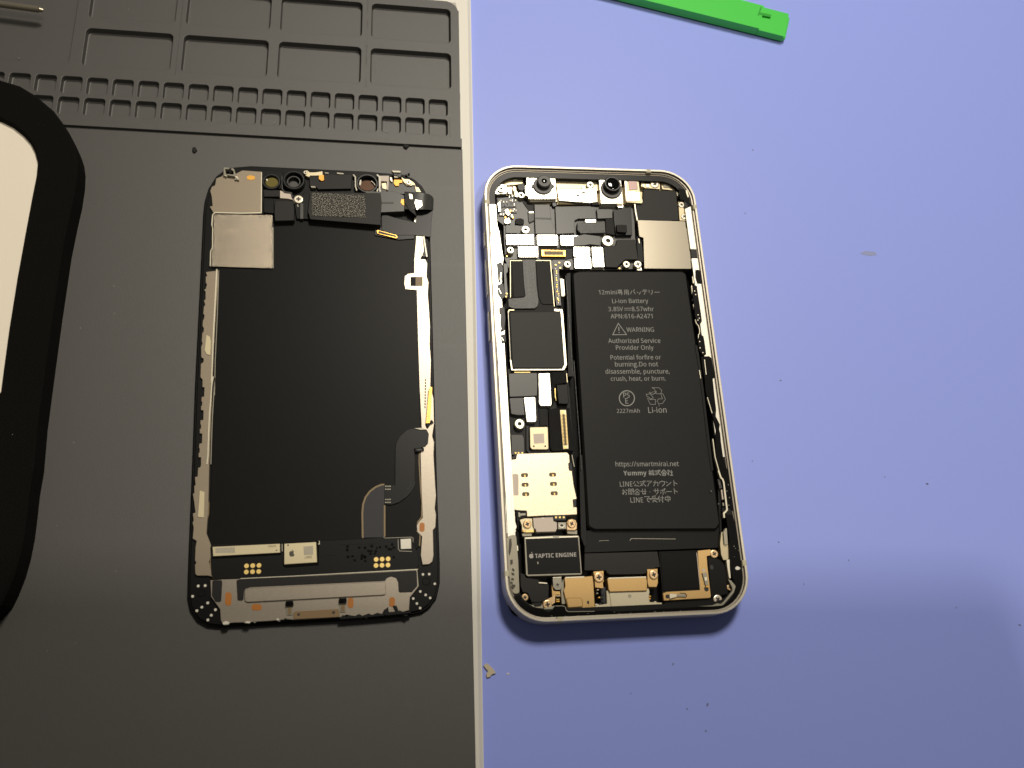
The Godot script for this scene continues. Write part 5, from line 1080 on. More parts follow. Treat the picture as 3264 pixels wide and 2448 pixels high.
	p(display, "clip", [-59.2, -60.81, -58.63, -60.93, -58.33, -59.71, -58.5, -59.24, -59.13, -59.87], 5.4, 6.5, "edge_bright", 0.08, 0.15)
	p(display, "gold_spot", [-57.99, -60.22, -56.36, -60.28, -55.55, -60.21, -55.57, -59.27, -56.46, -59.15, -56.64, -58.2, -57.53, -58.13, -58.09, -58.91], 5.4, 6.3, "orange_gold", 0.05, 0.15)
	p(display, "ground_strap", [-55.94, -61.17, -55.06, -60.45, -53.59, -60.4, -52.21, -59.31, -52.9, -58.35, -54.29, -58.4, -54.92, -59.13, -55.24, -59.5], 5.4, 6.4, "chip_cream", 0.08, 0.1)
	screw(display, "screw", -53.79, -59.27, 0.8, 6.7, "screw_steel", "cross", 0.6)
	p(display, "ground_strap", [-53.99, -60.5, -53.09, -60, -52.06, -59.13, -51.82, -58.08, -50.92, -57.81, -50.3, -56.33, -51.73, -56.44, -52.07, -58.67, -53.25, -58.49, -54.03, -58.61], 5.2, 6.3, "chip_cream", 0.06)
	p(display, "adhesive_lump", [-56.78, -63.73, -56.2, -63.75, -56.21, -63.18, -56.78, -63.16], 4.8, 5.6, "glue_black", 0.1)
	p(display, "adhesive_lump", [-56.14, -62.52, -55.57, -62.54, -55.58, -61.97, -56.15, -61.95], 4.8, 5.6, "glue_black", 0.1)
	p(display, "adhesive_lump", [-54.67, -62.57, -54.09, -62.59, -54.1, -62.02, -54.68, -62], 4.8, 5.6, "glue_black", 0.1)
	p(display, "adhesive_lump", [-53.92, -63.07, -53.34, -63.09, -53.36, -62.52, -53.93, -62.5], 4.8, 5.6, "glue_black", 0.1)
	p(display, "adhesive_lump", [-53.46, -61.47, -52.88, -61.49, -52.9, -60.92, -53.47, -60.9], 4.8, 5.6, "glue_black", 0.1)
	var ep = p(display, "earpiece", [-81.46, -54.55, -61.87, -54.92, -61.58, -51.91, -61.95, -46.51, -61.97, -44.63, -81.33, -46.03, -81.99, -48.45], 5, 7.6, "plate_black", 0.12, 0.15)
	var em = p(ep, "earpiece_mesh", [-81.07, -54.49, -66.17, -53.98, -66.05, -46.81, -80.87, -46.98], 7.4, 7.72, "mesh_fleck", 0.03, 0.1)
	p(display, "speaker_block", [-91.04, -51.75, -86.04, -51.89, -85.74, -49.48, -85.67, -45.72, -90.94, -45.42, -91.2, -48.44], 5, 7.2, "plate_black", 0.12, 0.15)
	p(display, "speaker_block", [-94.25, -52.83, -91.47, -52.8, -91.35, -48.3, -94.06, -48.59], 5, 6.2, "board_black", 0.1)
	p(display, "speaker_block", [-85.86, -52, -83.99, -52.05, -83.42, -54.98, -81.54, -55.04, -82.08, -49.2, -81.42, -46.77, -85.14, -46.78], 5, 6.3, "board_black", 0.1)
	line(display, "speaker_edge", [-83.8, -51.45, -83.71, -46.59], 0.8, 5, 6.7, "lens_grey")
	p(display, "flex_cover", [-66.17, -55.82, -61.85, -55.76, -57.99, -56.06, -55.11, -54.66, -55.2, -49.5, -61.92, -48.96, -61.79, -46.42, -66.05, -46.75], 5.2, 7, "flex_grey", 0.1, 0.15)
	p(display, "flex_cover", [-61.89, -52.3, -58.2, -52.4, -58.21, -51.89, -61.89, -51.78], 6.8, 7.05, "recess_dark", 0)
	p(display, "flex_cover", [-61.79, -60.17, -53.34, -60.07, -51.74, -58.42, -50.48, -56.21, -54.73, -55.71, -61.83, -56.24], 5, 5.9, "flex_grey", 0.08)
	p(display, "gold_spot", [-56.04, -53.39, -55.13, -53.42, -54.59, -51.37, -55.65, -51.45, -56.28, -52.35], 6.5, 7.1, "orange_gold", 0.04, 0.1)
	sheet(display, "folded_flex", [[-55.1, 7.4, -55.72, -55.21, 7.4, -50], [-52.55, 8, -55.25, -52.5, 7.8, -49.77], [-50.15, 8.2, -54.91, -50.1, 8, -49.72], [-48.33, 7.6, -55.06, -48.39, 7.4, -50], [-47.11, 6.4, -55.07, -47.13, 6.2, -50.54], [-46.6, 5, -54.99, -46.79, 4.8, -51.36]], 0.12, "flex_gloss")
	p(display, "folded_flex", [-51.89, -51.67, -50.11, -51.53, -47.04, -50.99, -47.47, -47.36, -47.87, -42.07, -52.74, -42.51, -60.07, -42.35, -61.64, -44.12, -61.58, -49.21, -56.8, -47.68, -52.33, -46.7, -51.78, -49.46], 5.6, 5.95, "flex_black", 0.06, 0.1)
	p(display, "folded_flex", [-55.12, -55.36, -53.84, -55.02, -53.57, -52.07, -52.18, -49.54, -51.9, -47.72, -53.95, -49.49, -55.18, -52.03], 5.6, 7.7, "board_black", 0.1)
	p(display, "foil_patch", [-52.14, -52.71, -50.21, -52.4, -50.16, -50.74, -51.73, -49.23, -52.33, -51.42], 7.9, 8.25, "foil", 0.06, 0.15)
	p(display, "foil_patch", [-53.92, -54.77, -52.89, -54.5, -52.76, -52.95, -53.73, -52.92], 7.6, 8, "edge_bright", 0.05, 0.2)
	p(display, "foil_patch", [-52.29, -48.94, -51.8, -48.95, -52.02, -46.38, -52.5, -46.73], 5.8, 6.2, "edge_bright")
	p(display, "strap_flex", [-63.69, -45.21, -61.63, -44.71, -57.2, -42.83, -52.41, -42.57, -52.6, -41.48, -56.91, -41.03, -63.55, -42.33], 5.5, 5.85, "flex_black")
	var fc = p(display, "flex_connector", [-63.07, -43.66, -62.59, -43.78, -57.38, -42.27, -57.23, -41.48, -57.71, -41.26, -62.92, -42.69], 5.6, 6.2, "gold", 0.05, 0.1)
	p(fc, "connector_bed", [-62.5, -43.53, -57.64, -42.09, -57.65, -41.58, -62.7, -42.81], 6.1, 6.26, "recess_dark", 0)
	var st2 = p(display, "side_strip", [-51.14, -53.77, -50.26, -45.64, -49.84, -37.65, -50.96, -35.07, -49.55, -35.09, -49.06, -33.73, -49.34, -29.82, -48.87, -27.89, -49.15, -24.04, -48.93, -19.29, -48.8, -14.6, -49.04, -9.04, -48.83, -4.46, -49.2, 2.74, -48.46, 6.29, -48.5, 13.3, -49.09, 16.74, -48.65, 18.46, -48.91, 21.86, -48.79, 26.07, -48.73, 29.41, -48.58, 32.72, -49, 35.98, -48.73, 37.61, -48.98, 40.84, -49.64, 41.62, -49.67, 47.97, -50.03, 49.53, -50.83, 50.13, -52.48, 50.23, -52.9, 47.86, -52.46, 43.13, -53.62, 41.9, -53.74, 40.29, -53.08, 39.27, -52.18, 38.33, -52.32, 30.98, -52.33, 21.38, -51.46, 19.27, -51.85, 14.98, -52.13, 2.72, -52.23, -10.87, -52.24, -25.45, -55.35, -25.7, -55.66, -27.33, -55.45, -29.74, -54.56, -30.52, -52.81, -30.74, -52.73, -34.65, -52.04, -41.58, -52.06, -48.63], 4.8, 5.75, "plate_silver", 0.07)
	st2.set_meta("label", "bright silver strip with a square tab along the right edge")
	p(st2, "square_hole", [-53.82, -29.48, -50.49, -29.53, -50.56, -26.77, -53.88, -26.73], 5.6, 5.8, "inside_black", 0, 0.2)
	p(st2, "square_hole", [-52.43, -29.49, -50.49, -29.51, -50.56, -26.75, -52.49, -26.84], 5.6, 5.83, "flex_edge", 0, 0.1)
	p(display, "inner_rail", [-52.55, -42.81, -49.5, -42.51, -49.03, -36.04, -51.27, -36, -52.36, -36.7], 4.6, 5.4, "flex_gloss")
	line(display, "inner_rail", [-49.87, -42.18, -49.14, -35.73], 0.4, 4.8, 6, "smd_grey")
	line(display, "inner_rail", [-50.68, -41.49, -50.43, -38.62, -51.09, -37.53, -50.33, -36.12], 0.3, 4.8, 5.9, "smd_grey")
	line(display, "strip_edge", [-52.55, 20.73, -52.71, 23.44, -52.44, 31.45, -52.23, 34.47, -52.42, 38.18, -53.45, 39.45, -53.6, 41.83, -52.89, 42.59, -53.14, 45.47], 0.32, 5, 5.6, "flex_edge")
	var ec = p(display, "edge_connector", [-49.4, 3.23, -48.78, 3.37, -49.17, 8.53, -49.68, 13.36, -50.78, 13.41, -50.46, 10.78, -49.99, 6.9], 5.4, 6.5, "gold", 0.08, 0.1)
	p(ec, "pin", [-49.79, 3.82, -48.98, 3.82, -48.99, 4.02, -49.79, 4.02], 6.3, 6.58, "gold_pad", 0.02)
	p(ec, "pin", [-49.83, 4.24, -49.03, 4.25, -49.03, 4.45, -49.84, 4.44], 6.3, 6.58, "gold_pad", 0.02)
	p(ec, "pin", [-49.87, 4.67, -49.07, 4.68, -49.07, 4.87, -49.88, 4.87], 6.3, 6.58, "gold_pad", 0.02)
	p(ec, "pin", [-49.91, 5.1, -49.11, 5.1, -49.11, 5.3, -49.92, 5.29], 6.3, 6.58, "gold_pad", 0.02)
	p(ec, "pin", [-49.95, 5.52, -49.15, 5.53, -49.16, 5.72, -49.96, 5.72], 6.3, 6.58, "gold_pad", 0.02)
	p(ec, "pin", [-49.99, 5.95, -49.19, 5.95, -49.2, 6.15, -50, 6.14], 6.3, 6.58, "gold_pad", 0.02)
	p(ec, "pin", [-50.03, 6.37, -49.23, 6.38, -49.24, 6.57, -50.04, 6.57], 6.3, 6.58, "gold_pad", 0.02)
	p(ec, "pin", [-50.08, 6.79, -49.27, 6.8, -49.28, 7, -50.08, 6.99], 6.3, 6.58, "gold_pad", 0.02)
	p(ec, "pin", [-50.12, 7.22, -49.31, 7.22, -49.32, 7.42, -50.12, 7.41], 6.3, 6.58, "gold_pad", 0.02)
	p(ec, "pin", [-50.16, 7.64, -49.36, 7.65, -49.36, 7.84, -50.16, 7.83], 6.3, 6.58, "gold_pad", 0.02)
	p(ec, "pin", [-50.2, 8.06, -49.4, 8.07, -49.4, 8.26, -50.2, 8.26], 6.3, 6.58, "gold_pad", 0.02)
	p(ec, "pin", [-50.24, 8.48, -49.44, 8.49, -49.44, 8.69, -50.24, 8.68], 6.3, 6.58, "gold_pad", 0.02)
	p(ec, "pin", [-50.28, 8.9, -49.48, 8.91, -49.48, 9.11, -50.28, 9.1], 6.3, 6.58, "gold_pad", 0.02)
	p(ec, "pin", [-50.32, 9.32, -49.52, 9.33, -49.53, 9.53, -50.32, 9.52], 6.3, 6.58, "gold_pad", 0.02)
	p(ec, "pin", [-50.36, 9.74, -49.56, 9.75, -49.57, 9.95, -50.36, 9.94], 6.3, 6.58, "gold_pad", 0.02)
	p(ec, "pin", [-50.4, 10.16, -49.6, 10.17, -49.61, 10.37, -50.4, 10.36], 6.3, 6.58, "gold_pad", 0.02)
	p(ec, "pin", [-50.44, 10.58, -49.64, 10.59, -49.65, 10.79, -50.44, 10.78], 6.3, 6.58, "gold_pad", 0.02)
	p(ec, "pin", [-50.48, 11, -49.68, 11.01, -49.69, 11.2, -50.48, 11.2], 6.3, 6.58, "gold_pad", 0.02)
	p(ec, "pin", [-50.52, 11.42, -49.72, 11.43, -49.73, 11.62, -50.53, 11.61], 6.3, 6.58, "gold_pad", 0.02)
	p(ec, "pin", [-50.56, 11.84, -49.76, 11.85, -49.77, 12.04, -50.57, 12.03], 6.3, 6.58, "gold_pad", 0.02)
	p(ec, "pin", [-50.6, 12.25, -49.8, 12.26, -49.81, 12.46, -50.61, 12.45], 6.3, 6.58, "gold_pad", 0.02)
	p(ec, "pin", [-50.64, 12.67, -49.85, 12.68, -49.85, 12.87, -50.65, 12.86], 6.3, 6.58, "gold_pad", 0.02)
	p(display, "notch", [-50.6, 0.78, -50.3, 0.88, -50.31, 1.28, -50.58, 1.18], 5.5, 5.95, "flex_edge", 0.02)
	p(display, "notch", [-50.64, 1.64, -50.33, 1.75, -50.34, 2.14, -50.62, 2.04], 5.5, 5.95, "flex_edge", 0.02)
	p(display, "notch", [-50.68, 2.5, -50.37, 2.6, -50.38, 3, -50.66, 2.9], 5.5, 5.95, "flex_edge", 0.02)
	p(display, "notch", [-50.72, 3.36, -50.41, 3.46, -50.42, 3.86, -50.7, 3.76], 5.5, 5.95, "flex_edge", 0.02)
	p(display, "notch", [-50.75, 4.22, -50.45, 4.32, -50.46, 4.71, -50.73, 4.61], 5.5, 5.95, "flex_edge", 0.02)
	p(display, "notch", [-50.79, 5.07, -50.49, 5.17, -50.5, 5.56, -50.77, 5.46], 5.5, 5.95, "flex_edge", 0.02)
	p(display, "notch", [-50.83, 5.92, -50.52, 6.02, -50.53, 6.41, -50.81, 6.31], 5.5, 5.95, "flex_edge", 0.02)
	p(display, "notch", [-50.87, 6.77, -50.56, 6.87, -50.57, 7.26, -50.85, 7.16], 5.5, 5.95, "flex_edge", 0.02)
	p(display, "notch", [-50.9, 7.62, -50.6, 7.72, -50.61, 8.11, -50.88, 8.01], 5.5, 5.95, "flex_edge", 0.02)
	p(display, "notch", [-50.94, 8.46, -50.64, 8.56, -50.65, 8.95, -50.92, 8.85], 5.5, 5.95, "flex_edge", 0.02)
	p(display, "connector_cap", [-50.83, 13.35, -49.12, 12.41, -48.68, 13.15, -49.61, 13.69, -50.19, 14.58, -50.55, 14.25], 5.3, 6.3, "glue_black", 0.08)
	p(display, "amber_spot", [-51.71, 40.3, -51.79, 41.56, -51.94, 41.78, -52.17, 41.92, -52.43, 41.96, -52.68, 41.9, -52.9, 41.75, -53.04, 41.52, -53.09, 41.26, -53, 40, -52.85, 39.78, -52.63, 39.64, -52.37, 39.6, -52.11, 39.66, -51.89, 39.81, -51.75, 40.04], 5.5, 5.8, "amber", 0.01)
	var dc = p(display, "display_cable", [-55.62, 14.92, -53.92, 14.55, -50.54, 14.99, -50.01, 16.18, -50.27, 18.72, -51.04, 19.59, -52.55, 20.05, -53.87, 20.61, -53.74, 22.93, -53.95, 28.47, -54.27, 30.17, -55.03, 31.66, -56.34, 33.04, -58.01, 34.21, -59.83, 34.81, -61.47, 34.71, -61.72, 33.18, -61.68, 29.72, -59.03, 29.72, -58.79, 19.94, -58.49, 18.39, -57.72, 16.85], 5.5, 5.95, "flex_black", 0.06, 0.12)
	p(dc, "cable_pin", [-61.55, 29.83, -61.19, 29.83, -61.19, 30.14, -61.56, 30.13], 5.9, 6, "smd_grey", 0.01)
	p(dc, "cable_pin", [-61.01, 29.84, -60.64, 29.85, -60.65, 30.15, -61.01, 30.14], 5.9, 6, "smd_grey", 0.01)
	p(dc, "cable_pin", [-60.5, 29.85, -60.13, 29.86, -60.13, 30.16, -60.5, 30.15], 5.9, 6, "smd_grey", 0.01)
	p(dc, "cable_pin", [-61.56, 30.61, -61.2, 30.62, -61.2, 30.92, -61.57, 30.91], 5.9, 6, "smd_grey", 0.01)
	p(dc, "cable_pin", [-61.02, 30.63, -60.65, 30.64, -60.66, 30.94, -61.02, 30.93], 5.9, 6, "smd_grey", 0.01)
	p(dc, "cable_pin", [-60.51, 30.64, -60.14, 30.65, -60.15, 30.95, -60.51, 30.94], 5.9, 6, "smd_grey", 0.01)
	p(dc, "cable_pin", [-61.59, 33.29, -61.23, 33.3, -61.24, 33.59, -61.6, 33.59], 5.9, 6, "smd_grey", 0.01)
	p(dc, "cable_pin", [-61.05, 33.3, -60.69, 33.31, -60.69, 33.61, -61.05, 33.6], 5.9, 6, "smd_grey", 0.01)
	p(dc, "cable_pin", [-60.54, 33.31, -60.18, 33.32, -60.18, 33.62, -60.55, 33.61], 5.9, 6, "smd_grey", 0.01)
	p(dc, "cable_pin", [-61.6, 34.03, -61.24, 34.04, -61.24, 34.34, -61.61, 34.33], 5.9, 6, "smd_grey", 0.01)
	p(dc, "cable_pin", [-61.06, 34.05, -60.7, 34.06, -60.7, 34.35, -61.06, 34.34], 5.9, 6, "smd_grey", 0.01)
	p(dc, "cable_pin", [-60.55, 34.06, -60.19, 34.07, -60.19, 34.37, -60.56, 34.36], 5.9, 6, "smd_grey", 0.01)
	line(dc, "cable_line", [-53.96, 28.68, -54.27, 30.19, -55.03, 31.49, -56.53, 33.04], 0.08, 5.9, 6.01, "flex_gloss")
	line(dc, "cable_line", [-54.98, 28.85, -55.09, 29.98, -55.94, 31.09], 0.07, 5.9, 6.01, "flex_gloss")
	p(dc, "cable_end", [-54.12, 14.62, -51.96, 14.55, -50.56, 15.06, -52.07, 15.14], 5.8, 6.2, "smd_grey", 0.03, 0.1)
	p(dc, "cable_end", [-54.06, 20.12, -51.44, 19.97, -51.37, 20.75, -52.41, 21.12, -53.71, 21.19], 5.6, 6.3, "glue_black", 0.08, 0.15)
	p(dc, "cable_end", [-53.51, 20.34, -52.02, 20.27, -51.84, 20.76, -53.33, 20.83], 6.2, 6.36, "flex_gloss", 0.03)
	p(display, "display_cable", [-62.5, 29.38, -61.67, 29.4, -61.73, 34.67, -62.06, 43.07, -66.83, 43.01, -67.27, 42.9, -67.43, 36.7, -67.24, 34.12, -66.51, 32.28, -65.23, 30.63, -63.77, 29.73], 5.4, 5.8, "flex_slate", 0.05, 0.1)
	line(display, "cable_edge", [-61.73, 29.5, -62.5, 29.54, -63.96, 30.11, -65.42, 31.2, -66.51, 32.67, -67.15, 34.5, -67.34, 36.71, -67.27, 42.91], 0.45, 5.4, 5.85, "flex_edge")
	line(display, "cable_edge", [-61.74, 34.92, -61.83, 42.9], 0.42, 5.4, 5.83, "flex_edge")
	var fb = p(display, "flex_board", [-104, 44.2, -103.52, 43.41, -87.4, 43.63, -86.38, 43.36, -78.4, 43.53, -77.51, 43.43, -67.32, 43.21, -62.18, 43.06, -54.86, 43.23, -54.74, 44.84, -53.43, 47.64, -53.49, 50.38, -53.97, 51.21, -55.33, 51.4, -73.29, 51.76, -84.43, 51.94, -97.41, 52.04, -102.54, 51.9, -103.44, 50.93], 4.8, 5.85, "board_black", 0.08, 0.1)
	line(display, "board_line", [-96.54, 52.02, -84.43, 51.89, -66.76, 51.57, -53.67, 51.35], 0.16, 5.6, 5.95, "edge_bright")
	var ch1 = p(display, "driver_chip", [-103.38, 44.21, -87.39, 43.95, -87.28, 46.15, -103.13, 46.5], 5.6, 6.5, "chip_cream", 0.06, 0.08)
	p(display, "chip_base", [-103.63, 44.06, -87.16, 43.79, -87.09, 46.49, -96.14, 46.69, -103.3, 46.88], 5.6, 6.2, "glue_black", 0.06, 0.1)
	p(ch1, "print_block", [-102.73, 44.53, -98.14, 44.44, -97.97, 45.82, -102.56, 45.78], 6.4, 6.52, "tape_cream", 0)
	text(ch1, "chip_marking", "CM630", -90.2, 44.76, -88.28, 44.74, 6.52, "streak_grey")
	c(ch1, "dot", -88.17, 45.55, 0.18, 6.4, 6.53, "streak_grey", 0, 0, 8)
	var ch2 = p(display, "driver_chip", [-86.37, 43.99, -78.66, 43.81, -78.36, 48.84, -86.25, 49.07], 5.6, 6.5, "chip_cream", 0.08, 0.12)
	p(display, "chip_base", [-86.64, 43.7, -78.33, 43.45, -77.93, 43.98, -78.02, 49.39, -85.92, 49.7, -86.57, 49.23], 5.6, 6.1, "glue_black", 0.06, 0.1)
	p(ch2, "fruit_logo", [-84.74, 45.85, -84.92, 45.96, -85.12, 46.19, -85.07, 46.73, -84.89, 47.13, -84.62, 47.26, -84.42, 47.17, -84.13, 47.27, -83.9, 47.01, -83.85, 46.77, -84.08, 46.53, -84.06, 46.17, -83.92, 45.99, -84.16, 45.84, -84.42, 45.92], 6.4, 6.53, "streak_grey", 0, 0.3)
	p(ch2, "fruit_logo", [-84.57, 45.79, -84.51, 45.62, -84.22, 45.56, -84.28, 45.77], 6.4, 6.53, "streak_grey", 0)
	p(ch2, "code_patch", [-81.71, 44.84, -79.41, 44.76, -79.32, 46.93, -81.56, 46.97], 6.4, 6.52, "tape_cream", 0)
	text(ch2, "chip_marking", "LRRS", -81.31, 47.87, -79.61, 47.81, 6.52, "streak_grey")
	c(ch2, "dot", -85.42, 44.38, 0.21, 6.4, 6.53, "streak_grey", 0, 0, 8)
	line(display, "board_line", [-77.94, 43.47, -77.84, 44.29, -78.22, 44.28], 0.14, 5.6, 6.15, "edge_bright")
	line(display, "board_line", [-86.92, 44, -86.82, 45.8], 0.25, 5.6, 6.15, "smd_grey")
	p(fb, "board_label", [-57.87, 43.69, -55.24, 43.62, -55.23, 46.14, -57.82, 46.17], 5.7, 6, "label_white", 0.03)
	line(display, "board_line", [-58.48, 43.75, -58.45, 46.11, -58.13, 46.64, -55.09, 46.84], 0.14, 5.7, 5.95, "smd_grey")
	line(display, "board_line", [-67.32, 43.1, -67.08, 42.99], 0.14, 5.7, 5.95, "smd_grey")
	line(display, "board_line", [-62.12, 43.08, -61.63, 43.28, -55.17, 43.24, -54.71, 43.5, -54.74, 44.55], 0.12, 5.7, 5.95, "smd_grey")
	c(fb, "gold_pad", -95.24, 49.03, 0.58, 5.7, 6, "gold_pad", 0.04, 0, 14)
	c(fb, "gold_pad", -93.77, 49.02, 0.58, 5.7, 6, "gold_pad", 0.04, 0, 14)
	c(fb, "gold_pad", -92.3, 49.01, 0.58, 5.7, 6, "gold_pad", 0.04, 0, 14)
	c(fb, "gold_pad", -95.24, 50.5, 0.58, 5.7, 6, "gold_pad", 0.04, 0, 14)
	c(fb, "gold_pad", -93.78, 50.49, 0.58, 5.7, 6, "gold_pad", 0.04, 0, 14)
	c(fb, "gold_pad", -92.31, 50.49, 0.58, 5.7, 6, "gold_pad", 0.04, 0, 14)
	c(fb, "gold_pad", -63.98, 48.55, 0.6, 5.7, 6, "gold_pad", 0.04, 0, 14)
	c(fb, "gold_pad", -62.51, 48.54, 0.6, 5.7, 6, "gold_pad", 0.04, 0, 14)
	c(fb, "gold_pad", -61.03, 48.53, 0.6, 5.7, 6, "gold_pad", 0.04, 0, 14)
	c(fb, "gold_pad", -64.03, 50.05, 0.6, 5.7, 6, "gold_pad", 0.04, 0, 14)
	c(fb, "gold_pad", -62.56, 50.04, 0.6, 5.7, 6, "gold_pad", 0.04, 0, 14)
	c(fb, "gold_pad", -61.08, 50.04, 0.6, 5.7, 6, "gold_pad", 0.04, 0, 14)
	c(fb, "solder_bump", -60.79, 46.06, 0.39, 5.7, 5.97, "glue_black", 0.1, 0, 8)
	c(fb, "solder_bump", -71.03, 45.08, 0.35, 5.7, 5.97, "glue_black", 0.1, 0, 8)
	c(fb, "solder_bump", -65.17, 46.42, 0.3, 5.7, 5.97, "glue_black", 0.1, 0, 8)
	c(fb, "solder_bump", -64.06, 46.5, 0.37, 5.7, 5.97, "glue_black", 0.1, 0, 8)
	c(fb, "solder_bump", -65.32, 47.1, 0.36, 5.7, 5.97, "glue_black", 0.1, 0, 8)
	c(fb, "solder_bump", -59.64, 48.14, 0.32, 5.7, 5.97, "glue_black", 0.1, 0, 8)
	c(fb, "solder_bump", -70.87, 47.67, 0.38, 5.7, 5.97, "glue_black", 0.1, 0, 8)
	c(fb, "solder_bump", -65.03, 45.17, 0.41, 5.7, 5.97, "glue_black", 0.1, 0, 8)
	c(fb, "solder_bump", -66.69, 45.55, 0.37, 5.7, 5.97, "glue_black", 0.1, 0, 8)
	c(fb, "solder_bump", -59.55, 45.74, 0.37, 5.7, 5.97, "glue_black", 0.1, 0, 8)
	c(fb, "solder_bump", -60.25, 46.15, 0.29, 5.7, 5.97, "glue_black", 0.1, 0, 8)
	c(fb, "solder_bump", -66.71, 47.8, 0.37, 5.7, 5.97, "glue_black", 0.1, 0, 8)
	c(fb, "solder_bump", -66.67, 48.83, 0.32, 5.7, 5.97, "glue_black", 0.1, 0, 8)
	c(fb, "solder_bump", -67.05, 47.65, 0.25, 5.7, 5.97, "glue_black", 0.1, 0, 8)
	c(fb, "solder_bump", -66.76, 47.91, 0.38, 5.7, 5.97, "glue_black", 0.1, 0, 8)
	c(fb, "solder_bump", -68.13, 45.43, 0.33, 5.7, 5.97, "glue_black", 0.1, 0, 8)
	c(fb, "solder_bump", -67.52, 47.75, 0.27, 5.7, 5.97, "glue_black", 0.1, 0, 8)
	c(fb, "solder_bump", -67.57, 48.21, 0.35, 5.7, 5.97, "glue_black", 0.1, 0, 8)
	c(fb, "solder_bump", -61.46, 45.41, 0.35, 5.7, 5.97, "glue_black", 0.1, 0, 8)
	c(fb, "solder_bump", -65.82, 46.35, 0.37, 5.7, 5.97, "glue_black", 0.1, 0, 8)
	c(fb, "solder_bump", -69.86, 47.61, 0.25, 5.7, 5.97, "glue_black", 0.1, 0, 8)
	c(fb, "solder_bump", -69.22, 48.54, 0.31, 5.7, 5.97, "glue_black", 0.1, 0, 8)
	c(fb, "solder_bump", -69.75, 47.52, 0.27, 5.7, 5.97, "glue_black", 0.1, 0, 8)
	c(fb, "solder_bump", -63.74, 45.71, 0.25, 5.7, 5.97, "glue_black", 0.1, 0, 8)
	c(fb, "solder_bump", -59.97, 44.93, 0.34, 5.7, 5.97, "glue_black", 0.1, 0, 8)
	c(fb, "solder_bump", -67.44, 47.43, 0.39, 5.7, 5.97, "glue_black", 0.1, 0, 8)
	c(fb, "solder_bump", -64.29, 47.14, 0.26, 5.7, 5.97, "glue_black", 0.1, 0, 8)
	c(fb, "solder_bump", -62.99, 45.51, 0.33, 5.7, 5.97, "glue_black", 0.1, 0, 8)
	c(fb, "solder_bump", -71.09, 45.96, 0.39, 5.7, 5.97, "glue_black", 0.1, 0, 8)
	line(display, "board_line", [-76.75, 44.59, -76.72, 47.16, -73.76, 47.11], 0.08, 5.7, 5.92, "flex_black")
	line(display, "board_line", [-73.02, 44.56, -63.71, 44.56], 0.08, 5.7, 5.92, "flex_black")
	var bp = p(display, "bottom_plate", [-103.62, 52.14, -100.85, 52.01, -97.42, 52.02, -78.59, 51.84, -53.81, 51.32, -53.55, 55.48, -55.83, 58.21, -56.07, 61.24, -57.93, 61.65, -62.39, 62.19, -69.15, 62.19, -71.2, 61.67, -72.66, 62.18, -83.7, 62.36, -84.8, 62.14, -89.37, 62.31, -93.9, 62.4, -97.86, 62.36, -100.24, 62.54, -100.75, 61.81, -101.04, 59.1, -103.26, 56.08], 4.8, 5.75, "plate_silver", 0.08)
	bp.set_meta("label", "brushed silver plate across the bottom end")
	p(bp, "black_panel", [-103.15, 52.39, -102.76, 52.18, -101.06, 52.18, -100.81, 52.63, -100.84, 57.11, -101.16, 57.44, -102.15, 57.34, -103.07, 55.87], 5.6, 5.8, "plate_black", 0.02, 0.15)
	p(bp, "black_panel", [-97.51, 52.46, -96.84, 52.17, -78.59, 52.03, -54.18, 51.61, -53.98, 52.01, -53.91, 55.47, -55.3, 56.9, -58.15, 56.91, -58.56, 56.66, -58.65, 54.39, -59.14, 53.32, -60.34, 52.89, -61.39, 53.24, -61.85, 53.91, -94.19, 54.19, -95.32, 54.5, -95.63, 55.3, -95.65, 57.03, -96.07, 57.36, -97.07, 57.2], 5.6, 5.8, "plate_black", 0.02, 0.12)
	p(bp, "raised_bar", [-95.48, 55.06, -94.7, 54.46, -62, 54.08, -61.65, 54.45, -61.74, 57.14, -62.19, 57.33, -94.73, 57.75, -95.31, 57.38], 5.6, 6.2, "plate_silver", 0.25, 0.25)
	p(display, "amber_spot", [-98.48, 55.94, -98.46, 57.9, -98.61, 58.15, -98.85, 58.31, -99.14, 58.35, -99.44, 58.28, -99.69, 58.11, -99.87, 57.85, -99.94, 57.55, -99.97, 55.58, -99.81, 55.33, -99.57, 55.18, -99.28, 55.13, -98.98, 55.2, -98.73, 55.38, -98.55, 55.64], 5.52, 5.82, "amber", 0.01)
	p(display, "amber_spot", [-91.31, 59.03, -91.36, 59.31, -91.51, 59.55, -91.75, 59.7, -92.03, 59.74, -93.28, 59.63, -93.53, 59.46, -93.7, 59.21, -93.76, 58.92, -93.72, 58.64, -93.56, 58.4, -93.33, 58.25, -93.05, 58.21, -91.79, 58.32, -91.54, 58.49, -91.38, 58.74], 5.52, 5.82, "amber", 0.01)
	p(display, "amber_spot", [-69.53, 58.37, -69.59, 59.7, -69.75, 59.93, -69.98, 60.07, -70.27, 60.12, -70.55, 60.05, -70.78, 59.88, -70.94, 59.64, -71, 59.36, -70.95, 58.03, -70.79, 57.8, -70.55, 57.65, -70.27, 57.6, -69.98, 57.67, -69.75, 57.84, -69.59, 58.08], 5.52, 5.82, "amber", 0.01)
	p(display, "amber_spot", [-59.49, 58.6, -59.56, 59.87, -59.72, 60.09, -59.96, 60.23, -60.23, 60.28, -60.5, 60.21, -60.73, 60.05, -60.88, 59.81, -60.93, 59.54, -60.86, 58.27, -60.7, 58.05, -60.47, 57.91, -60.2, 57.86, -59.92, 57.93, -59.69, 58.09, -59.54, 58.33], 5.52, 5.82, "amber", 0.01)
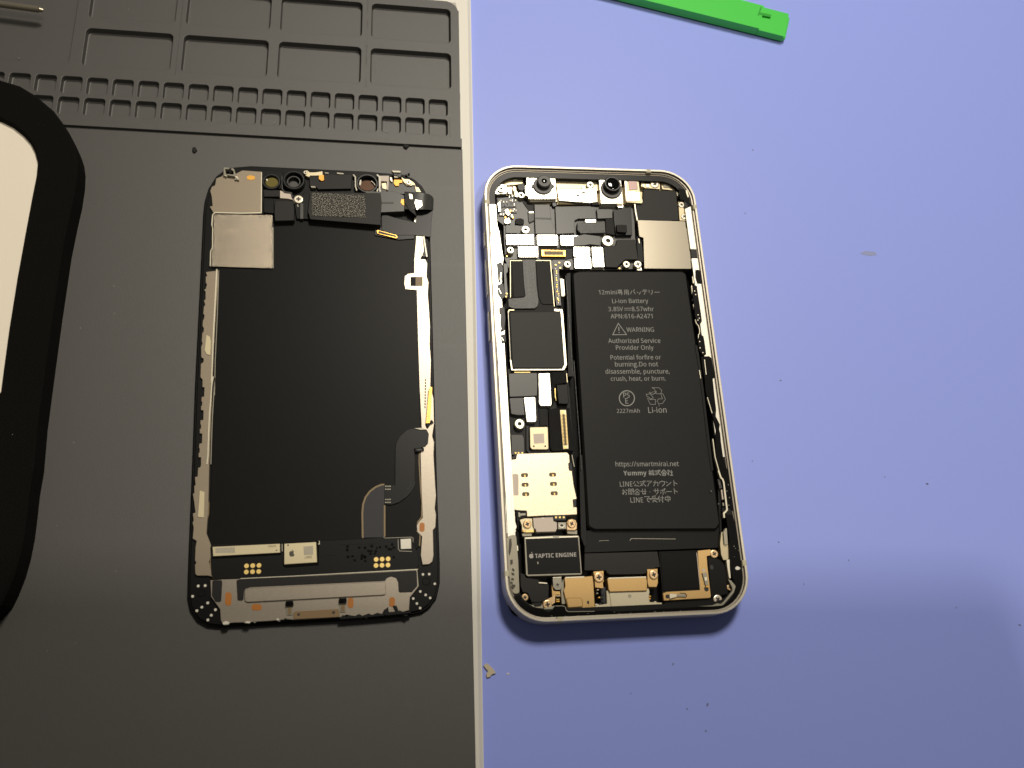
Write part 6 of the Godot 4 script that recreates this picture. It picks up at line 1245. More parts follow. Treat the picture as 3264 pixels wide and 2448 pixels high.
	var bg = p(display, "brown_tag", [-83.89, 60.76, -83.53, 60.38, -73.39, 60.23, -72.95, 60.6, -72.89, 62.1, -83.78, 62.2], 5.6, 5.95, "brown_tag", 0.04, 0.1)
	c(bg, "hole", -82.62, 61.14, 0.32, 5.8, 5.98, "recess_dark", 0, 0, 12)
	c(bg, "hole", -74.32, 61.01, 0.35, 5.8, 5.98, "recess_dark", 0, 0, 12)
	p(display, "foot_pad", [-85.69, 57.94, -83.9, 57.95, -83.85, 59.05, -85.63, 59.03], 5.6, 6.6, "glue_black", 0.12, 0.15)
	p(display, "foot_spring", [-85.66, 59.02, -84.1, 59.03, -84.12, 61.19, -85.32, 61.22], 5.6, 5.95, "smd_grey", 0.03, 0.1)
	p(display, "foot_spring", [-85.24, 59.39, -84.32, 59.37, -84.35, 60.98, -85.15, 61], 5.8, 6, "flex_edge", 0.02)
	p(display, "foot_pad", [-73.03, 57.76, -71.22, 57.77, -71.19, 58.88, -73, 58.87], 5.6, 6.6, "glue_black", 0.12, 0.15)
	p(display, "foot_spring", [-72.99, 58.85, -71.41, 58.86, -71.46, 61.04, -72.69, 61.07], 5.6, 5.95, "smd_grey", 0.03, 0.1)
	p(display, "foot_spring", [-72.58, 59.22, -71.64, 59.2, -71.69, 60.83, -72.51, 60.85], 5.8, 6, "flex_edge", 0.02)
	c(display, "rivet", -106.45, 53.33, 0.34, 4.9, 5.25, "label_white", 0.03, 0, 12)
	c(display, "rivet", -104.84, 53.3, 0.34, 4.9, 5.25, "label_white", 0.03, 0, 12)
	c(display, "rivet", -107.61, 55.73, 0.34, 4.9, 5.25, "label_white", 0.03, 0, 12)
	c(display, "rivet", -104.04, 57.43, 0.34, 4.9, 5.25, "label_white", 0.03, 0, 12)
	c(display, "rivet", -105.34, 58.38, 0.34, 4.9, 5.25, "label_white", 0.03, 0, 12)
	c(display, "rivet", -106.45, 59.16, 0.34, 4.9, 5.25, "label_white", 0.03, 0, 12)
	c(display, "rivet", -102.18, 59.11, 0.34, 4.9, 5.25, "label_white", 0.03, 0, 12)
	c(display, "rivet", -103.08, 60.35, 0.34, 4.9, 5.25, "label_white", 0.03, 0, 12)
	c(display, "rivet", -103.81, 61.4, 0.34, 4.9, 5.25, "label_white", 0.03, 0, 12)
	c(display, "rivet", -52.42, 52.57, 0.33, 4.9, 5.25, "label_white", 0.03, 0, 12)
	c(display, "rivet", -50.86, 52.56, 0.34, 4.9, 5.25, "label_white", 0.03, 0, 12)
	c(display, "rivet", -49.53, 55, 0.33, 4.9, 5.25, "label_white", 0.03, 0, 12)
	c(display, "rivet", -53.19, 56.74, 0.33, 4.9, 5.25, "label_white", 0.03, 0, 12)
	c(display, "rivet", -51.88, 57.63, 0.33, 4.9, 5.25, "label_white", 0.03, 0, 12)
	c(display, "rivet", -50.78, 58.42, 0.33, 4.9, 5.25, "label_white", 0.03, 0, 12)
	c(display, "rivet", -54.97, 58.39, 0.33, 4.9, 5.25, "label_white", 0.03, 0, 12)
	c(display, "rivet", -54.1, 59.64, 0.33, 4.9, 5.25, "label_white", 0.03, 0, 12)
	c(display, "rivet", -53.32, 60.77, 0.33, 4.9, 5.25, "label_white", 0.03, 0, 12)
	tube(display, "socket", -105.6, 54.98, 0.93, 0.76, 4.9, 5.25, "plate_deep", 0.05)
	tube(display, "socket", -51.64, 54.28, 1, 0.82, 4.9, 5.25, "plate_deep", 0.05)
	p(display, "torn_adhesive", [-72.94, 62.4, -72.07, 61.65, -71.34, 62.18, -70.32, 61.82, -69.15, 62.04, -68.27, 61.61, -67.39, 62.06, -65.92, 61.6, -65.04, 61.99, -63.86, 61.51, -62.68, 61.83, -62.2, 60.88, -61.18, 60.34, -60.99, 61.49, -59.72, 61.4, -58.52, 61.16, -57.34, 61.62, -55.91, 61.5, -55.56, 61.99, -60.91, 62.28, -66.81, 62.55, -72.65, 62.7], 4.9, 6, "crumb_black", 0.1)
	p(display, "torn_adhesive", [-70.92, 62.61, -71.39, 62.6, -71.09, 62.23, -70.86, 62.25, -70.48, 62.31, -70.45, 62.56], 4.9, 5.61, "crumb_black", 0.04)
	p(display, "torn_adhesive", [-67.42, 62.57, -67.82, 62.58, -68.03, 62.43, -67.9, 62.12, -67.53, 62.14, -67.2, 62.44], 4.9, 5.53, "label_white", 0.04)
	p(display, "torn_adhesive", [-66.28, 62.24, -65.97, 62.41, -65.86, 62.62, -66.4, 62.74, -66.69, 62.58, -66.63, 62.32], 4.9, 5.41, "crumb_black", 0.04)
	p(display, "torn_adhesive", [-64.95, 62.4, -65.2, 62.62, -65.53, 62.46, -65.72, 62.27, -65.38, 62.14, -64.99, 62.16], 4.9, 5.6, "crumb_black", 0.04)
	p(display, "torn_adhesive", [-64.02, 62.14, -63.64, 62.12, -63.18, 62.28, -63.35, 62.43, -63.77, 62.63, -64.21, 62.45], 4.9, 5.58, "crumb_black", 0.04)
	p(display, "torn_adhesive", [-63.57, 62.51, -63.99, 62.31, -63.74, 62, -63.21, 62.2, -62.86, 62.32, -63.29, 62.59], 4.9, 5.55, "crumb_black", 0.04)
	p(display, "torn_adhesive", [-66.57, 62.66, -67.02, 62.35, -66.66, 62.14, -66.32, 62, -66.16, 62.32, -66.19, 62.58], 4.9, 5.53, "label_white", 0.04)
	p(display, "torn_adhesive", [-71.49, 62.3, -71.32, 62.02, -71.1, 61.9, -70.79, 62.03, -70.65, 62.28, -71.04, 62.43], 4.9, 5.47, "crumb_black", 0.04)
	p(display, "torn_adhesive", [-71.97, 62.63, -72.27, 62.8, -72.52, 62.52, -72.54, 62.27, -72.27, 62.17, -71.84, 62.28], 4.9, 5.66, "crumb_black", 0.04)
	p(display, "torn_adhesive", [-65.26, 62.72, -65.5, 62.38, -65.45, 62.1, -65.08, 62.07, -64.65, 62.28, -64.82, 62.49], 4.9, 5.5, "crumb_black", 0.04)
	p(display, "torn_adhesive", [-66.53, 62.37, -66.8, 61.99, -66.33, 61.94, -65.82, 61.9, -65.75, 62.21, -66.18, 62.3], 4.9, 5.76, "crumb_black", 0.04)
	p(display, "torn_adhesive", [-63.14, 62.04, -62.66, 61.87, -62.39, 62.17, -62.51, 62.51, -62.97, 62.52, -63.3, 62.29], 4.9, 5.46, "crumb_black", 0.04)
	p(display, "torn_adhesive", [-64.81, 62.52, -65.19, 62.55, -65.42, 62.45, -65.39, 62.14, -65.1, 62.02, -64.85, 62.25], 4.9, 5.61, "crumb_black", 0.04)
	p(display, "torn_adhesive", [-67.2, 62.71, -67.6, 62.39, -67.41, 62.24, -66.97, 62.18, -66.59, 62.37, -66.73, 62.57], 4.9, 5.45, "crumb_black", 0.04)
	p(display, "torn_adhesive", [-62.9, 62.28, -62.97, 62.09, -62.76, 61.9, -62.3, 61.98, -62.38, 62.24, -62.52, 62.45], 4.9, 5.45, "crumb_black", 0.04)
	p(display, "torn_adhesive", [-59.85, 62.02, -60.29, 61.93, -60.23, 61.73, -59.95, 61.65, -59.67, 61.62, -59.6, 61.96], 4.9, 5.54, "crumb_black", 0.04)
	p(display, "torn_adhesive", [-59.03, 61.82, -58.99, 61.59, -58.58, 61.31, -58.34, 61.58, -58.13, 61.85, -58.62, 62.02], 4.9, 5.46, "label_white", 0.04)
	p(display, "torn_adhesive", [-63.4, 61.78, -63.45, 61.5, -63.27, 61.24, -62.93, 61.47, -62.76, 61.67, -63.07, 61.77], 4.9, 5.64, "label_white", 0.04)
	p(display, "torn_adhesive", [-57.14, 62.14, -56.78, 62.13, -56.44, 62.24, -56.4, 62.48, -56.78, 62.73, -57.26, 62.4], 4.9, 5.64, "crumb_black", 0.04)
	p(display, "torn_adhesive", [-57.25, 61.96, -57.07, 62.3, -57.18, 62.61, -57.52, 62.46, -57.96, 62.27, -57.55, 62.07], 4.9, 5.49, "crumb_black", 0.04)
	p(display, "torn_adhesive", [-62.5, 62.49, -62.72, 62.35, -62.98, 62.11, -62.52, 61.85, -62.11, 62.1, -62.02, 62.45], 4.9, 5.75, "crumb_black", 0.04)
	p(display, "torn_adhesive", [-61.27, 61.71, -60.89, 61.83, -60.8, 62.14, -61.31, 62.34, -61.73, 62.06, -61.63, 61.72], 4.9, 5.79, "crumb_black", 0.04)
	p(display, "torn_adhesive", [-57.51, 61.97, -57.51, 61.7, -57.27, 61.5, -57.01, 61.66, -56.75, 61.92, -57.17, 62.13], 4.9, 5.45, "crumb_black", 0.04)
	p(display, "torn_adhesive", [-59.3, 62.1, -59.11, 62.45, -59.54, 62.53, -59.94, 62.43, -59.97, 62.11, -59.51, 61.9], 4.9, 5.48, "crumb_black", 0.04)
	p(display, "torn_adhesive", [-87.31, 61.94, -87.07, 62.12, -87.23, 62.34, -87.75, 62.22, -87.91, 62.03, -87.6, 61.71], 4.9, 5.76, "label_white", 0.04)
	p(display, "torn_adhesive", [-92.73, 62.56, -93.05, 62.59, -93.26, 62.27, -93.21, 61.98, -92.68, 62.12, -92.65, 62.31], 4.9, 5.56, "label_white", 0.04)
	p(display, "torn_adhesive", [-87.45, 61.98, -86.93, 61.95, -86.9, 62.31, -87.09, 62.53, -87.52, 62.52, -87.62, 62.19], 4.9, 5.42, "label_white", 0.04)
	p(display, "torn_adhesive", [-92.14, 62.39, -92.16, 62.09, -92.11, 61.8, -91.74, 61.97, -91.42, 62.16, -91.77, 62.35], 4.9, 5.72, "crumb_black", 0.04)
	p(display, "torn_adhesive", [-97.06, 62.34, -97.24, 62.51, -97.54, 62.35, -97.59, 62.19, -97.37, 62.1, -96.92, 62.13], 4.9, 5.42, "crumb_black", 0.04)
	p(display, "torn_adhesive", [-95.15, 62.3, -95.27, 62.2, -95.26, 61.91, -94.94, 61.85, -94.51, 62.12, -94.8, 62.4], 4.9, 5.45, "crumb_black", 0.04)
	p(display, "torn_adhesive", [-85.72, 61.74, -85.3, 62.04, -85.25, 62.22, -85.71, 62.35, -85.93, 62.28, -86.11, 61.97], 4.9, 5.75, "crumb_black", 0.04)
	p(display, "torn_adhesive", [-95.54, 62, -95.18, 61.91, -94.99, 62.08, -95.01, 62.42, -95.26, 62.42, -95.73, 62.34], 4.9, 5.59, "label_white", 0.04)
	p(display, "torn_adhesive", [-94.16, 61.95, -93.76, 62.04, -93.66, 62.23, -93.81, 62.48, -94.19, 62.41, -94.28, 62.14], 4.9, 5.73, "crumb_black", 0.04)
	p(display, "torn_adhesive", [-93.88, 62.08, -93.88, 62.41, -94.15, 62.5, -94.63, 62.32, -94.55, 62.07, -94.14, 61.96], 4.9, 5.51, "label_white", 0.04)
	p(display, "torn_adhesive", [-62.24, 62.1, -61.93, 60.8, -61.19, 60.25, -61.05, 61.42, -61.51, 62.28], 5.2, 6.2, "crumb_black", 0.08)
	p(display, "torn_adhesive", [-60, 60, -59.11, 60.04, -58.77, 61.08, -59.42, 61.2], 5.2, 6.2, "crumb_black", 0.08)
	p(display, "torn_adhesive", [-100.32, 62.35, -99.5, 61.91, -98.64, 62.37, -98.9, 62.78, -100.02, 62.82], 5.2, 6.2, "label_white", 0.08)
	p(display, "torn_adhesive", [-95.32, 62.52, -94.71, 62.2, -93.71, 62.36, -94.12, 62.77], 5.2, 6.2, "label_white", 0.08)


func foam_tray() -> void:
	var tray := thing("foam_tray", "white panel in a thick black foam rim at the left edge of the mat", "tray")
	p(tray, "foam_rim", [-215, -95.5, -190, -95, -165.01, -85.29, -160, -83.7, -155.66, -80.84, -150.4, -75.99, -147.61, -72.09, -145.73, -69.18, -144.39, -66.26, -143.32, -63.35, -142.7, -60.11, -142.47, -55.92, -142.67, -50.18, -143.27, -43.9, -143.98, -34.68, -144.54, -16.94, -144.88, -0.06, -145.1, 13.4, -144.83, 23.98, -145.16, 30.09, -145.14, 35.35, -145.19, 40.53, -145.56, 45.25, -146.27, 49.75, -147.4, 53.95, -148.41, 56.7, -150.42, 59.18, -153.18, 60.78, -215, 62.5, -215, 43, -185, 42, -172, 35, -154.41, 5.32, -154.44, 0.99, -154.41, -11.19, -154.07, -25.57, -153.52, -38.73, -153.06, -48.62, -152.67, -55.58, -152.79, -59.74, -153.81, -62.94, -155.13, -65.5, -157.24, -68.03, -160.14, -70.54, -163.5, -72.38, -190, -78.5, -215, -79], 3.4, 11.4, "foam_black", 0.7)
	p(tray, "foam_rim", [-235, -95.5, -215.01, -95.5, -215.01, 68, -235, 68], 3.4, 11.4, "foam_black", 0.7)
	p(tray, "white_panel", [-214.9, -81, -213.4, -80, -188.4, -79.5, -161.9, -73.38, -158.54, -71.54, -155.64, -69.03, -153.53, -66.5, -152.21, -62.94, -151.19, -59.74, -151.07, -55.58, -151.46, -48.62, -151.92, -38.73, -152.47, -25.57, -152.81, -11.19, -152.84, 0.99, -152.81, 5.32, -170.4, 35, -183.4, 42, -213.4, 43, -214.9, 45], 7.6, 9.9, "tray_white", 0.3)


func bench_tools() -> void:
	var pry := thing("pry_tool", "flat bright green plastic pry tool with a chisel tip", "pry tool")
	p(pry, "handle", [64.1, -123.81, 67.41, -133.39, -32.55, -158.02, -36.25, -147.3], 0.7, 3.8, "tool_green", 1.7, 0.4)
	p(pry, "blade", [72.85, -121.7, 76.16, -131.29, 67.41, -133.39, 64.1, -123.81], 0.7, 3.1, "tool_green", 0.7, 0.15)
	p(pry, "chisel_tip", [73.89, -121.97, 76.94, -130.8, 76.13, -131.2, 72.88, -121.8], 0.7, 2.1, "tool_green", 0.3)
	p(pry, "groove", [64.97, -129.51, 65.33, -130.55, 69.35, -129.86, 68.99, -128.82], 3.0, 3.82, "groove_green", 0.0, 0.2)
	p(pry, "groove", [65.94, -132.91, 66.42, -132.79, 64.82, -129.06, 64.33, -129.17], 3.0, 3.82, "groove_green", 0.0)
	var rod := thing("steel_rod", "slim grey steel rod lying across the corner pocket of the mat", "rod")
	shaft(rod, "shaft", Vector3(-229.5, 7.2, -120.49), Vector3(-159.04, 7.2, -113.03), 0.95, "rod_steel")
	shaft(rod, "tip", Vector3(-159.04, 7.2, -113.03), Vector3(-158.05, 7.0, -112.92), 0.7, "rod_steel")


func debris() -> void:
	tag(p(self, "paper_scrap", [-37.68, 74.92, -36.79, 74.44, -36.03, 75.08, -35.06, 76.18, -34.7, 76.94, -35.66, 77.19, -36.16, 77.76, -36.96, 77.87, -37.07, 76.97, -36.57, 76.4, -37.31, 75.46], 0, 0.5, "lint", 0.03), "crumpled cream scrap on the blue table right beside the white mat edge", "scrap")
	tag(p(self, "white_flake", [-31.98, 77.14, -31.17, 76.96, -31.36, 77.4, -31.83, 77.38], 0, 0.15, "label_white", 0.03), "tiny white flake just right of the cream scrap", "flake")
	tag(p(self, "dark_crumb", [-114.78, -70.33, -114.02, -70.57, -113.45, -69.55, -114.09, -68.69, -114.72, -69.29], 3.45, 4, "crumb_black", 0.03), "small black crumb on grey mat above the display, left of centre", "crumb")
	tag(p(self, "dark_crumb", [-54.85, -73.85, -53.82, -74.11, -53.29, -73.26, -54.04, -72.37, -54.95, -72.98], 3.45, 4.2, "crumb_black", 0.03), "small black crumb under the mat step near its right end", "crumb")
	tag(p(self, "brown_smudge", [86.51, -42.48, 88.54, -43.18, 91.67, -42.9, 92.1, -41.92, 89.89, -41.45, 87.22, -41.84], 0, 0.06, "smudge_tan", 0.03), "pale brownish smudge on the blue table right of the phone", "smudge")
	var st := started()
	slab(st, circle(53.3, -0.29, 0.38, 0.2, 7, 2.9), 0.0, 0.1, 0.0)
	slab(st, circle(11.41, 77.06, 0.33, 0.18, 7, 2), 0.0, 0.1, 0.0)
	slab(st, circle(19.34, 87.37, 0.49, 0.26, 7, 2), 0.0, 0.1, 0.0)
	slab(st, circle(13.83, 88.11, 0.27, 0.14, 7, 1.3), 0.0, 0.1, 0.0)
	slab(st, circle(92.79, 31.44, 0.44, 0.24, 7, 0), 0.0, 0.1, 0.0)
	slab(st, circle(92.86, 31.53, 0.32, 0.17, 7, 0.8), 0.0, 0.1, 0.0)
	slab(st, circle(64.64, 52.33, 0.24, 0.13, 7, 1.3), 0.0, 0.1, 0.0)
	slab(st, circle(45.15, 46.69, 0.29, 0.16, 7, 0.6), 0.0, 0.1, 0.0)
	slab(st, circle(93.74, 66.31, 0.24, 0.13, 7, 2.3), 0.0, 0.1, 0.0)
	slab(st, circle(50.49, 58.25, 0.23, 0.13, 7, 1.8), 0.0, 0.1, 0.0)
	slab(st, circle(80.12, 29.13, 0.25, 0.14, 7, 2.5), 0.0, 0.1, 0.0)
	slab(st, circle(50.56, -55.6, 0.27, 0.14, 7, 0.7), 0.0, 0.1, 0.0)
	slab(st, circle(40.99, 23.75, 0.24, 0.13, 7, 2.8), 0.0, 0.1, 0.0)
	slab(st, circle(18.1, 93.6, 0.32, 0.17, 7, 0.7), 0.0, 0.1, 0.0)
	slab(st, circle(-0.51, 83.55, 0.21, 0.11, 7, 0.5), 0.0, 0.1, 0.0)
	slab(st, circle(111.61, 71.72, 0.43, 0.23, 7, 0.4), 0.0, 0.1, 0.0)
	slab(st, circle(56.63, -78.8, 0.28, 0.15, 7, 1.1), 0.0, 0.1, 0.0)
	var specks := put(self, "table_specks", done(st), "smudge")
	specks.set_meta("kind", "stuff")
	specks.set_meta("label", "scattered dark specks on the blue table")
	st = started()
	slab(st, circle(-132.6, -26.85, 0.24, 0.12, 6, 1.2), 3.45, 3.55, 0.0)
	slab(st, circle(-131.81, -18.91, 0.19, 0.09, 6, 2), 3.45, 3.55, 0.0)
	slab(st, circle(-139.94, -14.66, 0.23, 0.12, 6, 1.7), 3.45, 3.55, 0.0)
	slab(st, circle(-138.66, 16.44, 0.22, 0.11, 6, 1.8), 3.45, 3.55, 0.0)
	slab(st, circle(-126.01, 48.76, 0.22, 0.11, 6, 0.8), 3.45, 3.55, 0.0)
	slab(st, circle(-140.58, 37.36, 0.13, 0.06, 6, 2.9), 3.45, 3.55, 0.0)
	slab(st, circle(-92.2, -79.48, 0.32, 0.16, 6, 0.5), 4.4, 4.5, 0.0)
	slab(st, circle(-135.48, -117.15, 0.21, 0.11, 6, 1.7), 4.4, 4.5, 0.0)
	slab(st, circle(-62.61, -101.03, 0.23, 0.11, 6, 2.3), 4.4, 4.5, 0.0)
	slab(st, circle(-111.88, -74.17, 0.16, 0.08, 6, 2.8), 3.45, 3.55, 0.0)
	slab(st, circle(-111.95, -39.64, 0.2, 0.1, 6, 3), 3.45, 3.55, 0.0)
	slab(st, circle(-48.19, 24.65, 0.2, 0.1, 6, 2.9), 3.45, 3.55, 0.0)
	slab(st, circle(-139.8, 66.69, 0.17, 0.08, 6, 2.5), 3.45, 3.55, 0.0)
	slab(st, circle(-164.47, -99.04, 0.25, 0.13, 6, 1.6), 3, 3.1, 0.0)
	slab(st, circle(-59.83, -78.61, 0.28, 0.14, 6, 2.3), 3, 3.1, 0.0)
	slab(st, circle(-150.3, 16.49, 0.13, 0.06, 6, 2.2), 11.4, 11.5, 0.0)
	slab(st, circle(-133.75, 65.21, 0.17, 0.08, 6, 1), 3.45, 3.55, 0.0)
	var dust := put(self, "mat_dust", done(st), "crumb_grey")
	dust.set_meta("kind", "stuff")
	dust.set_meta("label", "pale dust grains on the grey mat")


func shaft(parent: Node, called: String, a: Vector3, b: Vector3, r: float, m: String) -> void:
	var cy := CylinderMesh.new()
	cy.height = (b - a).length() * MM
	cy.bottom_radius = r * MM
	cy.top_radius = r * MM * (0.8 if called == "tip" else 1.0)
	cy.radial_segments = 24
	var o := put(parent, called, cy, m)
	var y := (b - a).normalized()
	var x := y.cross(Vector3.UP).normalized()
	o.transform = Transform3D(Basis(x, y, x.cross(y)), (a + b) * 0.5 * MM)


func materials() -> void:
	grain(mat("table_blue", Color(0.60, 0.66, 0.965), 0.45, 0.0, 0.4), 11, 0.2, 0.975, 1.0, 40.0, Vector3.ONE, 0.0)
	grain(mat("mat_grey", Color(0.262, 0.256, 0.244), 0.54, 0.0, 0.68), 12, 0.2, 0.94, 1.0, 40.0, Vector3.ONE, 0.12)
	mat("mat_white", Color(0.885, 0.87, 0.83), 0.5)
	grain(mat("foam_black", Color(0.10, 0.095, 0.085), 0.95, 0.0, 0.2), 13, 0.08, 0.55, 1.0, 60.0, Vector3.ONE, 0.6)
	mat("tray_white", Color(0.93, 0.89, 0.82), 0.5)
	mat("tool_green", Color(0.28, 0.80, 0.29), 0.45)
	mat("rod_steel", Color(0.62, 0.59, 0.52), 0.35, 0.8)
	grain(mat("alu_rim", Color(0.86, 0.83, 0.76), 0.42, 0.55), 14, 0.05, 0.9, 1.0, 120.0)
	grain(mat("alu_ledge", Color(0.92, 0.90, 0.84), 0.38, 0.9), 15, 0.05, 0.86, 1.0, 150.0)
	mat("button_alu", Color(0.85, 0.82, 0.75), 0.4, 0.5)
	mat("antenna_cream", Color(0.76, 0.73, 0.62), 0.5)
	mat("inside_black", Color(0.045, 0.043, 0.04), 0.5, 0.0, 0.25)
	mat("glue_black", Color(0.035, 0.033, 0.031), 0.3, 0.0, 0.25)
	mat("film_black", Color(0.045, 0.045, 0.045), 0.35, 0.0, 0.3)
	mat("ledge_dark", Color(0.09, 0.085, 0.08), 0.35, 0.0, 0.3)
	mat("alu_inner", Color(0.52, 0.49, 0.44), 0.4, 0.5)
	grain(mat("battery_black", Color(0.085, 0.085, 0.082), 0.5, 0.0, 0.3), 16, 0.03, 0.85, 1.0, 60.0)
	mat("print_grey", Color(0.56, 0.56, 0.54), 0.6)
	mat("print_silver", Color(0.66, 0.64, 0.61), 0.5)
	mat("board_black", Color(0.06, 0.058, 0.052), 0.45, 0.0, 0.3)
	grain(mat("flex_grey", Color(0.23, 0.225, 0.21), 0.4), 17, 0.04, 0.8, 1.0, 90.0)
	grain(mat("flex_gloss", Color(0.27, 0.27, 0.26), 0.36, 0.0, 0.38), 32, 0.05, 0.8, 1.0, 120.0, Vector3(1, 1, 0.3), 0.2)
	mat("flex_black", Color(0.075, 0.075, 0.072), 0.36, 0.0, 0.35)
	grain(mat("plate_black", Color(0.15, 0.145, 0.14), 0.5, 0.0, 0.33), 18, 0.04, 0.85, 1.0, 90.0)
	mat("plate_deep", Color(0.07, 0.066, 0.062), 0.5, 0.0, 0.27)
	grain(mat("foil", Color(0.97, 0.95, 0.90), 0.30, 0.8), 19, 0.04, 0.95, 1.0, 90.0)
	grain(mat("shield_steel", Color(0.60, 0.57, 0.51), 0.33, 0.9), 20, 0.12, 0.82, 1.0, 100.0)
	grain(mat("tray_steel", Color(0.95, 0.90, 0.78), 0.36, 0.8), 21, 0.03, 0.85, 1.0, 100.0)
	mat("camera_steel", Color(0.96, 0.93, 0.86), 0.33, 0.75)
	mat("bracket_tan", Color(0.72, 0.67, 0.55), 0.4, 0.7)
	mat("lens_black", Color(0.06, 0.06, 0.058), 0.35)
	mat("lens_grey", Color(0.24, 0.235, 0.225), 0.45)
	mat("lens_glass", Color(0.02, 0.03, 0.028), 0.05)
	mat("sensor_pink", Color(0.62, 0.52, 0.50), 0.3, 0.4)
	mat("screw_steel", Color(0.88, 0.84, 0.76), 0.33, 0.65)
	mat("screw_brass", Color(0.88, 0.75, 0.57), 0.33, 0.6)
	mat("screw_dark", Color(0.16, 0.14, 0.12), 0.3, 0.6)
	mat("recess_dark", Color(0.14, 0.11, 0.08), 0.5)
	mat("gold", Color(0.95, 0.74, 0.36), 0.35, 0.7)
	mat("gold_pad", Color(0.98, 0.85, 0.52), 0.4, 0.35)
	mat("pin_brown", Color(0.34, 0.27, 0.14), 0.5)
	grain(mat("copper", Color(0.93, 0.765, 0.50), 0.42, 0.5), 22, 0.12, 0.7, 1.0, 160.0)
	mat("port_cream", Color(0.84, 0.80, 0.68), 0.5)
	mat("chip_cream", Color(0.83, 0.78, 0.64), 0.4, 0.4)
	mat("label_tan", Color(0.80, 0.74, 0.68), 0.5)
	mat("label_white", Color(0.88, 0.86, 0.80), 0.5)
	mat("smd_dark", Color(0.13, 0.13, 0.15), 0.4)
	mat("smd_grey", Color(0.62, 0.60, 0.54), 0.35, 0.4)
	grain(mat("tape_cream", Color(0.74, 0.71, 0.62), 0.5), 23, 0.06, 0.8, 1.0, 120.0)
	mat("streak_grey", Color(0.30, 0.28, 0.24), 0.7)
	grain(mat("glass_edge", Color(0.05, 0.048, 0.045), 0.45, 0.0, 0.3), 24, 0.05, 0.7, 1.0, 100.0)
	grain(mat("panel_black", Color(0.06, 0.06, 0.054), 0.42, 0.0, 0.25), 25, 0.02, 0.9, 1.0, 30.0)
	grain(mat("plate_taupe", Color(0.60, 0.55, 0.475), 0.45, 0.5), 26, 0.05, 0.92, 1.0, 100.0)
	grain(mat("plate_silver", Color(0.70, 0.66, 0.60), 0.37, 0.75), 27, 0.04, 0.95, 1.0, 100.0, Vector3(0.3, 1, 1))
	grain(mat("plate_satin", Color(0.60, 0.56, 0.50), 0.24, 1.0), 28, 0.12, 0.8, 1.0, 110.0, Vector3.ONE, 0.25)
	mat("edge_bright", Color(0.90, 0.87, 0.78), 0.35, 0.5)
	mat("amber", Color(0.70, 0.43, 0.12), 0.5)
	mat("orange_gold", Color(0.92, 0.68, 0.28), 0.4, 0.3)
	mat("olive_glass", Color(0.42, 0.38, 0.16), 0.25)
	mat("amber_glass", Color(0.36, 0.22, 0.10), 0.2)
	grain(mat("mesh_dark", Color(0.12, 0.115, 0.107), 0.5, 0.0, 0.4), 29, 0.1, 0.5, 1.0, 220.0, Vector3.ONE, 1.2)
	var fleck := mat("mesh_fleck", Color(0.62, 0.60, 0.55), 0.45)
	grain(fleck, 31, 0.11, 0.0, 1.0, 42.0, Vector3.ONE, 1.0)
	((fleck.albedo_texture as NoiseTexture2D).color_ramp as Gradient).offsets = PackedFloat32Array([0.40, 0.66])
	mat("mesh_light", Color(0.62, 0.59, 0.53), 0.5)
	mat("brown_tag", Color(0.53, 0.43, 0.29), 0.5)
	mat("flex_edge", Color(0.50, 0.42, 0.28), 0.5)
	mat("flex_slate", Color(0.22, 0.22, 0.23), 0.45, 0.0, 0.3)
	mat("crumb_black", Color(0.05, 0.048, 0.045), 0.8)
	mat("crumb_grey", Color(0.50, 0.49, 0.45), 0.7)
	mat("smudge", Color(0.44, 0.47, 0.64), 0.7)
	mat("lint", Color(0.78, 0.73, 0.62), 0.7)
	mat("groove_green", Color(0.13, 0.62, 0.15), 0.5)
	mat("smudge_tan", Color(0.57, 0.60, 0.76), 0.7)
	mat("lamp_body", Color(0.85, 0.85, 0.85), 0.5)
	var glow := mat("lamp_diffuser", Color(1, 1, 1), 0.6)
	glow.emission_enabled = true
	glow.emission = Color(1.0, 0.95, 0.86)
	glow.emission_energy_multiplier = 2.0


func lamp_light(parent: Node3D, size: Vector2, energy: float) -> void:
	var l := AreaLight3D.new()
	l.name = "lamp_light"
	l.area_size = size
	l.area_normalize_energy = true
	l.light_energy = energy
	l.light_color = Color(1.0, 0.965, 0.90)
	l.shadow_enabled = true
	l.area_range = 6.0
	l.area_attenuation = 2.0
	parent.add_child(l)
	l.position = Vector3(0, 0, -0.004)


func work_lamp(at: Vector3, towards: Vector3, energy: float) -> void:
	var o := thing("work_lamp", "white square work lamp head hanging over the bench beyond the table edge", "lamp", at)
	o.look_at_from_position(at * MM, towards * MM, Vector3.FORWARD)
	var st := started()
	var box := BoxMesh.new()
	box.size = Vector3(0.13, 0.13, 0.018)
	put(o, "housing", box, "lamp_body").position.z = 0.0105
	var pane := BoxMesh.new()
	pane.size = Vector3(0.115, 0.115, 0.002)
	put(o, "lamp_diffuser", pane, "lamp_diffuser")
	lamp_light(o, Vector2(0.11, 0.11), energy)


func ceiling_lamp(at: Vector3, energy: float) -> void:
	var o := thing("ceiling_lamp", "small square white ceiling lamp high above the bench", "lamp", at)
	o.rotation.x = -PI / 2
	var box := BoxMesh.new()
	box.size = Vector3(0.15, 0.15, 0.05)
	put(o, "housing", box, "lamp_body").position.z = 0.03
	var pane := BoxMesh.new()
	pane.size = Vector3(0.115, 0.115, 0.004)
	put(o, "lamp_diffuser", pane, "lamp_diffuser")
	lamp_light(o, Vector2(0.11, 0.11), energy)


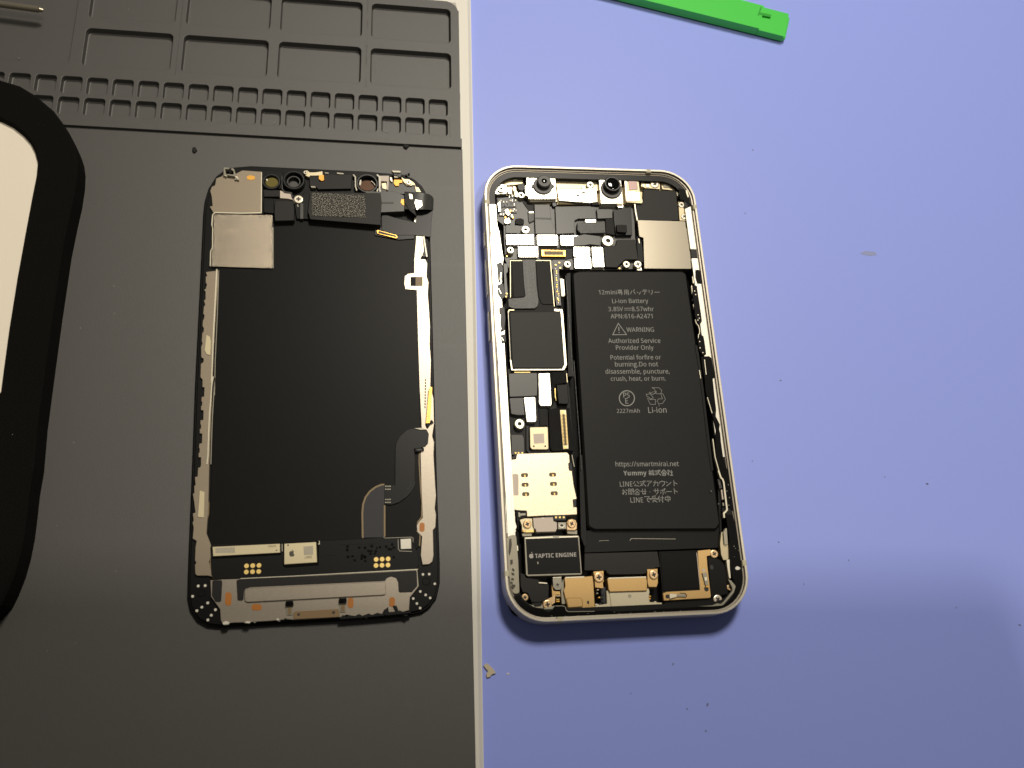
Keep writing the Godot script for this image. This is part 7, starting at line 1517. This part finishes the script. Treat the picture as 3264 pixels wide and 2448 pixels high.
func camera_tablet(cam: Camera3D) -> void:
	# the tablet that takes the picture, lens in its corner, held flat just behind the viewpoint; it shades the near side of the bench from the ceiling lamp
	var o := thing("camera_tablet", "dark tablet held above the bench to take the picture", "tablet")
	o.transform = cam.transform.translated_local(Vector3(0, 0, 0.006))
	var body := started()
	slab(body, rounded(125, 87, 11, 0.0), 0, 7, 0.6)
	var b := put(o, "body", done(body), "plate_black")
	b.transform = Transform3D(Basis(Vector3.RIGHT, PI / 2), Vector3(0.114, -0.076, 0))
	var lens := started()
	slab(lens, circle(0, 0, 4.0), 0, 1, 0.1)
	put(o, "lens", done(lens), "lens_glass").transform = Transform3D(Basis(Vector3.RIGHT, PI / 2), Vector3(0, 0, -0.001))


func table() -> void:
	var q := [-900, -500, 900, -500, 900, 500, -900, 500]
	var o := p(self, "table_top", q, -20, 0, "table_blue", 0.5)
	o.set_meta("kind", "structure")


func repair_mat() -> void:
	var o := thing("repair_mat", "grey silicone repair mat with sunken parts pockets on a white base plate", "mat")
	p(o, "base_plate", [-460, -150, -31.9, -150, -32.4, -129.3, -35.4, -19.6, -38.6, 87.9, -39.3, 112, -41.6, 190, -460, 190], 0.35, 2.1, "mat_white", 0.0)
	p(o, "white_border", [-60, -150, -31.9, -150, -32.4, -129.3, -35.4, -19.6, -38.6, 87.9, -39.3, 112, -41.6, 190, -46, 190, -44, 100, -42, 20, -39.4, -70, -37.7, -122, -38.3, -126.8, -60, -127.2], 1.6, 3.0, "mat_white", 1.1)
	p(o, "white_border", [-459, -150, -60, -150, -60, -128.5, -459, -139], 2.1, 2.99, "mat_white", 0.1)
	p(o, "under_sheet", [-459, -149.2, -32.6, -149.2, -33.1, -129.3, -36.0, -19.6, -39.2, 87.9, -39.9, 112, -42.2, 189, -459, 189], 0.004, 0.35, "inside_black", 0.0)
	var at := Transform3D(Basis(Vector3.UP, deg_to_rad(-1.5)), Vector3(-38.3, 0, -73.3) * MM)
	p(o, "work_area", [-419, 0.02, 0.9, 0.02, 1.8, 161, 2.2, 262, -419, 262], 2.15, 3.45, "mat_grey", 0.12).transform = at
	# raised upper part: rows of pockets, filled in between with plain pieces
	var top := 4.4
	var uu := [-112.6, -84.65, -57.1, -29.6, -2.2]
	for row in [[-50.75, -37.3], [-33.75, -20.2]]:
		for k in 4:
			var u1: float = uu[k + 1]
			var u0: float = u1 - 24.75
			var v0: float = row[0]
			var v1: float = row[1]
			var tile := [u0 - 1.2, u1 + 1.2, v0 - 1.2, v1 + 1.2]
			pocket(o, "pocket", tile, [u0, u1, v0, v1], 1.6, 2.0, top, "mat_grey").transform = at
	pocket(o, "pocket", [-191, -111.4, -51.95, -19.0], [-190, -112.6, -50.75, -20.2], 1.6, 2.0, top, "mat_grey").transform = at
	for row in [[-16.45, -10.45, 0.0], [-9.45, -3.45, 0.06]]:
		for k in 26:
			var cu: float = -6.3 - row[2] - 6.984 * k
			pocket(o, "pocket", [cu - 3.492, cu + 3.492, row[0] - 0.5, row[1] + 0.5], [cu - 2.95, cu + 2.95, row[0], row[1]], 1.1, 1.7, top, "mat_grey").transform = at
	var bits := [[-2.81, 0.35, -16.95, -2.95], [-420, -184.5, -16.95, -2.95], [-420, 0.4, -19.0, -16.95], [-420, 0.7, -2.95, 0.0], [-420, -191, -53.7, -19.0], [-1.0, 0.33, -50.2, -19.0], [-191, -5.0, -53.7, -51.95]]
	for b in bits:
		p(o, "plain_area", [b[0], b[2], b[1], b[2], b[1], b[3], b[0], b[3]], 2.15, top, "mat_grey", 0.0).transform = at
	p(o, "plain_area", [-110.6, -36.1, -1.0, -36.1, -1.0, -34.95, -110.6, -34.95], 2.15, top, "mat_grey", 0.0).transform = at
	for k in 3:
		for row in [[-51.95, -36.1], [-34.95, -19.0]]:
			var b: float = uu[k + 1]
			p(o, "plain_area", [b + 1.2, row[0], b + 1.55, row[0], b + 1.55, row[1], b + 1.2, row[1]], 2.15, top, "mat_grey", 0.0).transform = at
	for row in [[-51.95, -19.0]]:
		p(o, "plain_area", [-111.4, row[0], -110.6, row[0], -110.6, row[1], -111.4, row[1]], 2.15, top, "mat_grey", 0.0).transform = at
	p(o, "plain_area", [-5.0, -51.95, -5.0, -53.7, -3.4, -53.65, -2.1, -53.2, -1.0, -52.4, -0.3, -51.3, 0.1, -50.2, -1.0, -50.2, -1.0, -51.95], 2.15, top, "mat_grey", 0.0).transform = at


func phone_frame(ph: Node3D) -> void:
	var f := frame(ph, "frame", 32.1, 65.75, 10.2, [[1.2, 0.02], [0.35, 0.2], [0.0, 0.75], [0.0, 7.0], [0.08, 7.22], [0.18, 7.3], [0.7, 7.3], [0.8, 7.2]], "alu_rim")
	frame(f, "inner_wall", 32.1, 65.75, 10.2, [[0.8, 7.2], [0.86, 6.6], [1.22, 6.55], [1.3, 6.1]], "alu_inner")
	frame(f, "screen_ledge", 32.1, 65.75, 10.2, [[1.3, 6.1], [3.3, 6.02], [3.35, 1.4], [1.3, 1.3]], "ledge_dark")
	frame(f, "seal_line", 32.1, 65.75, 10.2, [[1.34, 6.12], [1.38, 6.2], [1.55, 6.2], [1.6, 6.12]], "alu_inner")
	p(ph, "ledge_plate", [-30.75, -53, -28.6, -53, -28.4, 54, -30.75, 54], 5.0, 6.16, "alu_ledge", 0.05, 0.3)
	p(ph, "ledge_plate", [28.6, -36.5, 30.75, -36.5, 30.75, 24, 28.6, 24], 5.0, 6.16, "alu_ledge", 0.05, 0.3)
	p(ph, "ledge_plate", [28.7, -53, 30.6, -54, 30.75, -39.5, 28.7, -39.5], 5.0, 6.14, "alu_ledge", 0.05, 0.2)
	p(ph, "back_panel", [-29.5, -63.5, 29.5, -63.5, 31, -60, 31, 60, 29.5, 63.5, -29.5, 63.5, -31, 60, -31, -60], 0.6, 1.5, "inside_black", 0.0, 6.0)
